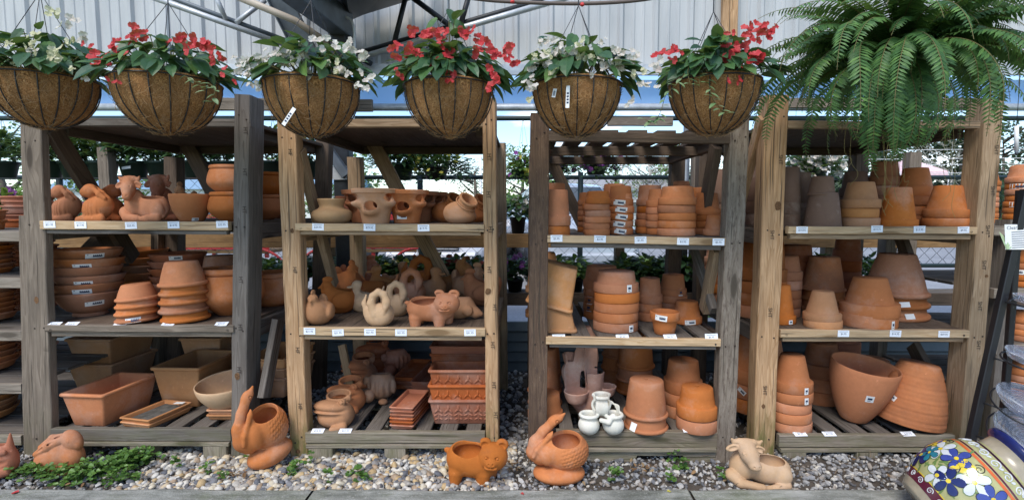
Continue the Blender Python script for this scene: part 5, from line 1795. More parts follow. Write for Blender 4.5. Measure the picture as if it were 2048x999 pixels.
def f_tiltjar(P):
    x, y, z = P
    d = ell(P, (-4, 0, 26), (38, 34, 28))
    d = smin(d, ell(P, (0, 0, 16), (37, 34, 18)), 6)
    a = np.array((8, -6, 40.)); b = np.array((20, -16, 56.))
    d = smin(d, cap(P, a, b, 22, 20), 3)
    n = (b-a)/np.linalg.norm(b-a)
    t = sum((P[i]-b[i])*n[i] for i in range(3))
    rad = np.sqrt(np.maximum(sum((P[i]-b[i])**2 for i in range(3))-t*t, 0))
    d = np.maximum(d, t-3)
    d = smin(d, np.sqrt((rad-21)**2+(t-1)**2)-3.6, 2)
    d = smin(d, np.sqrt((rad-25)**2+(t+12)**2)-1.6, 2)
    d = cut(d, np.maximum(rad-18, -t-22), 2)
    return np.maximum(d, -z)
TJ = ((-50, -56, -2), (56, 44, 84))
for u, Y, sz, m, lab in ((922, 2.99, .98, 'clay_tan', 'side-mouthed jar tilted right at the right end of the pine upper shelf'), (898, 3.24, .95, 'clay_bowl', 'side-mouthed jar behind the tilted front jar'),
                         (952, 3.30, .90, 'clay', 'side-mouthed jar half behind the pine right post')):
    figure('tiltjar', f_tiltjar, TJ, 'side_mouth_jar', 'jar', lab, m, u, None, zB0, Y=Y, size=sz*.86, zs=.98, group='side-mouthed jars')

# ---- tiered planter and white triple jars on the dark rack's pallet
zCb = RACKS['C']['zb']
def cupf(P, c, r, hgt, rb):
    x, y, z = P[0]-c[0], P[1]-c[1], P[2]-c[2]
    q = np.sqrt(x*x+y*y)
    t = np.clip((z+hgt)/hgt, 0, 1)
    R0 = rb+(r-rb)*np.sqrt(t)
    return np.maximum(q-R0, np.maximum(z, -hgt-z))*.9, np.maximum(q-(R0-3.2), -hgt+4-z)
def f_tier(P):
    x, y, z = P
    d = chain(P, [(2, 4, 160), (2, 4, 128), (0, 4, 108)], [17, 20, 26], 5)
    d = smin(d, chain(P, [(-4, 2, 114), (-22, -2, 100), (-30, -4, 82), (-25, -8, 40)], [16, 15, 19, 16], 6), 7)
    d = smin(d, chain(P, [(8, 0, 116), (28, -2, 104), (33, -4, 84), (24, -6, 60)], [14, 11, 11, 12], 5), 6)
    d = smin(d, chain(P, [(14, -12, 62), (12, -8, 20), (2, 0, 4)], [17, 15, 18], 5), 6)
    d = smin(d, chain(P, [(12, -6, 40), (34, 2, 44)], [8, 8], 4), 4)
    cups = [((13, -14, 86), 21, 34, 12), ((-22, -18, 48), 25, 24, 14), ((40, 0, 52), 21, 20, 12), ((-34, 6, 116), 14, 20, 8)]
    for c, r, hh, rb in cups:
        o, i = cupf(P, c, r, hh, rb)
        d = smin(d, o, 3)
    for c, r, hh, rb in cups:
        o, i = cupf(P, c, r, hh, rb)
        d = cut(d, i, 1)
    d = smin(d, chain(P, [(-22, -10, 26), (-8, -4, 8), (10, 0, 3)], [12, 12, 12], 4), 5)
    return np.maximum(d, -z)
M['clay_pink'] = mat_clay('dusty_pink_clay', (.50, .27, .19), .45, bloom=.55)
figure('tier', f_tier, ((-60, -48, -2), (64, 40, 170)), 'tiered_planter', 'planter', 'dusty pink tiered planter of joined cups on the dark pallet', 'clay_pink', 1172, 828, zCb, size=1.0, zs=1.0)
M['whitewash'] = mat_clay('whitewashed_clay', (.66, .64, .56), .5, bloom=0)
def f_triple(P):
    x, y, z = P
    d = None
    for c in ((-24, -6, 18), (24, -6, 18), (2, 2, 53)):
        b = ell(P, c, (21, 21, 19))
        nx, ny, nz = P[0]-c[0], P[1]-c[1], P[2]-c[2]-17
        rr = np.sqrt(nx*nx+ny*ny)
        b = smin(b, np.maximum(rr-17, np.abs(nz)-4), 2)
        b = smin(b, np.sqrt((rr-16.5)**2+(nz-3)**2)-3.6, 1.5)
        d = b if d is None else smin(d, b, 3)
    d = smin(d, chain(P, [(20, -8, 52), (22, -18, 40), (12, -24, 30), (-2, -22, 33)], [5, 5, 5, 4.5], 3), 2)
    d = smin(d, chain(P, [(-18, 0, 56), (-30, -4, 58), (-33, -6, 50)], [5, 5, 5], 3), 2)
    d = smin(d, chain(P, [(22, 4, 58), (32, 2, 50), (34, 0, 38)], [5, 5, 5], 3), 2)
    for c in ((-24, -6, 18), (24, -6, 18), (2, 2, 53)):
        rr = np.sqrt((P[0]-c[0])**2+(P[1]-c[1])**2)
        d = cut(d, np.maximum(rr-13, c[2]-8-P[2]), 1.5)
        d = cut(d, ell(P, (c[0], c[1], c[2]+1), (16, 16, 14)), 1)
    return np.maximum(d, -z)
figure('triple', f_triple, ((-52, -40, -2), (54, 34, 84)), 'triple_jar_planter', 'planter', 'whitewashed planter of three joined jars on the dark pallet', 'whitewash', 1201, 872, zCb, size=1.02, zs=1.0)
mb = MB()

# ------------------------------------------------------------------ boxes: troughs, square planters, trays
def rrect(hw, hd, z, rad, n=4):
    rad = min(rad, hw*.9, hd*.9)
    out = []
    for cx_, cy_, a0 in ((hw-rad, hd-rad, 0), (-hw+rad, hd-rad, PI/2), (-hw+rad, -hd+rad, PI), (hw-rad, -hd+rad, 1.5*PI)):
        for k in range(n+1):
            a = a0+PI/2*k/n
            out.append((cx_+rad*math.cos(a), cy_+rad*math.sin(a), z))
    return out
_bx = {}
def box_mesh(w, d, h, taper, rim, rimh, th, rad, mat, relief=False, roll=False):
    k = tuple(round(q, 4) for q in (w, d, h, taper, rim, rimh, th, rad))+(mat, relief)
    if k in _bx: return _bx[k]
    mb = MB()
    W2, D2 = w/2, d/2
    b = taper
    wall = lambda t: (W2-rim-b*(1-t), D2-rim-b*(1-t))
    rings = [(.002, .002, 0, .001), (wall(0)[0]-.004, wall(0)[1]-.004, 0, rad), (*wall(0), .005, rad), (*wall(.5), (h-rimh)*.5, rad), (*wall(1), h-rimh, rad)]
    if rim > 0:
        for a in np.linspace(-PI/2, PI/2, 6):
            rings.append((W2-rim*.6+rim*.6*math.cos(a), D2-rim*.6+rim*.6*math.cos(a), h-rimh/2+rimh/2*math.sin(a), rad+rim*.5))
    else:
        rings.append((W2-.002, D2-.002, h, rad))
    rings += [(W2-rim-th*.6, D2-rim-th*.6, h-.001, rad), (W2-rim-th, D2-rim-th, h-.006, rad), (wall(0)[0]-th, wall(0)[1]-th, th+.003, rad*.8), (.002, .002, th, .001)]
    prev = None
    for (hw, hd, z, rd) in rings:
        r = rrect(hw, hd, z, rd)
        b0 = len(mb.v)
        n = len(r)
        mb.v += r
        if prev is not None:
            for i in range(n):
                j = (i+1) % n
                mb.f.append([prev+i, prev+j, b0+j, b0+i])
                mb.uv.append([(0, 0)]*4)
                mb.mi.append(0)
                mb.sm.append(True)
        prev = b0
    if relief:
        fy0, fy1 = -wall(0)[1], -wall(1)[1]
        nL = 6
        V0, F0 = ICO2
        for k in range(nL):
            cx_ = -W2+rim+.02+(w-2*rim-.04)*(k+.5)/nL
            for (dx, zf, rx, rz, an) in ((0, .82, .10, .30, 0), (-.17, .66, .09, .25, .75), (.17, .66, .09, .25, -.75), (-.22, .42, .08, .22, 1.0), (.22, .42, .08, .22, -1.0), (-.2, .2, .08, .18, 1.15), (.2, .2, .08, .18, -1.15), (0, .35, .05, .5, 0)):
                hh = h-rimh
                c = Vector((cx_+dx*w/nL, fy0+(fy1-fy0)*zf, hh*(.08+.84*zf)-.0))
                Mm = Matrix.Translation(c) @ Matrix.Rotation(an, 4, 'Y') @ Matrix.Diagonal((rx*w/nL*1.0, .0055, rz*hh*.5, 1))
                mb.add([Mm @ Vector(v) for v in V0], F0.tolist(), None, 0, True)
    me = mb.mesh('box_planter', M[mat])
    me.set_sharp_from_angle(angle=R(50))
    _bx[k] = me
    return me
def boxes(n, u, v, z, w, d, h, pitch, name, cat, desc, noun, mat, taper=.02, rim=.012, rimh=.016, th=.012, rad=.012, rz=0, relief=False, inv=False, rot=None, Yc=None, group=None, dz=0.0):
    """n nested boxes; (u, v) is the middle of the front foot in the photo; sizes in metres"""
    if Yc is None:
        p = on(u, v, z)
        Y = p[1]+d/2*math.cos(rz)
        X = p[0]+math.sin(-rz)*d/2
    else:
        Y = Yc
        X = xat(u, Y, z)
    out = []
    for i in range(n):
        me = box_mesh(w, d, h, taper, rim, rimh, th, rad, mat, relief)
        k = n-1-i
        r = rot if (rot and k == 0) else ((PI if inv else 0), 0, rz+random.uniform(-.012, .012)*(n > 1))
        o = link(name, me, None, (X+random.uniform(-.002, .002), Y, z+dz+i*pitch+(h if inv else 0)), r)
        lab = desc if n == 1 else '%s %s in the %s' % ('lowest' if i == 0 else ORD[k], noun, desc)
        tag(o, lab, cat, group)
        out.append(o)
    return out
zAb = RACKS['A']['zb']
M['clay_box'] = mat_clay('tan_box_clay', (.54, .265, .115), .3)
GT = 'rectangular terracotta planters'
boxes(1, 164, 858, zAb, .275, .40, .195, 0, 'trough_planter', 'planter', 'weathered long trough at the front left of the grey pallet', 'trough', 'clay', .030, .012, .02, .014, rz=-.10, group=GT)
boxes(2, 232, 792, zAb, .33, .42, .185, .168, 'box_planter', 'planter', 'tan pair behind the weathered trough', 'box planter', 'clay_box', .028, .012, .02, rz=-.06, Yc=3.62, group=GT)
boxes(1, 352, 818, zAb, .315, .42, .255, 0, 'box_planter', 'planter', 'deep tan box planter at the middle of the grey pallet', 'box planter', 'clay_box', .030, .012, .022, rz=-.06, group=GT)
boxes(1, 430, 760, zAb, .30, .34, .22, 0, 'box_planter', 'planter', 'tan box planter in the dark behind the deep box', 'box planter', 'clay_box', .028, .012, .02, Yc=3.74, dz=.10, group=GT)
tr = boxes(2, 268, 858, zAb, .205, .29, .034, .024, 'tray', 'tray', 'pair of dirty trays before the deep tan box', 'tray', 'clay_tan', .006, .008, .01, .008, .006, rz=-.22, group='clay trays')
mb = MB()
mb.board((-.07, 0, .0125), (.09, .0, .0125), .245, .006, (0, 1, 0), .002, 0, .003, 6)
me = mb.mesh('dried_soil', mat_flat('dried_soil', (.10, .095, .085), .9, .1, 0, .4, 30))
link('dried_soil', me, tr[1])
mb = MB(); mb.board((.02, .10, .037), (.075, .11, .038), .03, .001, (0, 1, 0), .0002, 0, 0, 1)
link('price_sticker', mb.mesh('price_sticker', M['sticker']), tr[1])
boxes(2, 440, 842, zAb, .165, .165, .036, .03, 'square_saucer', 'saucer', 'pair of square saucers under the pale wide bowl', 'square saucer', 'clay_tan', .006, .008, .012, .008, .01, group='square saucers under the bowl')
boxes(3, 566, 790, zAb, .27, .44, .13, .062, 'trough_planter', 'planter', 'stack showing between grey and pine posts', 'trough', 'clay_box', .016, .010, .016, Yc=3.45, rz=-.05, dz=.02, group=GT)
boxes(6, 803, 861, zBb, .140, .300, .030, .0205, 'tray', 'tray', 'six-high front stack on the pine pallet', 'tray', 'clay_red', .006, .007, .009, .007, .006, rz=-.12, group='clay trays')
tp = boxes(3, 806, 786, zBb, .150, .44, .036, .025, 'tray', 'tray', 'long dark stack behind the six trays', 'tray', 'clay_red', .006, .007, .009, .007, .006, rz=-.10, dz=.02, group='clay trays')
boxes(3, 845, 800, zBb, .16, .42, .06, .03, 'tray', 'tray', 'deep stack beside the leaf-relief planters', 'tray', 'clay_red', .008, .007, .009, .007, .006, rz=-.10, group='clay trays')
boxes(3, 926, 852, zBb, .40, .20, .150, .0865, 'relief_planter', 'planter', 'stack with leaf relief by the pine post', 'trough', 'clay_red', .022, .010, .018, .012, .012, rz=.0, relief=True, group='leaf relief planters')
boxes(2, 925, 800, zBb, .40, .20, .30, .05, 'relief_planter', 'planter', 'tall dim pair behind the leaf relief stack', 'planter', 'clay_red', .022, .010, .018, .012, .012, Yc=3.42, group='leaf relief planters')
zC1 = RACKS['C']['z'][1]-.004
s0 = 1/ppm(3.0, zC1)
boxes(1, 1108, 668, zC1, .265, .24, .165, 0, 'square_planter', 'planter', 'pale square planter upside down beside the left dark post', 'planter', 'clay_box', .028, .012, .022, .012, .018, inv=True, group='pale square planters')
boxes(1, 1119, 640, zC1, .27, .25, .24, 0, 'square_planter', 'planter', 'pale square planter tilted on top of another, dark rack', 'planter', 'clay_box', .020, .012, .02, .012, .018, inv=True, rot=(PI+.02, R(14), -.1), Yc=2.985, dz=.135, group='pale square planters')
boxes(1, 1086, 600, zC1, .235, .235, .245, 0, 'square_planter', 'planter', 'shaded square planter behind the tilted pale one', 'planter', 'clay_tan', .030, .012, .02, .012, .018, inv=True, Yc=3.4, dz=.16, group='pale square planters')
boxes(1, 1086, 600, zC1, .235, .235, .19, 0, 'square_planter', 'planter', 'square planter supporting the shaded one at the back', 'planter', 'clay_tan', .030, .012, .02, .012, .018, inv=True, Yc=3.4, group='pale square planters')

# ------------------------------------------------------------------ leaves and flowers
def mat_leaf(name, pal, rough=.42, spec=.45, trans=.25):
    t = NT(name)
    g = t.n('NewGeometry')
    c = t.ramp(g.outputs['Random Per Island'], [(i/(len(pal)-1), p) for i, p in enumerate(pal)])
    n1 = t.noise(t.coord(), 60, 3)
    c = t.mix(.35, c, t.ramp(n1, [(.3, (.55, .6, .5)), (.7, (1, 1, 1))]), 'MULTIPLY')
    t.done(c, rough, spec)
    tr = t.n('BsdfTranslucent')
    t.l(t.mix(.5, c, (.25, .35, .05)), tr.inputs['Color'])
    ms = t.n('MixShader')
    ms.inputs[0].default_value = trans
    t.l(t.b.outputs[0], ms.inputs[1])
    t.l(tr.outputs[0], ms.inputs[2])
    t.l(ms.outputs[0], t.t.nodes['Material Output'].inputs['Surface'])
    return t.m
M['begonia'] = mat_leaf('begonia_leaf', [(.022, .07, .03), (.04, .105, .04), (.065, .15, .045), (.03, .09, .05), (.12, .22, .05)])
M['varieg'] = mat_leaf('variegated_leaf', [(.10, .19, .07), (.22, .32, .16), (.14, .25, .10), (.30, .38, .22)])
M['fern'] = mat_leaf('fern_leaf', [(.035, .10, .033), (.06, .15, .042), (.10, .21, .055), (.05, .125, .042), (.15, .29, .07)], .5, .35)
M['shrub'] = mat_leaf('shrub_leaf', [(.018, .05, .02), (.035, .085, .03), (.06, .13, .04), (.03, .075, .045)])
M['bright'] = mat_leaf('bright_leaf', [(.07, .15, .03), (.13, .23, .045), (.19, .30, .07), (.10, .20, .05)])
M['clover'] = mat_leaf('clover_leaf', [(.05, .12, .025), (.09, .19, .035), (.14, .26, .055), (.065, .15, .03)])
M['forest'] = mat_leaf('forest_leaf', [(.03, .06, .035), (.05, .085, .05), (.07, .11, .06), (.04, .07, .05)])
def mat_petal(name, a, b):
    return mat_leaf(name, [a, b, a], .5, .3, .35)
M['p_red'] = mat_petal('red_petal', (.58, .022, .04), (.70, .09, .10))
M['p_white'] = mat_petal('white_petal', (.78, .75, .70), (.72, .62, .56))
M['p_cream'] = mat_petal('cream_petal', (.66, .63, .38), (.70, .68, .52))
M['p_yellow'] = mat_petal('yellow_petal', (.70, .58, .06), (.74, .66, .16))
M['p_purple'] = mat_petal('purple_petal', (.32, .05, .36), (.42, .12, .48))
M['p_wine'] = mat_petal('wine_petal', (.22, .012, .03), (.34, .02, .05))
M['p_stem'] = mat_flat('stem', (.14, .12, .05), .7, .2)

def leaf_tmpl(n=4, wid=.55, fold=.16, droop=.25, heart=.0):
    """leaf of unit length along x, as quads either side of a midrib"""
    vs, fs = [], []
    for i in range(n+1):
        t = i/n
        w = wid*.5*math.sin(PI*min(1, (t*.92+.08)))**.75*(1-.25*t)
        if i == n: w = .004
        z = -droop*t*t
        xx = t-(heart*.12 if i == 0 else 0)
        vs += [(t-.0, -w, z+fold*w*1.4), (xx, 0, z), (t, w*1.05, z+fold*w*1.4)]
    for i in range(n):
        a, b = i*3, (i+1)*3
        fs += [[a, a+1, b+1, b], [a+1, a+2, b+2, b+1]]
    return np.array(vs), np.array(fs)
LEAF = leaf_tmpl(4, .58)
LEAFN = leaf_tmpl(3, .30, .2, .3)
PINNA = leaf_tmpl(2, .20, .2, .2)
DISC = (np.array([(0, 0, 0), (.35, -.42, .10), (.8, -.45, .20), (1, 0, .02), (.8, .45, .20), (.35, .42, .10)]), np.array([[0, 1, 2, 3], [0, 3, 4, 5]]))
def rnd_unit(up=0):
    v = Vector((random.gauss(0, 1), random.gauss(0, 1), random.gauss(0, 1)+up))
    return v.normalized()
def flower_mats(c, s, n=2, four=True, face=None):
    """a handful of rounded petals set round a point, facing mostly the way of face"""
    out = []
    for _ in range(n):
        p = Vector(c)+Vector((random.gauss(0, s*.75), random.gauss(0, s*.5), random.gauss(0, s*.7)))
        ax = (Vector(face or (0, -1, .2))+rnd_unit()*.7).normalized()
        e = ax.orthogonal().normalized()
        f = ax.cross(e)
        a0 = random.uniform(0, 6.28)
        k = 4 if four else 5
        for i in range(k):
            a = a0+2*PI*i/k
            d = (e*math.cos(a)+f*math.sin(a))+ax*.25
            big = 1.0 if (i % 2 == 0 or not four) else .7
            out.append(frame(p, d, ax, s*big*random.uniform(.85, 1.1)))
    return out
def blossom(parent, c, s, mat, n=3, four=True, face=None, name='blossom'):
    V, Fq = instances(*DISC, flower_mats(c, s, n, four, face))
    return link(name, np_mesh(name, V-np.array(WLOC[parent.name]), Fq, M[mat]), parent)

def mat_coir():
    t = NT('coconut_coir')
    v = t.coord()
    a = t.noise(v, 62, 6, .72, 3.0)
    b = t.noise(v, 9, 5, .6, 1.0)
    c = t.ramp(a, [(.34, (.11, .052, .02)), (.5, (.42, .21, .08)), (.66, (.68, .41, .18))])
    c = t.mix(t.ramp(b, [(.38, (0, 0, 0)), (.66, (.7, .7, .7))]), c, (.24, .12, .048))
    t.bump(a, .9, .012)
    return t.done(c, .95, .1)
M['coir'] = mat_coir()
M['fibre'] = mat_flat('coir_fibre', (.36, .23, .12), .9, .1)

def basket(label, u, vr, vb, apex, hanger_mat, plants, blossoms, Y=2.36, w=None, tags=(), lean=0.0, spread=1.0, nleaf=120, trail=None):
    c0 = at(u, vr, Y)
    s = ppm(Y, c0[2])
    r = (w/2/s)*cosx(u) if w else .2
    h = (vb-vr)/s*.97
    base = Vector((c0[0], Y, c0[2]-h))
    t = thing('hanging_basket', label, 'flower basket', base, 'hanging coir flower baskets')
    Mx = Matrix.Translation(c0) @ Matrix.Rotation(lean, 4, 'Y')
    # liner
    mb = MB()
    prof = [(r*.05*0+.0005, -h)]
    for k in range(1, 15):
        a = k/14*PI/2
        prof.append((r*math.sin(a)**1.0, -h*math.cos(a)**.98))
    prof += [(r+.006, .006), (r-.004, .014), (r-.02, .006), (r-.03, -.04), (.001, -.045)]
    mb.lathe(prof, 48, Mx)
    rr = random.Random(u)
    vv = []
    for p in mb.v:
        q = (Vector(p)-c0)
        f = 1+.02*math.sin(q[0]*37+q[2]*23+u)+.014*math.sin(q[1]*61-q[0]*29)+rr.uniform(-.006, .006)
        vv.append(tuple(c0+q*f))
    mb.v = vv
    for _ in range(330):                                     # loose fibres
        a, b = rr.uniform(PI*.95, PI*2.05), rr.uniform(.12, 1.5)
        n = Vector((math.cos(a)*math.sin(b), math.sin(a)*math.sin(b), -math.cos(b)))
        p = Vector((r*math.cos(a)*math.sin(b), r*math.sin(a)*math.sin(b), -h*abs(math.cos(b))**.98))
        d = n.orthogonal().normalized()
        d = (Matrix.Rotation(rr.uniform(0, 6.28), 3, n) @ d)
        L = rr.uniform(.015, .045)
        mb.tube([Mx @ (p*1.0), Mx @ (p+n*L*.28+d*L*.5), Mx @ (p+n*L*rr.uniform(.05, .4)+d*L)], .0007, 3, 1, False)
    mb.build('coir_liner', [M['coir'], M['fibre']], t)
    mb = MB()
    mb.tube([Mx @ Vector(((r+.008)*math.cos(a), (r+.008)*math.sin(a), .002)) for a in np.linspace(0, 2*PI, 49)], .003, 6)
    nr = 18
    for k in range(nr):
        a = 2*PI*k/nr+.1
        pts = []
        for j in range(1, 13):
            b = j/12*PI/2
            pts.append(Mx @ Vector(((r*math.sin(b)+.004)*math.cos(a), (r*math.sin(b)+.004)*math.sin(a), -h*abs(math.cos(b))**.98-.003)))
        mb.tube(pts, .0027, 5, 0, False)
    mb.build('wire_frame', M['black'], t)
    ap = at(apex[0], apex[1], Y)
    mb = MB()
    for k in range(4):
        a = 2*PI*k/4+.5
        mb.tube([Mx @ Vector((r*math.cos(a), r*math.sin(a), .005)), ap+Vector((0, 0, 0))], .0016, 5, 0, False)
    mb.tube([ap, ap+Vector((.0, 0, .05)), ap+Vector((.012, 0, .075)), ap+Vector((.0, 0, .10)), ap+Vector((0, 0, .5))], .0025, 6, 0, False)
    mb.build('hanger', M['black'], t)
    # foliage
    for (mk, n, lo, hi, big, cr, chh) in plants:
        mats, mb = [], MB()
        for _ in range(n):
            a = rr.uniform(0, 2*PI)
            q = rr.random()**.6
            ra = r*spread*cr*q
            zz = chh*(1-q*q*.85)*rr.uniform(.35, 1.05)+.02
            d = Vector((math.cos(a)*(.35+q), math.sin(a)*(.35+q), rr.uniform(-.75, .45)-q*.3))
            L = rr.uniform(lo, hi)
            p = c0+Vector((ra*math.cos(a), ra*math.sin(a)*.9, zz))
            mats.append(frame(p, d, (rr.gauss(0, .35), rr.gauss(0, .35)-.15, 1), (L, L*rr.uniform(.8, 1.1), L)))
            if rr.random() < .5:
                mb.tube([c0+Vector((ra*.3*math.cos(a), ra*.3*math.sin(a), 0)), c0+Vector((ra*.7*math.cos(a), ra*.7*math.sin(a), zz*.7)), p], .0018, 4, 1, False)
        V, Fq = instances(*LEAF, mats)
        mb.add(V.tolist(), Fq.tolist())
        me = mb.mesh('foliage', [M[mk], M['p_stem']], WLOC[t.name])
        link('foliage', me, t)
    for (bu, bv, size, mk) in blossoms:
        front = .11+.11*min(1, max(0, (bv-(vr-110))/110))
        p = at(bu, bv, Y-front)
        b = blossom(t, p, size/s*.80, mk, 4 if size > 9 else 3)
    # plant tags
    for (tu, tv, tw, th_, tr_) in tags:
        q = at(tu, tv, Y-r*.80)
        dd = (q-Vector((c0[0], c0[1], q[2])))
        q = Vector((c0[0], c0[1], q[2]))+dd.normalized()*(r*1.03 if tv < vr+25 else r*.96)
        ux = Vector((-dd[1], dd[0], 0)).normalized()*-1
        if ux[0] < 0: ux = -ux
        uy = Matrix.Rotation(tr_, 3, 'Y') @ Vector((0, 0, 1))
        mb = MB()
        mb.board(q-uy*th_/2/s, q+uy*th_/2/s, tw/s, .001, ux, .0002, 0, 0, 1)
        o = q+Vector((0, -.0012, 0))
        for k in range(4):
            mb.board(o-uy*(th_*(.30-.14*k))/s, o-uy*(th_*(.22-.14*k))/s, tw*.55/s, .0006, ux, .0001, 1, 0, 1)
        mb.build('plant_tag', [M['sticker'], M['ink']], t)
    if trail:
        mats, mb = [], MB()
        for pts in trail:
            P = spline([at(a, b, Y-cc) for a, b, cc in pts], 6)
            mb.tube(P, .0014, 4, 1, False)
            for i, p in enumerate(P):
                if i % 2: continue
                sgn = 1 if (i//2) % 2 else -1
                mats.append(frame(p, (sgn*.8, -.5, rr.uniform(-.6, .3)), (0, -.4, 1), rr.uniform(.026, .042)))
        V, Fq = instances(*LEAF, mats)
        mb.add(V.tolist(), Fq.tolist())
        link('trailing_vine', mb.mesh('trailing_vine', [M['varieg'], M['p_stem']], WLOC[t.name]), t)
    return t
BG = ('begonia', 165, .07, .12, True, 1.22, .19)
basket('coir basket of cream begonias cut off at the left picture edge', 88, 163, 258, (80, -14), 'black', [BG, ('varieg', 14, .04, .06, False, 1.0, .10)],
       [(108, 30, 11, 'p_cream'), (150, 52, 13, 'p_white'), (165, 65, 11, 'p_white'), (70, 75, 12, 'p_cream'), (62, 84, 9, 'p_cream'), (92, 106, 12, 'p_cream'), (120, 106, 11, 'p_cream'), (148, 82, 10, 'p_cream'),
        (118, 124, 8, 'p_cream'), (20, 90, 10, 'p_cream'), (58, 102, 8, 'p_white'), (178, 88, 8, 'p_red'), (176, 158, 7, 'p_white'), (142, 140, 7, 'p_cream'), (35, 130, 8, 'p_cream')], w=238)
basket('coir basket of red begonias hanging left of the grey right post', 335, 168, 270, (336, 6), 'black', [BG, ('varieg', 30, .035, .055, False, .95, .06)],
       [(272, 66, 14, 'p_red'), (290, 68, 12, 'p_red'), (262, 82, 9, 'p_red'), (218, 102, 15, 'p_red'), (245, 108, 13, 'p_red'), (196, 116, 13, 'p_red'), (216, 122, 11, 'p_red'), (343, 80, 9, 'p_red'), (372, 84, 15, 'p_red'),
        (394, 86, 15, 'p_red'), (418, 92, 13, 'p_red'), (434, 113, 12, 'p_red'), (425, 120, 9, 'p_red'), (457, 145, 9, 'p_red'), (232, 160, 7, 'p_red')], w=226,
       trail=[[(370, 152, .16), (392, 165, .19), (410, 182, .2)], [(420, 168, .17), (430, 182, .19), (424, 205, .19)]])
basket('coir basket of white begonias with a slanting white tag above the pine left post', 625, 173, 276, (622, 2), 'black', [BG],
       [(604, 92, 12, 'p_white'), (640, 92, 13, 'p_white'), (684, 95, 12, 'p_white'), (703, 98, 14, 'p_white'), (520, 117, 11, 'p_white'), (472, 119, 9, 'p_white'), (498, 130, 14, 'p_white'), (545, 110, 11, 'p_white'), (571, 113, 12, 'p_white'),
        (532, 118, 9, 'p_white'), (600, 122, 12, 'p_white'), (611, 113, 10, 'p_white'), (634, 121, 9, 'p_white'), (615, 145, 13, 'p_white'), (484, 137, 10, 'p_white'), (500, 145, 10, 'p_white'), (575, 132, 8, 'p_cream'), (665, 128, 9, 'p_cream'),
        (682, 137, 12, 'p_white'), (724, 118, 13, 'p_white'), (730, 150, 11, 'p_white'), (696, 145, 9, 'p_white'), (500, 165, 8, 'p_white'), (520, 171, 8, 'p_white'), (718, 172, 9, 'p_white'), (735, 176, 9, 'p_white'), (668, 148, 8, 'p_cream')], w=192,
       tags=[(586, 236, 8, 38, .62)])
basket('coir basket of red begonias with the tallest mass of leaves, over the pine right post', 898, 177, 276, (898, 18), 'black', [BG, ('begonia', 40, .08, .12, True, 1.0, .30), ('varieg', 14, .03, .05, False, .95, .05)],
       [(836, 62, 15, 'p_red'), (846, 80, 13, 'p_red'), (858, 72, 13, 'p_red'), (888, 73, 14, 'p_red'), (922, 62, 15, 'p_red'), (952, 68, 11, 'p_red'), (961, 86, 15, 'p_red'), (795, 103, 14, 'p_red'), (822, 100, 15, 'p_red'), (832, 108, 11, 'p_red'),
        (897, 105, 17, 'p_red'), (886, 97, 9, 'p_red'), (872, 134, 13, 'p_red'), (885, 145, 12, 'p_red'), (905, 157, 10, 'p_red'), (983, 115, 15, 'p_red'), (984, 103, 10, 'p_red'), (1016, 92, 12, 'p_red'), (1018, 120, 13, 'p_red'), (1024, 127, 9, 'p_red'),
        (985, 155, 14, 'p_red'), (988, 162, 10, 'p_red'), (803, 152, 9, 'p_red'), (878, 122, 9, 'p_red')], w=174)
basket('coir basket of white begonias with a small upright tag over the dark left post', 1153, 175, 275, (1157, 12), 'black', [BG],
       [(1080, 94, 11, 'p_white'), (1106, 97, 12, 'p_white'), (1126, 106, 11, 'p_white'), (1143, 104, 14, 'p_white'), (1158, 93, 10, 'p_cream'), (1094, 112, 11, 'p_cream'), (1068, 115, 9, 'p_cream'), (1081, 132, 14, 'p_white'), (1092, 134, 10, 'p_white'),
        (1160, 110, 11, 'p_cream'), (1180, 117, 11, 'p_cream'), (1217, 128, 13, 'p_white'), (1216, 134, 9, 'p_white'), (1240, 108, 12, 'p_white'), (1248, 114, 12, 'p_white'), (1238, 128, 11, 'p_white'), (1266, 114, 10, 'p_white'), (1268, 120, 9, 'p_white'),
        (1203, 82, 8, 'p_white'), (1106, 150, 10, 'p_cream'), (1060, 162, 9, 'p_white'), (1070, 169, 11, 'p_white'), (1272, 148, 9, 'p_cream'), (1287, 152, 9, 'p_cream'), (1284, 172, 9, 'p_white'), (1301, 168, 9, 'p_white'), (1258, 205, 9, 'p_white'),
        (1056, 200, 8, 'p_cream'), (1186, 151, 7, 'p_white'), (1063, 174, 7, 'p_white')], w=174, tags=[(1139, 198, 7, 40, .03), (1112, 188, 8, 16, .2)])
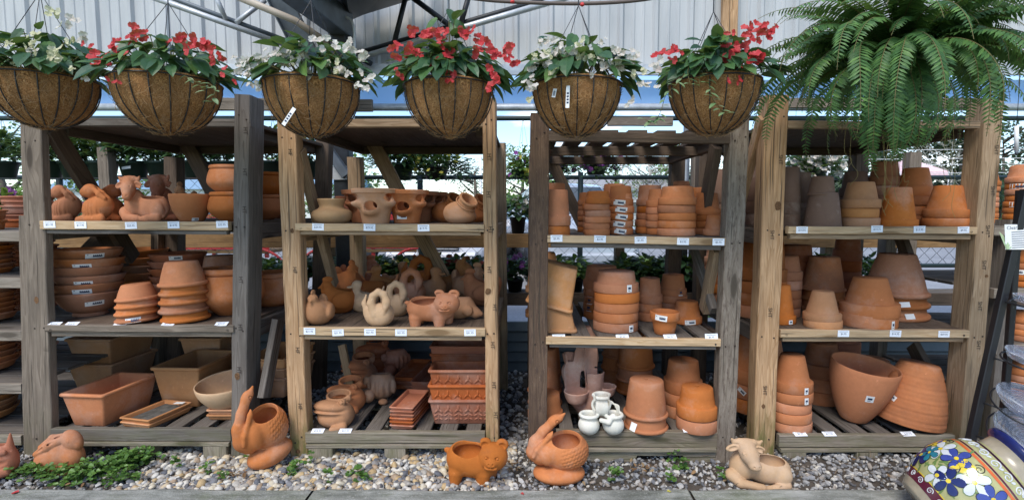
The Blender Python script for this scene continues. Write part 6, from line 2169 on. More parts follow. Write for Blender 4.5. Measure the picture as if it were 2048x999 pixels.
basket('coir basket of red begonias and variegated vine beside the fern', 1428, 170, 272, (1427, 24), 'black', [BG, ('varieg', 55, .03, .05, False, 1.0, .11)],
       [(1504, 52, 12, 'p_red'), (1506, 66, 14, 'p_red'), (1520, 70, 12, 'p_red'), (1544, 60, 12, 'p_red'), (1535, 62, 10, 'p_red'), (1488, 80, 12, 'p_red'), (1462, 102, 15, 'p_red'), (1475, 100, 13, 'p_red'), (1487, 122, 12, 'p_red'), (1520, 118, 16, 'p_red'),
        (1508, 114, 12, 'p_red'), (1463, 122, 10, 'p_red'), (1330, 106, 12, 'p_red'), (1350, 97, 12, 'p_red'), (1347, 118, 10, 'p_red'), (1314, 134, 13, 'p_white'), (1318, 139, 8, 'p_red'), (1466, 166, 9, 'p_red'), (1492, 132, 8, 'p_red'), (1463, 78, 9, 'p_red')], w=182,
       trail=[[(1380, 120, .1), (1368, 150, .16), (1350, 172, .2), (1332, 190, .2), (1322, 222, .2), (1312, 240, .2)], [(1410, 135, .12), (1416, 160, .19), (1420, 180, .21), (1426, 200, .21), (1440, 218, .2), (1452, 228, .2)],
              [(1390, 110, .1), (1376, 140, .17), (1380, 168, .2)], [(1405, 120, .1), (1400, 150, .18), (1398, 172, .2)], [(1320, 236, .2), (1305, 244, .2), (1290, 240, .2)]])

# ------------------------------------------------------------------ the fern
def fern():
    Y = 2.34
    c = at(1797, 128, Y)
    t = thing('hanging_fern', 'big Boston fern spilling over the top of the knotty rack', 'fern', c-Vector((0, 0, .2)))
    mb = MB()
    mb.lathe([(.001, -.09), (.055, -.09), (.075, -.01), (.07, -.01), (.065, -.02), (.001, -.02)], 28, Matrix.Translation(c))
    mb.build('plastic_pot', M['greenpost'], t)
    rr = random.Random(5)
    rach = MB()
    mats = []
    N = 170
    for k in range(N+18):
        a = k*2.39996+rr.uniform(-.2, .2)
        q = (k+.5)/N
        up = 1.0-1.05*q+rr.uniform(-.12, .12)                # inner fronds stand, outer ones fall
        L = rr.uniform(.38, .78)*(.88+.22*q)
        drift = rr.gauss(0, .55)
        if k >= N:                                           # the long clump that hangs at the front, left of the middle
            a, up, L = rr.uniform(3.75, 4.75), rr.uniform(-.75, -.35), rr.uniform(.52, .68)
        dirh = Vector((math.cos(a), math.sin(a)*.9, 0))
        pts = []
        p = c+dirh*.05+Vector((0, 0, .01))
        ang = .30+up*.85
        n = 15
        bend = (2.25-.6*up)*rr.uniform(.8, 1.15)
        for i in range(n+1):
            pts.append(p.copy())
            dirh = Matrix.Rotation(drift/n, 3, 'Z') @ dirh
            ang -= bend/n*(0.5+1.0*i/n)
            p = p+(dirh*math.cos(ang)+Vector((0, 0, math.sin(ang))))*(L/n)
        tw = rr.uniform(-.4, .4)
        P = spline([tuple(x) for x in pts], 3)
        rach.tube(P, [.0020*(1-.7*i/len(P))+.0004 for i in range(len(P))], 4, 1, False)
        m = len(P)
        side0 = dirh.cross(Vector((0, 0, 1)))
        for i in range(3, m):
            f = i/(m-1)
            w = .070*math.sin(PI*min(1, .12+f*.88))**.5*(1-.35*f)
            if f > .93: w *= .5
            tg = (Vector(P[min(i+1, m-1)])-Vector(P[i-1])).normalized()
            nn = side0.cross(tg).normalized()
            for sg in (-1, 1):
                if rr.random() < .05: continue
                d = (side0*sg*math.cos(tw)+nn*math.sin(tw)*sg*.6+tg*.32-Vector((0, 0, .18+.25*rr.random()))).normalized()
                mats.append(frame(P[i], d, nn, (w*rr.uniform(.85, 1.1), w*1.45, w)))
    V, Fq = instances(*PINNA, mats)
    rach.add(V.tolist(), Fq.tolist())
    link('fronds', rach.mesh('fronds', [M['fern'], M['p_stem']], WLOC[t.name]), t)
    # runners hanging under it
    mb = MB()
    for (u, v0, v1) in [(1712, 250, 372), (1700, 250, 345), (1766, 300, 400), (1772, 300, 415), (1780, 300, 392), (1790, 320, 402), (1806, 318, 372), (1815, 330, 386), (1898, 270, 402), (1905, 280, 436), (1896, 300, 360), (1765, 330, 432), (1775, 350, 425)]:
        j = rr.uniform(-14, 14)
        mb.tube(spline([at(u, v0-60, Y+.1), at(u+j*.9, (v0+v1)/2, Y+.12), at(u-j*.3, v1-24, Y+.13), at(u+j, v1, Y+.14)], 6), .0008, 4, 0, False)
    mb.build('runner', mat_flat('fern_runner', (.30, .24, .09), .7, .2), t)
    mb = MB()
    for k in range(3):
        a = k*2.09
        mb.tube([c+Vector((.13*math.cos(a), .13*math.sin(a), 0)), c+Vector((0, 0, .6))], .0016, 5, 0, False)
    mb.build('hanger', M['black'], t)
fern()

# ------------------------------------------------------------------ clover and weeds in the gravel
def clover(name, spots, kind='stuff', lab=None):
    mats = []
    for (x, y, n, rad) in spots:
        for _ in range(int(n*.5)):
            px, py = x+random.gauss(0, rad), y+random.gauss(0, rad*.5)
            if py < KERB_Y+.01: continue
            zz = random.uniform(.008, .075)
            a0 = random.uniform(0, 6.28)
            s = random.uniform(.016, .026)
            for k in range(3):
                a = a0+k*2*PI/3
                mats.append(frame((px, py, zz), (math.cos(a), math.sin(a), random.uniform(-.35, .45)), (random.gauss(0, .4), random.gauss(-.2, .4), 1), s*random.uniform(.8, 1.2)))
    V, Fq = instances(*DISC, mats)
    o = link(name, np_mesh(name, V, Fq, M['clover']))
    return tag(o, lab, None, None, kind)
cl_spots = []
for (u, v, n, rad) in [(70, 958, 60, .05), (120, 962, 60, .05), (165, 958, 70, .05), (205, 950, 110, .05), (235, 940, 130, .055), (262, 930, 110, .05), (285, 925, 60, .035), (215, 965, 40, .04), (255, 960, 30, .04), (40, 955, 40, .04), (150, 968, 40, .05),
                       (420, 950, 12, .012), (355, 940, 12, .012), (505, 935, 12, .012), (592, 945, 18, .012), (582, 955, 14, .012), (622, 930, 8, .01), (660, 965, 10, .012), (722, 965, 26, .016), (705, 952, 8, .01), (450, 968, 8, .01),
                       (1228, 962, 26, .014), (1345, 925, 14, .012), (1362, 940, 20, .014), (1338, 965, 10, .01), (1445, 965, 12, .014)]:
    p = on(u, v, 0)
    cl_spots.append((p[0], p[1], n, rad))
clover("clover", cl_spots)

# ------------------------------------------------------------------ shrubs and flowers behind the racks
M['greenpot'] = mat_flat('dark_green_plastic', (.018, .04, .032), .4, .4)
def bush(name, label, cat, c, r, h, leaf, n, lm, pot=None, flowers=None, group=None, tmpl=LEAFN, flat=.7, skirt=0.0):
    """a potted plant: leaves through a dome over c, a pot below, and its flowers"""
    c = Vector(c)
    base = c-Vector((0, 0, pot[1] if pot else 0))
    t = thing(name, label, cat, base, group)
    mats = []
    for _ in range(n):
        a, q = random.uniform(0, 2*PI), random.random()**.5
        zz = h*(1-q*q*flat)*random.uniform(.15, 1.0)-skirt*q*random.random()
        d = Vector((math.cos(a)*(.3+q), math.sin(a)*(.3+q), random.uniform(-.3, .9)))
        p = c+Vector((r*q*math.cos(a), r*q*math.sin(a), zz))
        L = leaf*random.uniform(.7, 1.3)
        mats.append(frame(p, d, (0, -.2, 1), L))
    V, Fq = instances(*tmpl, mats)
    link('foliage', np_mesh('foliage', V-np.array(base), Fq, M[lm]), t)
    if pot:
        pr, ph, pm = pot
        mb = MB()
        mb.lathe([(.001, -ph), (pr*.74, -ph), (pr*.94, -.012), (pr*1.04, -.012), (pr*1.04, .012), (pr*.95, .012), (pr*.92, -.02), (.001, -.02)], 24, Matrix.Translation(c))
        mb.build('plant_pot', M[pm], t)
    if flowers:
        fm, fn, fs = flowers
        for _ in range(fn):
            a, q = random.uniform(PI, 2*PI), random.random()**.5
            zz = h*(1-q*q*flat)*random.uniform(.45, 1.05)-skirt*q*random.random()
            p = c+Vector((r*1.0*q*math.cos(a), r*1.05*q*math.sin(a), zz+.01))
            V, Fq = instances(*DISC, flower_mats(p, fs, 1, False, (0, -1, .35)))
            link('blossom', np_mesh('blossom', V-np.array(base), Fq, M[random.choice(fm)]), t)
    return t
GH = 'green pots hanging in a row behind the racks'
names = ['at the left picture edge', 'just right of the grey left post', 'behind the side brace of the grey rack', 'right behind the grey stub post', 'with a white tag', 'left of the grey rack back post',
         'right of the grey rack back post', 'above the bowl on the grey rack', 'in the gap between grey and pine racks', 'behind the pine left post']
for i, u in enumerate((4, 96, 150, 206, 268, 322, 392, 452, 545, 610)):
    p = at(u, 326, 4.62)
    t = bush('hanging_plant', 'dark leafy plant in a green hanging pot %s' % names[i], 'plant', p, .21, .30, .11, 340, 'shrub', (.118, .13, 'greenpot'), None, GH, LEAFN, .45)
    mb = MB()
    for k in range(3):
        a = k*2.09+.4
        mb.tube([p+Vector((.11*math.cos(a), .11*math.sin(a), 0)), Vector((p[0], 4.65, hz))], .0015, 4, 0, False)
    mb.build('hanger', M['black'], t)
    if i == 4:
        mb = MB(); mb.board(p+Vector((-.02, -.118, -.055)), p+Vector((.055, -.118, -.045)), .022, .001, (0, 0, 1), .0002, 0, 0, 1); mb.build('plant_tag', M['sticker'], t)
for (u, v, r, h, nl, fl, lab, pot, lm) in [
        (800, 330, .20, .27, 360, None, 'large dark leafy plant hanging behind the pine rack brace', (.12, .13, 'greenpot'), 'shrub'),
        (872, 336, .27, .20, 560, (('p_yellow',), 26, .022), 'yellow petunias hanging behind the pine rack', (.11, .10, 'black'), 'shrub'),
        (1046, 340, .13, .20, 200, (('p_yellow', 'p_purple'), 18, .022), 'yellow and purple petunias hanging between pine and dark racks', (.08, .08, 'greenpot'), 'bright'),
        (1112, 334, .10, .12, 130, (('p_purple',), 14, .022), 'purple petunias hanging behind the dark left post', (.07, .07, 'greenpot'), 'shrub'),
        (1192, 322, .20, .10, 300, (('p_purple',), 40, .028), 'purple petunias in a tagged green pot behind the dark rack', (.10, .12, 'greenpot'), 'shrub'),
        (1626, 336, .22, .22, 340, (('p_white',), 80, .032), 'white petunias hanging behind the knotty rack', (.11, .10, 'greenpot'), 'shrub')]:
    p = at(u, v, 4.62)
    t = bush('hanging_plant', lab, 'plant', p, r, h, .055 if fl else .10, int(nl*1.9), lm, pot, fl, 'flowering plants hanging behind the racks', LEAF if fl else LEAFN, .6, .17 if fl else .05)
    mb = MB()
    for k in range(3):
        a = k*2.09+.4
        mb.tube([p+Vector((.08*math.cos(a), .08*math.sin(a), 0)), Vector((p[0], 4.65, hz))], .0015, 4, 0, False)
    mb.build('hanger', M['black'], t)
# flowers set out on the lower bench
fl_names = {'w': ('p_wine',), 'c': ('p_cream', 'p_yellow'), 'n': None, 'p': ('p_purple',)}
i = 0
for u, v, k, lm, rr_ in [(398, 586, 'n', 'bright', .12), (548, 586, 'n', 'bright', .13), (600, 586, 'n', 'bright', .13), (645, 586, 'n', 'shrub', .13), (700, 586, 'n', 'bright', .12), (757, 586, 'n', 'bright', .13), (800, 586, 'c', 'shrub', .13), (838, 586, 'w', 'bright', .13),
                         (876, 586, 'c', 'shrub', .13), (914, 586, 'w', 'shrub', .13), (950, 586, 'w', 'shrub', .13), (1030, 586, 'p', 'shrub', .12), (1110, 586, 'n', 'bright', .13), (1150, 586, 'n', 'bright', .12), (1248, 586, 'n', 'shrub', .13),
                         (1292, 586, 'n', 'shrub', .13), (1330, 586, 'n', 'shrub', .12), (1375, 586, 'n', 'shrub', .12), (1640, 586, 'n', 'shrub', .14), (1740, 586, 'n', 'shrub', .14)]:
    p = on(u, 584, bz0+.12) if False else at(u, 560, 4.56)
    p = Vector((p[0], 4.56, bz0+.10))
    i += 1
    desc = {'n': 'leafy green bedding plant', 'c': 'bedding plant with cream and yellow flowers', 'w': 'bedding plant with dark red flowers', 'p': 'bedding plant with purple flowers'}[k]
    where = {398: 'behind the stacked pots of the grey rack', 548: 'in the gap right of the grey post', 600: 'just right of the pine left post', 645: 'behind the side brace of the pine rack', 700: 'beside the black column', 757: 'right of the pine back post',
             800: 'above the ducks', 838: 'nearest the black fence post', 876: 'left of the pine diagonal brace', 914: 'just right of the pine diagonal brace', 950: 'beside the pine right post', 1030: 'in the gap between pine and dark racks', 1110: 'behind the tilted square planter',
             1150: 'left of the tagged stack', 1248: 'right of the wide dark-rack stack', 1292: 'behind the slim leaning stack', 1330: 'by the dark back post', 1375: 'by the steel pipe post', 1640: 'at the back of the knotty rack', 1740: 'behind the huge dark brown stack'}[u]
    bush('bedding_plant', '%s %s' % (desc, where), 'plant', p, rr_, .20, .075, 260, lm, (.075, .10, 'black'), (fl_names[k], 10, .030) if fl_names[k] else None, 'bedding plants on the back bench', LEAF, .35)
p = Vector((at(1036, 470, 4.56)[0], 4.56, bz1+.13))
bush('bedding_plant', 'white flowers in a black pot on the upper bench board', 'plant', p, .10, .19, .08, 150, 'shrub', (.07, .13, 'black'), (('p_white',), 9, .032), 'bedding plants on the back bench', LEAF, .4)
p = at(18, 432, 3.62)
bush('iris_plant', 'purple flowering plant behind the saucers at the left edge', 'plant', p, .12, .16, .13, 170, 'bright', (.09, .10, 'black'), (('p_purple', 'p_purple', 'p_yellow'), 22, .022), None, LEAFN, .2)
for k, (u, n) in enumerate(((150, 'red'), (215, 'white'), (390, 'pink'))):
    p = Vector((at(u, 410, 4.6)[0], 4.6, bz1+.12))
    bush('bedding_plant', 'low %s flowers on the upper bench %s' % (n, ('behind the bunnies', 'behind the calf', 'over the bowl')[k]), 'plant', p, .16, .12, .05, 160, 'bright', (.08, .11, 'black'), ((('p_red',), ('p_white', 'p_yellow'), ('p_red', 'p_white'))[k], 26, .018), 'bedding plants on the back bench', LEAFN, .5)

# ------------------------------------------------------------------ beyond the fence
def tree(label, u, vtop, Y, spread, kind='forest', trunk=.16, n=2600, bare=0, base_v=None, leaf=None, cat='tree', group='trees beyond the car park'):
    top = at(u, vtop, Y)
    x, H = top[0], top[2]
    t = thing('tree', label, cat, (x, Y, 0), group)
    rr = random.Random(int(u*7+Y))
    mb = MB()
    mb.tube([(x, Y, -.1), (x+.05*H*rr.uniform(-1, 1), Y, H*.35), (x+.04*H*rr.uniform(-1, 1), Y, H*.8)], [trunk, trunk*.75, trunk*.25], 8)
    limbs = []
    for k in range(9 if not bare else 26):
        z0 = H*rr.uniform(.25, .8)
        a = rr.uniform(0, 6.28)
        L = spread*rr.uniform(.5, 1.0)
        e = Vector((x+L*math.cos(a), Y+L*math.sin(a), z0+L*rr.uniform(.3, .9)))
        m = Vector((x, Y, z0)).lerp(e, .5)+Vector((0, 0, -.05*L))
        mb.tube([(x, Y, z0), m, e], [trunk*.4, trunk*.25, trunk*.07], 5)
        limbs.append(e)
        if bare:
            for _ in range(5):
                f = e+Vector((rr.gauss(0, 1), rr.gauss(0, 1), rr.uniform(0, 1.2)))*L*.28
                mb.tube([m.lerp(e, rr.uniform(.2, 1)), f], [trunk*.12, trunk*.04], 4)
    mb.build('trunk', mat_flat('pale_bark', (.40, .37, .33), .9, .1) if bare else mat_flat('bark', (.12, .10, .08), .9, .1), t)
    if n:
        # clumps scattered through the crown, leaves round each clump
        cl = []
        for _ in range(34):
            a, q = rr.uniform(0, 6.28), rr.random()**.5
            hz = rr.uniform(.14, 1.0)
            w = spread*(.45+.75*math.sin(PI*min(1, hz*.85+.1)))*.85
            cl.append((x+w*q*math.cos(a), Y+w*q*math.sin(a), H*hz*.96, spread*rr.uniform(.16, .34)))
        mats = []
        ls = leaf or max(.10, spread*.055)
        for _ in range(n):
            c = cl[rr.randrange(len(cl))]
            v = Vector((rr.gauss(0, 1), rr.gauss(0, 1), rr.gauss(0, .8)))
            v = v.normalized()*c[3]*rr.random()**.4
            mats.append(frame((c[0]+v[0], c[1]+v[1], min(H, c[2]+v[2])), (rr.gauss(0, 1), rr.gauss(0, 1), rr.gauss(-.2, .6)), (rr.gauss(0, .4), rr.gauss(-.3, .4), 1), ls*rr.uniform(.6, 1.4)))
        V, Fq = instances(*DISC, mats)
        link('crown', np_mesh('crown', V-np.array((x, Y, 0)), Fq, M[kind]), t)
    return t
tree('tall bright green tree at the left picture edge beyond the hanging pots', -10, 232, 16, 1.9, 'bright', .14, 2200)
tree('bright tree seen between the grey rack posts', 170, 262, 22, 2.2, 'bright', .16, 2000)
tree('green tree peeking in the gap between grey and pine racks', 552, 272, 18, 1.3, 'bright', .12, 1400)
tree('small bright tree left of the yellow petunias', 715, 300, 17, .9, 'bright', .1, 900)
tree('grey-green far tree right of the yellow petunias', 945, 316, 48, 2.6, 'forest', .25, 1500)
tree('pale loose tree in the gap between pine and dark racks', 1052, 288, 24, 2.0, 'bright', .14, 1700)
tree('bright round tree behind the purple petunias', 1100, 320, 30, 2.0, 'bright', .14, 1500)
tree('leafy tree behind the dark rack left of the bare tree', 1232, 318, 38, 2.3, 'bright', .2, 1500)
tree('bare pale branching tree behind the dark rack', 1300, 268, 34, 2.6, 'forest', .14, 0, 1, cat='bare tree')
tree('dark round tree behind the dark rack back post', 1330, 308, 42, 2.4, 'forest', .2, 1700)
tree('tall bright tree behind the steel pipe post', 1390, 262, 24, 1.7, 'bright', .14, 1900)
tree('green tree in the gap between dark and knotty racks', 1475, 286, 30, 2.2, 'bright', .16, 1500)
for k, (u, vt, Y, sp_, lab) in enumerate([(1575, 298, 66, 5.2, 'dark forest tree left of the white petunias'), (1660, 284, 72, 5.8, 'dark forest tree right of the white petunias'), (1752, 270, 68, 5.6, 'dark forest tree right of the knotty back post'),
                                          (1835, 262, 74, 6.2, 'dark forest tree behind the stub post under the fern'), (1925, 250, 66, 6.0, 'tall dark forest tree beside the right rack post'), (2010, 244, 70, 6.4, 'tallest dark forest tree at the right picture edge'), (2100, 240, 72, 6.4, 'dark forest tree cut by the right picture edge')]):
    tree(lab, u, vt, Y, sp_, 'forest', .3, 3000, leaf=.42)
tree('silvery bare tree before the dark forest at the right', 1905, 282, 46, 3.2, 'forest', .16, 0, 1, cat='bare tree')
hills = MB()
xs = np.linspace(-260, 260, 60)
zz_ = [4.5+2.5*math.sin(x*.03)+1.2*math.sin(x*.11+1)+(3.5 if x > 30 else 0) for x in xs]
hv = []
for x, z in zip(xs, zz_):
    hv += [(x, 120, -1), (x, 126, z*.8), (x, 150, z)]
hills.add(hv, [[i*3+j, (i+1)*3+j, (i+1)*3+j+1, i*3+j+1] for i in range(59) for j in range(2)], None, 0, True)
tag(hills.build('hills', mat_ground('wooded_hill', [(.3, (.045, .075, .04)), (.7, (.10, .14, .07))], .35, bscale=2.5)), kind='structure')

# low white building and garden wall far off
def building(name, label, x0, x1, Y, h, wall, roof, win=0):
    t = thing(name, label, 'building', ((x0+x1)/2, Y, 0))
    mb = MB()
    mb.box(((x0+x1)/2, Y+3, h/2), (x1-x0, 6, h), 0, .01)
    mb.build('wall', wall, t)
    mb = MB()
    a, b = Y-.4, Y+6.4
    mb.add([(x0-.4, a, h), (x1+.4, a, h), (x1+.4, b, h), (x0-.4, b, h), (x0-.2, (a+b)/2, h+1.3), (x1+.2, (a+b)/2, h+1.3)], [[0, 1, 5, 4], [2, 3, 4, 5], [1, 2, 5], [3, 0, 4], [3, 2, 1, 0]])
    mb.build('roof', roof, t)
    for k in range(win):
        xx = x0+(x1-x0)*(k+.5)/win
        mb = MB(); mb.box((xx, Y-.02, h*.52), (.9, .06, 1.0), 0, .01)
        w = mb.build('window', M['white'], t)
        mb = MB(); mb.box((xx, Y-.06, h*.52), (.74, .02, .84), 0, .004)
        mb.build('pane', M['glass'], w)
    return t
M['glass'] = mat_flat('dark_glass', (.05, .065, .08), .08, .6)
M['offwhite'] = mat_flat('off_white_wall', (.66, .65, .62), .8, .2, 0, .08, 1)
M['roofgrey'] = mat_flat('grey_roof', (.30, .30, .31), .8, .2, 0, .15, 2)
building('far_building', 'low white building across the road behind the dark rack', at(1130, 400, 40)[0], at(1345, 400, 40)[0], 40, 2.6, M['offwhite'], M['roofgrey'], 7)
building('far_building', 'long pale building across the road behind the grey rack', at(95, 400, 42)[0], at(700, 400, 42)[0], 42, 2.8, M['offwhite'], mat_flat('blue_roof', (.22, .33, .44), .7, .2), 12)
p = at(1818, 342, 26)
t = thing('canopy_tent', 'pink and white canopy tent before the dark forest', 'tent', (p[0], 26, 0))
mb = MB()
zt, ze = at(1818, 316, 26)[2], at(1818, 346, 26)[2]
w = 1.15
mb.add([(p[0]-w, 25, ze), (p[0]+w, 25, ze), (p[0]+w, 27.3, ze), (p[0]-w, 27.3, ze), (p[0], 26.1, zt), (p[0]-w, 25, ze-.2), (p[0]+w, 25, ze-.2)], [[0, 1, 4], [1, 2, 4], [2, 3, 4], [3, 0, 4], [5, 6, 1, 0]])
mb.build('canopy', mat_flat('pink_canvas', (.72, .50, .52), .8, .2), t)
for sx in (-1, 1):
    for yy in (25, 27.3):
        mb = MB(); mb.tube([(p[0]+sx*w, yy, 0), (p[0]+sx*w, yy, ze)], .03, 6); mb.build('leg', M['galv'], t)
# utility poles and their wires
for u, vt, Y, r, lab in ((961, 312, 20, .045, 'thin pale pole right of the yellow petunias'), (1243, 300, 20, .05, 'thin pale pole behind the purple petunias'), (1660, 282, 20, .06, 'pale pole right of the white petunias')):
    q = at(u, vt, Y)
    mb = MB(); mb.tube([(q[0], Y, 0), (q[0], Y, q[2])], r, 8)
    mb.make('utility_pole', M['white'], lab, 'pole')
for i, v in enumerate((300, 318, 330, 347)):
    Y = 16
    z = at(1700, v, Y)[2]
    mb = MB()
    mb.tube([(-12, Y, z), (0, Y, z-.12), (14, Y, z+.02), (30, Y, z+.05)], .010, 4)
    mb.make('overhead_wire', M['white'], '%s pale wire strung across the distant trees' % ('highest', 'second highest', 'third highest', 'lowest')[i], 'wire')
q = at(2033, 300, 3.4)
t = thing('water_bottle_feeder', 'slim white tube hanging right of the knotty right post', 'feeder', (q[0], 3.4, at(2033, 310, 3.4)[2]))
mb = MB(); a = at(2033, 302, 3.4); b = at(2033, 252, 3.4); mb.tube([a, b], .012, 10); mb.build('tube', M['white'], t)
mb = MB(); mb.tube([at(2033, 310, 3.4), a], [.007, .012], 10); mb.build('cap', M['steel_mid'], t)
mb = MB(); mb.tube([b, b+Vector((0, 0, .5))], .002, 5); mb.build('cord', M['black'], t)

# ------------------------------------------------------------------ cars
def paint(name, c):
    t = NT(name)
    t.done(c, .22, .5, .15)
    t.b.inputs['Coat Weight'].default_value = .8
    return t.m
def car(label, x, Y, rz, col, L=4.5, Wd=1.85, H=1.62, hood=1.02):
    t = thing('parked_car', label, 'car', (x, Y, 0), 'cars parked beyond the fence', rz)
    pm = paint('car_paint_'+label.split()[0], col)
    hw = Wd/2
    # side stations along y (0 nose .. L tail): half width, sill height, shoulder height
    st = [(0.0, .72, .42, .74), (.10, .86, .34, hood*.86), (.45, .90, .32, hood*.95), (1.25, .92, .30, hood), (1.5, .925, .30, hood+.03), (3.2, .925, .30, hood+.04), (4.1, .91, .34, hood+.02), (4.42, .86, .40, hood-.04), (4.5, .74, .48, hood-.2)]
    mb = MB()
    rings = []
    for (y, w, z0, z1) in st:
        w = w*hw/.925
        rings.append([(-w*.92, y, z0), (-w, y, z0+.18), (-w, y, (z0+z1)/2), (-w*.96, y, z1-.10), (-w*.80, y, z1-.015), (0, y, z1+.02), (w*.80, y, z1-.015), (w*.96, y, z1-.10), (w, y, (z0+z1)/2), (w, y, z0+.18), (w*.92, y, z0)])
    n = len(rings[0])
    vs = [p for r in rings for p in r]
    fs = [[i*n+j, i*n+j+1, (i+1)*n+j+1, (i+1)*n+j] for i in range(len(rings)-1) for j in range(n-1)]
    fs += [list(range(n-1, -1, -1)), [(len(rings)-1)*n+j for j in range(n)]]
    mb.add(vs, fs, None, 0, True)
    def part(name, m, mbx, par=t):
        me = mbx.mesh(name, m)
        return link(name, me, par)
    body = part('body', pm, mb)
    ct = [(1.25, .80, hood+.0), (1.95, .66, H-.06), (2.3, .64, H), (3.2, .63, H-.01), (3.9, .70, H-.20), (4.3, .78, hood+.02)]
    mb = MB()
    vs, fs = [], []
    for (y, w, z) in ct:
        w = w*hw/.925
        vs += [(-w-.10, y, hood-.02), (-w, y, z), (0, y, z+.03), (w, y, z), (w+.10, y, hood-.02)]
    for i in range(len(ct)-1):
        for j in range(4):
            fs.append([i*5+j, i*5+j+1, (i+1)*5+j+1, (i+1)*5+j])
    mb.add(vs, fs, None, 0, True)
    part('cabin', pm, mb)
    def panel(pts, name, m, off=(0, -.012, .012)):
        q = MB()
        q.add([Vector(p)+Vector(off) for p in pts]+[Vector(p) for p in pts], [[0, 1, 2, 3], [7, 6, 5, 4], [0, 4, 5, 1], [1, 5, 6, 2], [2, 6, 7, 3], [3, 7, 4, 0]])
        return part(name, m, q)
    k = hw/.925
    panel([(-.76*k, 1.30, hood+.05), (.76*k, 1.30, hood+.05), (.62*k, 1.92, H-.08), (-.62*k, 1.92, H-.08)], 'windscreen', M['glass'])
    for sx in (-1, 1):
        pts = [(sx*.885*k, 1.55, hood+.06), (sx*.885*k, 2.7, hood+.06), (sx*.70*k, 2.7, H-.10), (sx*.72*k, 2.02, H-.12)]
        panel(pts if sx > 0 else pts[::-1], 'side_window', M['glass'], (sx*.015, 0, .01))
        pts = [(sx*.885*k, 2.8, hood+.06), (sx*.87*k, 3.8, hood+.06), (sx*.74*k, 3.6, H-.18), (sx*.70*k, 2.8, H-.10)]
        panel(pts if sx > 0 else pts[::-1], 'side_window', M['glass'], (sx*.015, 0, .01))
        q = MB(); q.box((sx*(hw+.10), 1.62, hood+.08), (.20, .10, .14), 0, .03); part('mirror', pm, q)
        V0, F0 = ICO2
        q = MB(); q.add([(sx*.66*k+v[0]*.17, .10+v[1]*.09, hood*.74+v[2]*.075) for v in V0], F0.tolist(), None, 0, True); part('headlight', mat_flat('headlight_glass', (.7, .72, .75), .1, .6), q)
        for yy in (.85, 3.6):
            q = MB()
            q.lathe([(.12, -.10), (.30, -.11), (.335, -.08), (.335, .08), (.30, .11), (.12, .10)], 24, Matrix.Translation((sx*(hw-.09), yy, .335)) @ Matrix.Rotation(PI/2, 4, 'Y'))
            wh = part('wheel', M['black'], q)
            q = MB()
            q.lathe([(.001, .085), (.06, .095), (.10, .08), (.22, .10), (.23, .06), (.001, .05)], 20, Matrix.Translation((sx*(hw-.09), yy, .335)) @ Matrix.Rotation(sx*PI/2, 4, 'Y'))
            link('rim', q.mesh('rim', M['galv']), wh)
    q = MB()
    q.board((-.50*k, -.02, hood*.74), (.50*k, -.02, hood*.74), .20, .06, (0, 0, 1), .02, 0, 0)
    g = part('grille', M['black'], q)
    for j in range(4):
        q = MB(); q.board((-.49*k, -.055, hood*.74-.07+j*.047), (.49*k, -.055, hood*.74-.07+j*.047), .016, .012, (0, 0, 1), .003, 0, 0, 1); link('grille_bar', q.mesh('grille_bar', M['galv']), g)
    q = MB(); q.board((-.80*k, .0, .50), (.80*k, .0, .50), .20, .16, (0, 0, 1), .05, 0, 0); part('bumper', pm, q)
    return t
qx = lambda u, Y: at(u, 480, Y)[0]
car('silver pickup-like car facing the fence behind the dark rack', qx(1178, 9.0), 9.0, R(6), (.42, .46, .52), H=1.85, hood=1.18, Wd=1.98)
car('white car facing the fence behind the pine rack', qx(862, 9.2), 9.2, R(-8), (.72, .72, .76), H=1.5, hood=.98)
car('blue car seen between the pine and dark racks', qx(1010, 12.5), 12.5, R(62), (.03, .10, .36), H=1.55)
car('pale blue car behind the dark rack left of centre', qx(1130, 17), 17, R(80), (.16, .30, .50), H=1.5)
car('maroon car far behind the grey rack', qx(330, 18), 18, R(86), (.26, .03, .03), H=1.55)
car('white car far behind the pine rack left half', qx(640, 19), 19, R(88), (.70, .70, .70), H=1.55)
# red garden carts
def cart(label, u, Y):
    x = qx(u, Y)
    t = thing('garden_cart', label, 'cart', (x, Y, 0), 'red garden carts beyond the fence')
    for k in range(5):
        mb = MB(); mb.board((x-.75, Y, .85+k*.13), (x+.75, Y, .85+k*.13), .075, .02, (0, 0, 1)); mb.build('side_slat', M['red'], t)
    for sx in (-.70, 0, .70):
        mb = MB(); mb.board((x+sx, Y+.03, .7), (x+sx, Y+.03, 1.5), .05, .03, (1, 0, 0)); mb.build('stake', M['red'], t)
    mb = MB(); mb.board((x-.75, Y+.35, .78), (x+.75, Y+.35, .78), .7, .04, (0, 1, 0)); mb.build('bed', M['brownboard'], t)
    for sx in (-.62, .62):
        mb = MB()
        mb.tube([(x+sx+.40*math.cos(a), Y-.05, .42+.40*math.sin(a)) for a in np.linspace(0, 2*PI, 33)], .02, 6)
        w = mb.build('wheel', M['red'], t)
        mb = MB()
        for k in range(6):
            a = k*PI/6
            mb.tube([(x+sx+.40*math.cos(a), Y-.05, .42+.40*math.sin(a)), (x+sx-.40*math.cos(a), Y-.05, .42-.40*math.sin(a))], .009, 5)
        mb.build('spokes', M['white'], w)
    return t
cart('red slatted cart behind the bowl and jars of the grey rack', 425, 7.0)
cart('red cart with a spoked wheel behind the pine diagonal brace', 745, 7.2)

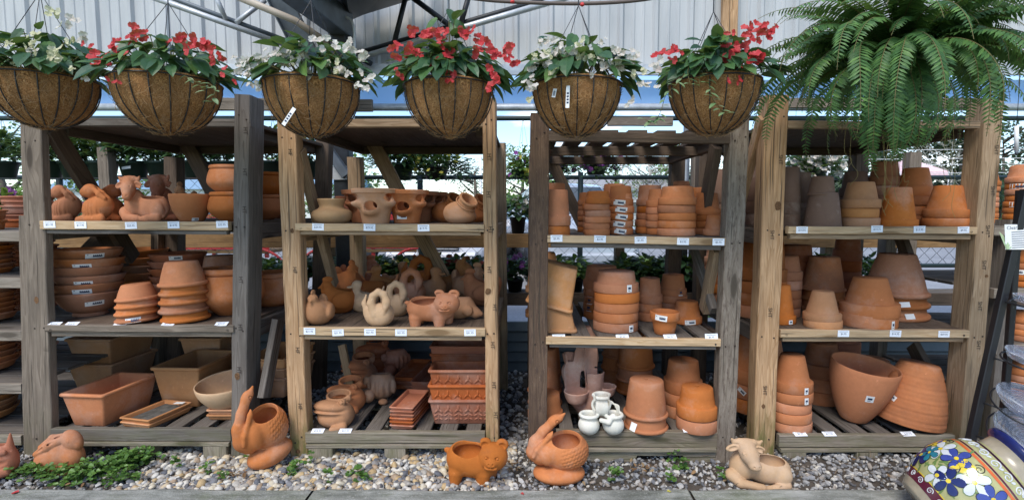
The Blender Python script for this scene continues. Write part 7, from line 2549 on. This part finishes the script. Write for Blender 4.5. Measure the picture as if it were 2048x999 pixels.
# ------------------------------------------------------------------ black plate stand with clear saucers, right edge
t = thing('plate_stand', 'black metal stand of clear saucers cut by the right picture edge', 'stand', (at(2040, 600, 2.5)[0], 2.55, 0))
def leg(a, b, r=.0105):
    mb = MB()
    mb.board(a, b, r*2, r*2, (1, 0, 0), .003, 0, 0)
    return mb.build('leg', M['black'], t)
fa, fb = at(2052, 380, 2.46), at(1938, 892, 2.46)
fb = fa+(fb-fa)*((fa[2]+.0)/(fa[2]-fb[2]))
leg(fa, fb, .017)
leg(fa+Vector((.02, .05, 0)), fa+Vector((.02, .05, -fa[2]+.0)), .014)
leg(fa+Vector((.04, 0, 0)), fb+Vector((.72, 0, 0)), .017)
def mat_clearplastic():
    t = NT('clear_vinyl')
    v = t.coord()
    n = t.noise(v, 22, 5, .6, 1.5)
    c = t.ramp(n, [(.3, (.62, .64, .74)), (.7, (.85, .86, .92))])
    t.done(c, .06, .7)
    t.b.inputs['Transmission Weight'].default_value = .88
    t.b.inputs['IOR'].default_value = 1.35
    t.b.inputs['Alpha'].default_value = .92
    return t.m
M['clear'] = mat_clearplastic()
for i, (u, v, w, tl) in enumerate([(2062, 606, 86, .12), (2064, 722, 128, .22), (2062, 815, 172, .40), (2064, 884, 200, .58), (2076, 938, 190, .62)]):
    Y = 2.40-.01*i
    c = at(u, v, Y)
    s = ppm(Y, c[2])
    r = w/2/s*cosx(u)
    mb = MB()
    prof = [(.001, .0)]
    for k in range(1, 9):
        rr_ = r*.82*k/9
        prof += [(rr_, .0), (rr_+r*.02, .0028), (rr_+r*.05, 0)]
    prof += [(r*.86, 0), (r*.97, .022), (r, .026), (r, .029), (r*.96, .027), (r*.85, .005), (.001, .004)]
    mb.lathe(prof, 56)
    o = link('clear_saucer', mb.mesh('clear_saucer', M['clear']), None, c, (tl, R(6), 0))
    tag(o, '%s clear plastic saucer on the black stand, %s' % (('topmost', 'second', 'third', 'fourth', 'lowest')[i], ('smallest of all', 'small', 'middle-sized', 'large', 'half hidden')[i]), 'saucer', 'clear plastic saucers on the black stand')
    mb = MB()
    mb.tube([c+Matrix.Rotation(tl, 3, 'X') @ Vector((r*1.03*math.cos(a), r*1.03*math.sin(a), -.006)) for a in np.linspace(0, 2*PI, 41)], .0045, 6)
    ring = mb.build('shelf_ring', M['black'], t)
    a0 = fa.lerp(fb, (fa[2]-c[2])/(fa[2]-fb[2]))
    mb = MB()
    mb.tube([a0, c+Vector((-r*.9, .0, -.008))], .0045, 6)
    mb.build('shelf_arm', M['black'], t)
# the card
q = at(2037, 474, 2.44)
t = thing('sign_card', 'white card headed Clear Vinyl fixed to the black stand', 'sign', q-Vector((0, 0, .05)))
s = ppm(2.44, q[2])
uy = Vector((0, .12, 1)).normalized()
ux = Vector((1, 0, .06)).normalized()
mb = MB()
mb.board(q-uy*25/s, q+uy*25/s, 54/s, .0015, ux, .0003, 0, 0)
mb.build('card', M['sticker'], t)
mb = MB()
nrm = ux.cross(uy).normalized()
put_text(mb, 'Clear Vinyl', q+nrm*.0014+uy*19/s-ux*2/s, ux, uy, 9.6/s, 0)
mb.build('heading', M['ink'], t)
mb = MB()
for k in range(8):
    mb.board(q+nrm*.0014+uy*(10-4.4*k)/s-ux*14/s, q+nrm*.0014+uy*(10-4.4*k)/s+ux*24/s, 1.3/s, .0004, uy, .0001, 0, 0, 1)
mb.build('text_lines', M['ink'], t)
mats = [frame(q+nrm*.002-ux*24/s-uy*23/s, ux*a+uy*b, nrm, (L/s, L/s, L/s)) for a, b, L in ((-.15, 1, 36), (.12, 1, 28), (.9, .75, 26))]
V, Fq = instances(*LEAFN, mats)
link('leaf_print', np_mesh('leaf_print', V-np.array(WLOC[t.name]), Fq, mat_flat('leaf_print', (.40, .52, .30), .6)), t)

# ------------------------------------------------------------------ painted pot lying at the lower right corner
def painted_pot():
    c = at(1926, 980, 2.18)
    ax = Vector((.80, -.16, .56)).normalized()
    e1 = ax.cross(Vector((0, -1, .2))).normalized()
    e2 = ax.cross(e1).normalized()
    Rm = Matrix((e1, e2, ax)).transposed().to_4x4()
    Mx = Matrix.Translation(c) @ Rm
    K = .200
    def rad(t):                                            # t 0 base .. 1 shoulder
        P_ = [(0, .60), (.12, .74), (.3, .92), (.5, 1.0), (.7, .97), (.85, .86), (.95, .74), (1.0, .66)]
        for (a, ra), (b, rb_) in zip(P_, P_[1:]):
            if t <= b: return K*(ra+(rb_-ra)*(.5-.5*math.cos(PI*(t-a)/(b-a))) if False else ra+(rb_-ra)*(t-a)/(b-a))
        return K*.66
    Lz = .355
    zof = lambda t: (t-.5)*Lz
    prof = [(.001, zof(0))]+spline([(rad(t), zof(t)) for t in (0, .06, .12, .2, .3, .4, .5, .6, .7, .78, .85, .9, .95, 1.0)], 3)
    prof = [tuple(p) for p in prof]
    prof += [(K*.66, zof(1)+.02), (K*.66, zof(1)+.05), (K*.74, zof(1)+.058), (K*.78, zof(1)+.07), (K*.77, zof(1)+.085), (K*.70, zof(1)+.088), (K*.60, zof(1)+.08), (K*.58, zof(1)), (K*.8, zof(.5)), (.001, zof(.1))]
    def gm(n, c): return mat_flat(n, c, .22, .5, 0, .12, 30)
    mats = [gm('glaze_cream', (.36, .35, .16)), gm('glaze_navy', (.012, .018, .10)), gm('glaze_white', (.54, .56, .58)), gm('glaze_yellow', (.62, .46, .035)), gm('glaze_green', (.13, .20, .06)), gm('glaze_orange', (.55, .12, .03)), gm('glaze_black', (.02, .015, .02)),
            gm('glaze_blue', (.04, .06, .25)), gm('bare_clay', (.34, .29, .21)), gm('glaze_teal', (.02, .16, .22)), gm('glaze_wine', (.09, .012, .03))]
    mb = MB()
    mb.lathe(prof, 72, Mx)
    nb = len(prof)
    # colour the foot, the neck and the rim by ring
    for i in range(len(mb.f)):
        ring = i//72
        z = (prof[ring][1]+prof[min(ring+1, nb-1)][1])/2
        r = prof[ring][0]
        if ring >= nb-9: mb.mi[i] = 1 if ring < nb-3 else 8
        if z < zof(.10): mb.mi[i] = 8
        if ring in (nb-11, nb-10): mb.mi[i] = 8
    def S3(a, t, off=.0016):
        r = None
        z = zof(t)
        r = outer_r([p for p in prof[1:40]], z)+off
        return Mx @ Vector((r*math.cos(a), r*math.sin(a), z))
    def blob(a, t, pts, mi, off=.0016, smooth=True):
        """a painted patch: pts in metres round (a, t) along the girth and the axis"""
        r = rad(t)
        P_ = [S3(a+x/r, t+y/Lz, off) for x, y in pts]
        cpt = S3(a, t, off+.0003)
        cx_ = sum((p for p in P_), Vector())/len(P_)
        cm = S3(a+sum(p[0] for p in pts)/len(pts)/r, t+sum(p[1] for p in pts)/len(pts)/Lz, off+.0006)
        n = len(P_)
        mb.add(P_+[cm], [[i, (i+1) % n, n] for i in range(n)], None, mi, smooth)
    def petal(a, t, ang, L, w, mi, off=.002):
        pts = []
        for k in range(12):
            th = 2*PI*k/12
            x, y = L*(.55+.45*math.cos(th)), w*math.sin(th)*(.75+.25*math.cos(th))
            pts.append((x*math.cos(ang)-y*math.sin(ang), x*math.sin(ang)+y*math.cos(ang)))
        blob(a, t, pts, mi, off)
    def flower(a, t, L, mi, off=.002, rot=0):
        for k in range(5):
            petal(a, t, rot+2*PI*k/5, L*1.05, L*.42, 6 if mi in (1,) else (4 if mi == 2 else 6), off-.0005)
            petal(a, t, rot+2*PI*k/5, L, L*.36, mi, off)
        blob(a, t, [(L*.16*math.cos(x), L*.16*math.sin(x)) for x in np.linspace(0, 5.6, 8)], 3, off+.001)
    def scroll(a, t, s, mi, flip=1, w=.006, off=.0026, turns=1.5):
        pts = []
        for k in range(34):
            th = k/33*turns*2*PI
            r = s*(1-.85*k/33)
            pts.append((r*math.cos(th)*flip, r*math.sin(th)))
        rr_ = rad(t)
        mb.tube([S3(a+x/rr_, t+y/Lz, off*.4) for x, y in pts], [w*.5*(1-.5*k/33) for k in range(34)], 5, mi, False)
    def band(t, w, mi, off=.0014):
        N = 72
        vs = [S3(2*PI*k/N, t-w/2/Lz, off) for k in range(N)]+[S3(2*PI*k/N, t+w/2/Lz, off) for k in range(N)]
        mb.add(vs, [[k, (k+1) % N, N+(k+1) % N, N+k] for k in range(N)], None, mi, True)
    band(.145, .036, 10); band(.20, .004, 3)
    band(.775, .012, 5); band(.885, .058, 10, .0018); band(.955, .006, 6)
    for k in range(18):
        a = 2*PI*k/18
        scroll(a, .145, .013, 2, 1 if k % 2 else -1, .0045)
        scroll(a+.1, .885, .019, 2, 1 if k % 2 else -1, .007)
        petal(a+.2, .87, .8, .02, .006, 2, .0028)
    rr = random.Random(3)
    N = 7
    for k in range(N):                                     # the painted garden, repeated round the belly
        a = 2*PI*k/N
        for j in range(30):
            petal(a+rr.uniform(-.45, .45), rr.uniform(.24, .74), rr.uniform(0, 6.28), rr.uniform(.03, .05), .006, 4, .0016)
        flower(a, .60, .054, 7, .003, .3)
        flower(a+.30, .36, .056, 1, .003, .9)
        flower(a+.52, .56, .058, 2, .0026, .1)
        flower(a+.10, .31, .050, 2, .0024, .5)
        if k % 2: flower(a+.44, .44, .044, 9, .0032, .2)
        for q in range(5):
            petal(a+.10+.03*q, .45+.03*q, 1.2+.25*q, .045, .011, 3, .0030)
        scroll(a+.12, .50, .026, 6, 1, .0045, .004)
        for q in range(4):
            petal(a+.38-.02*q, .68-.02*q, 3.4+.3*q, .04, .010, 3, .0022)
        scroll(a+.36, .70, .020, 6, -1, .004, .004)
    mb.make('painted_pot', mats, 'hand-painted flowered ceramic pot with navy rim lying in the corner', 'pot')
painted_pot()

# ------------------------------------------------------------------ litter in the gravel
M['deadleaf'] = mat_leaf('dead_leaf', [(.20, .11, .05), (.30, .18, .09), (.14, .075, .04), (.36, .26, .15)], .8, .1, .1)
mats = []
for _ in range(150):
    x, y = random.uniform(-3.2, 3.2), random.uniform(KERB_Y+.02, 2.98)
    mats.append(frame((x, y, .018+random.uniform(0, .012)), (random.gauss(0, 1), random.gauss(0, 1), random.gauss(0, .25)), (random.gauss(0, .3), random.gauss(0, .3), 1), random.uniform(.012, .034)))
for u, v in ((480, 950), (470, 945), (455, 955), (1300, 940), (1290, 936), (1030, 940), (1020, 930)):
    p = on(u, v, .02)
    for _ in range(10):
        mats.append(frame((p[0]+random.gauss(0, .03), p[1]+random.gauss(0, .015), .022+random.uniform(0, .015)), (random.gauss(0, 1), random.gauss(0, 1), random.gauss(0, .4)), (0, 0, 1), random.uniform(.012, .034)))
V, Fq = instances(*LEAF, mats)
tag(link('leaf_litter', np_mesh('leaf_litter', V, Fq, M['deadleaf'])), kind='stuff')
mb = MB()
for _ in range(46):
    x, y, a = random.uniform(-3, 3), random.uniform(KERB_Y+.03, 3.0), random.uniform(0, 6.28)
    L = random.uniform(.04, .15)
    mb.tube([(x, y, .02), (x+L*.5*math.cos(a), y+L*.5*math.sin(a), .034), (x+L*math.cos(a+.3), y+L*math.sin(a+.3), .022)], .0012, 4, 0, False)
tag(mb.build('twigs', mat_flat('dry_twig', (.28, .21, .14), .9, .1)), kind='stuff')
for u, v, m, lab in ((22, 986, 'p_red', 'fallen red petal on the concrete at the lower left corner'), (1334, 982, 'p_yellow', 'small yellow leaf lying on the concrete below the dark rack'), (1041, 987, 'p_red', 'faded red petal on the concrete left of the upright pelican')):
    p = on(u, v, .032)
    V, Fq = instances(*DISC, [frame(p, (1, .3, .05), (0, 0, 1), .03 if u < 100 else .016), frame(p+Vector((.01, -.008, .001)), (.6, 1, .05), (0, 0, 1), .022 if u < 100 else .01)])
    o = link('fallen_petal', np_mesh('fallen_petal', V-np.array(p), Fq, M[m]), None, p)
    tag(o, lab, 'petal')
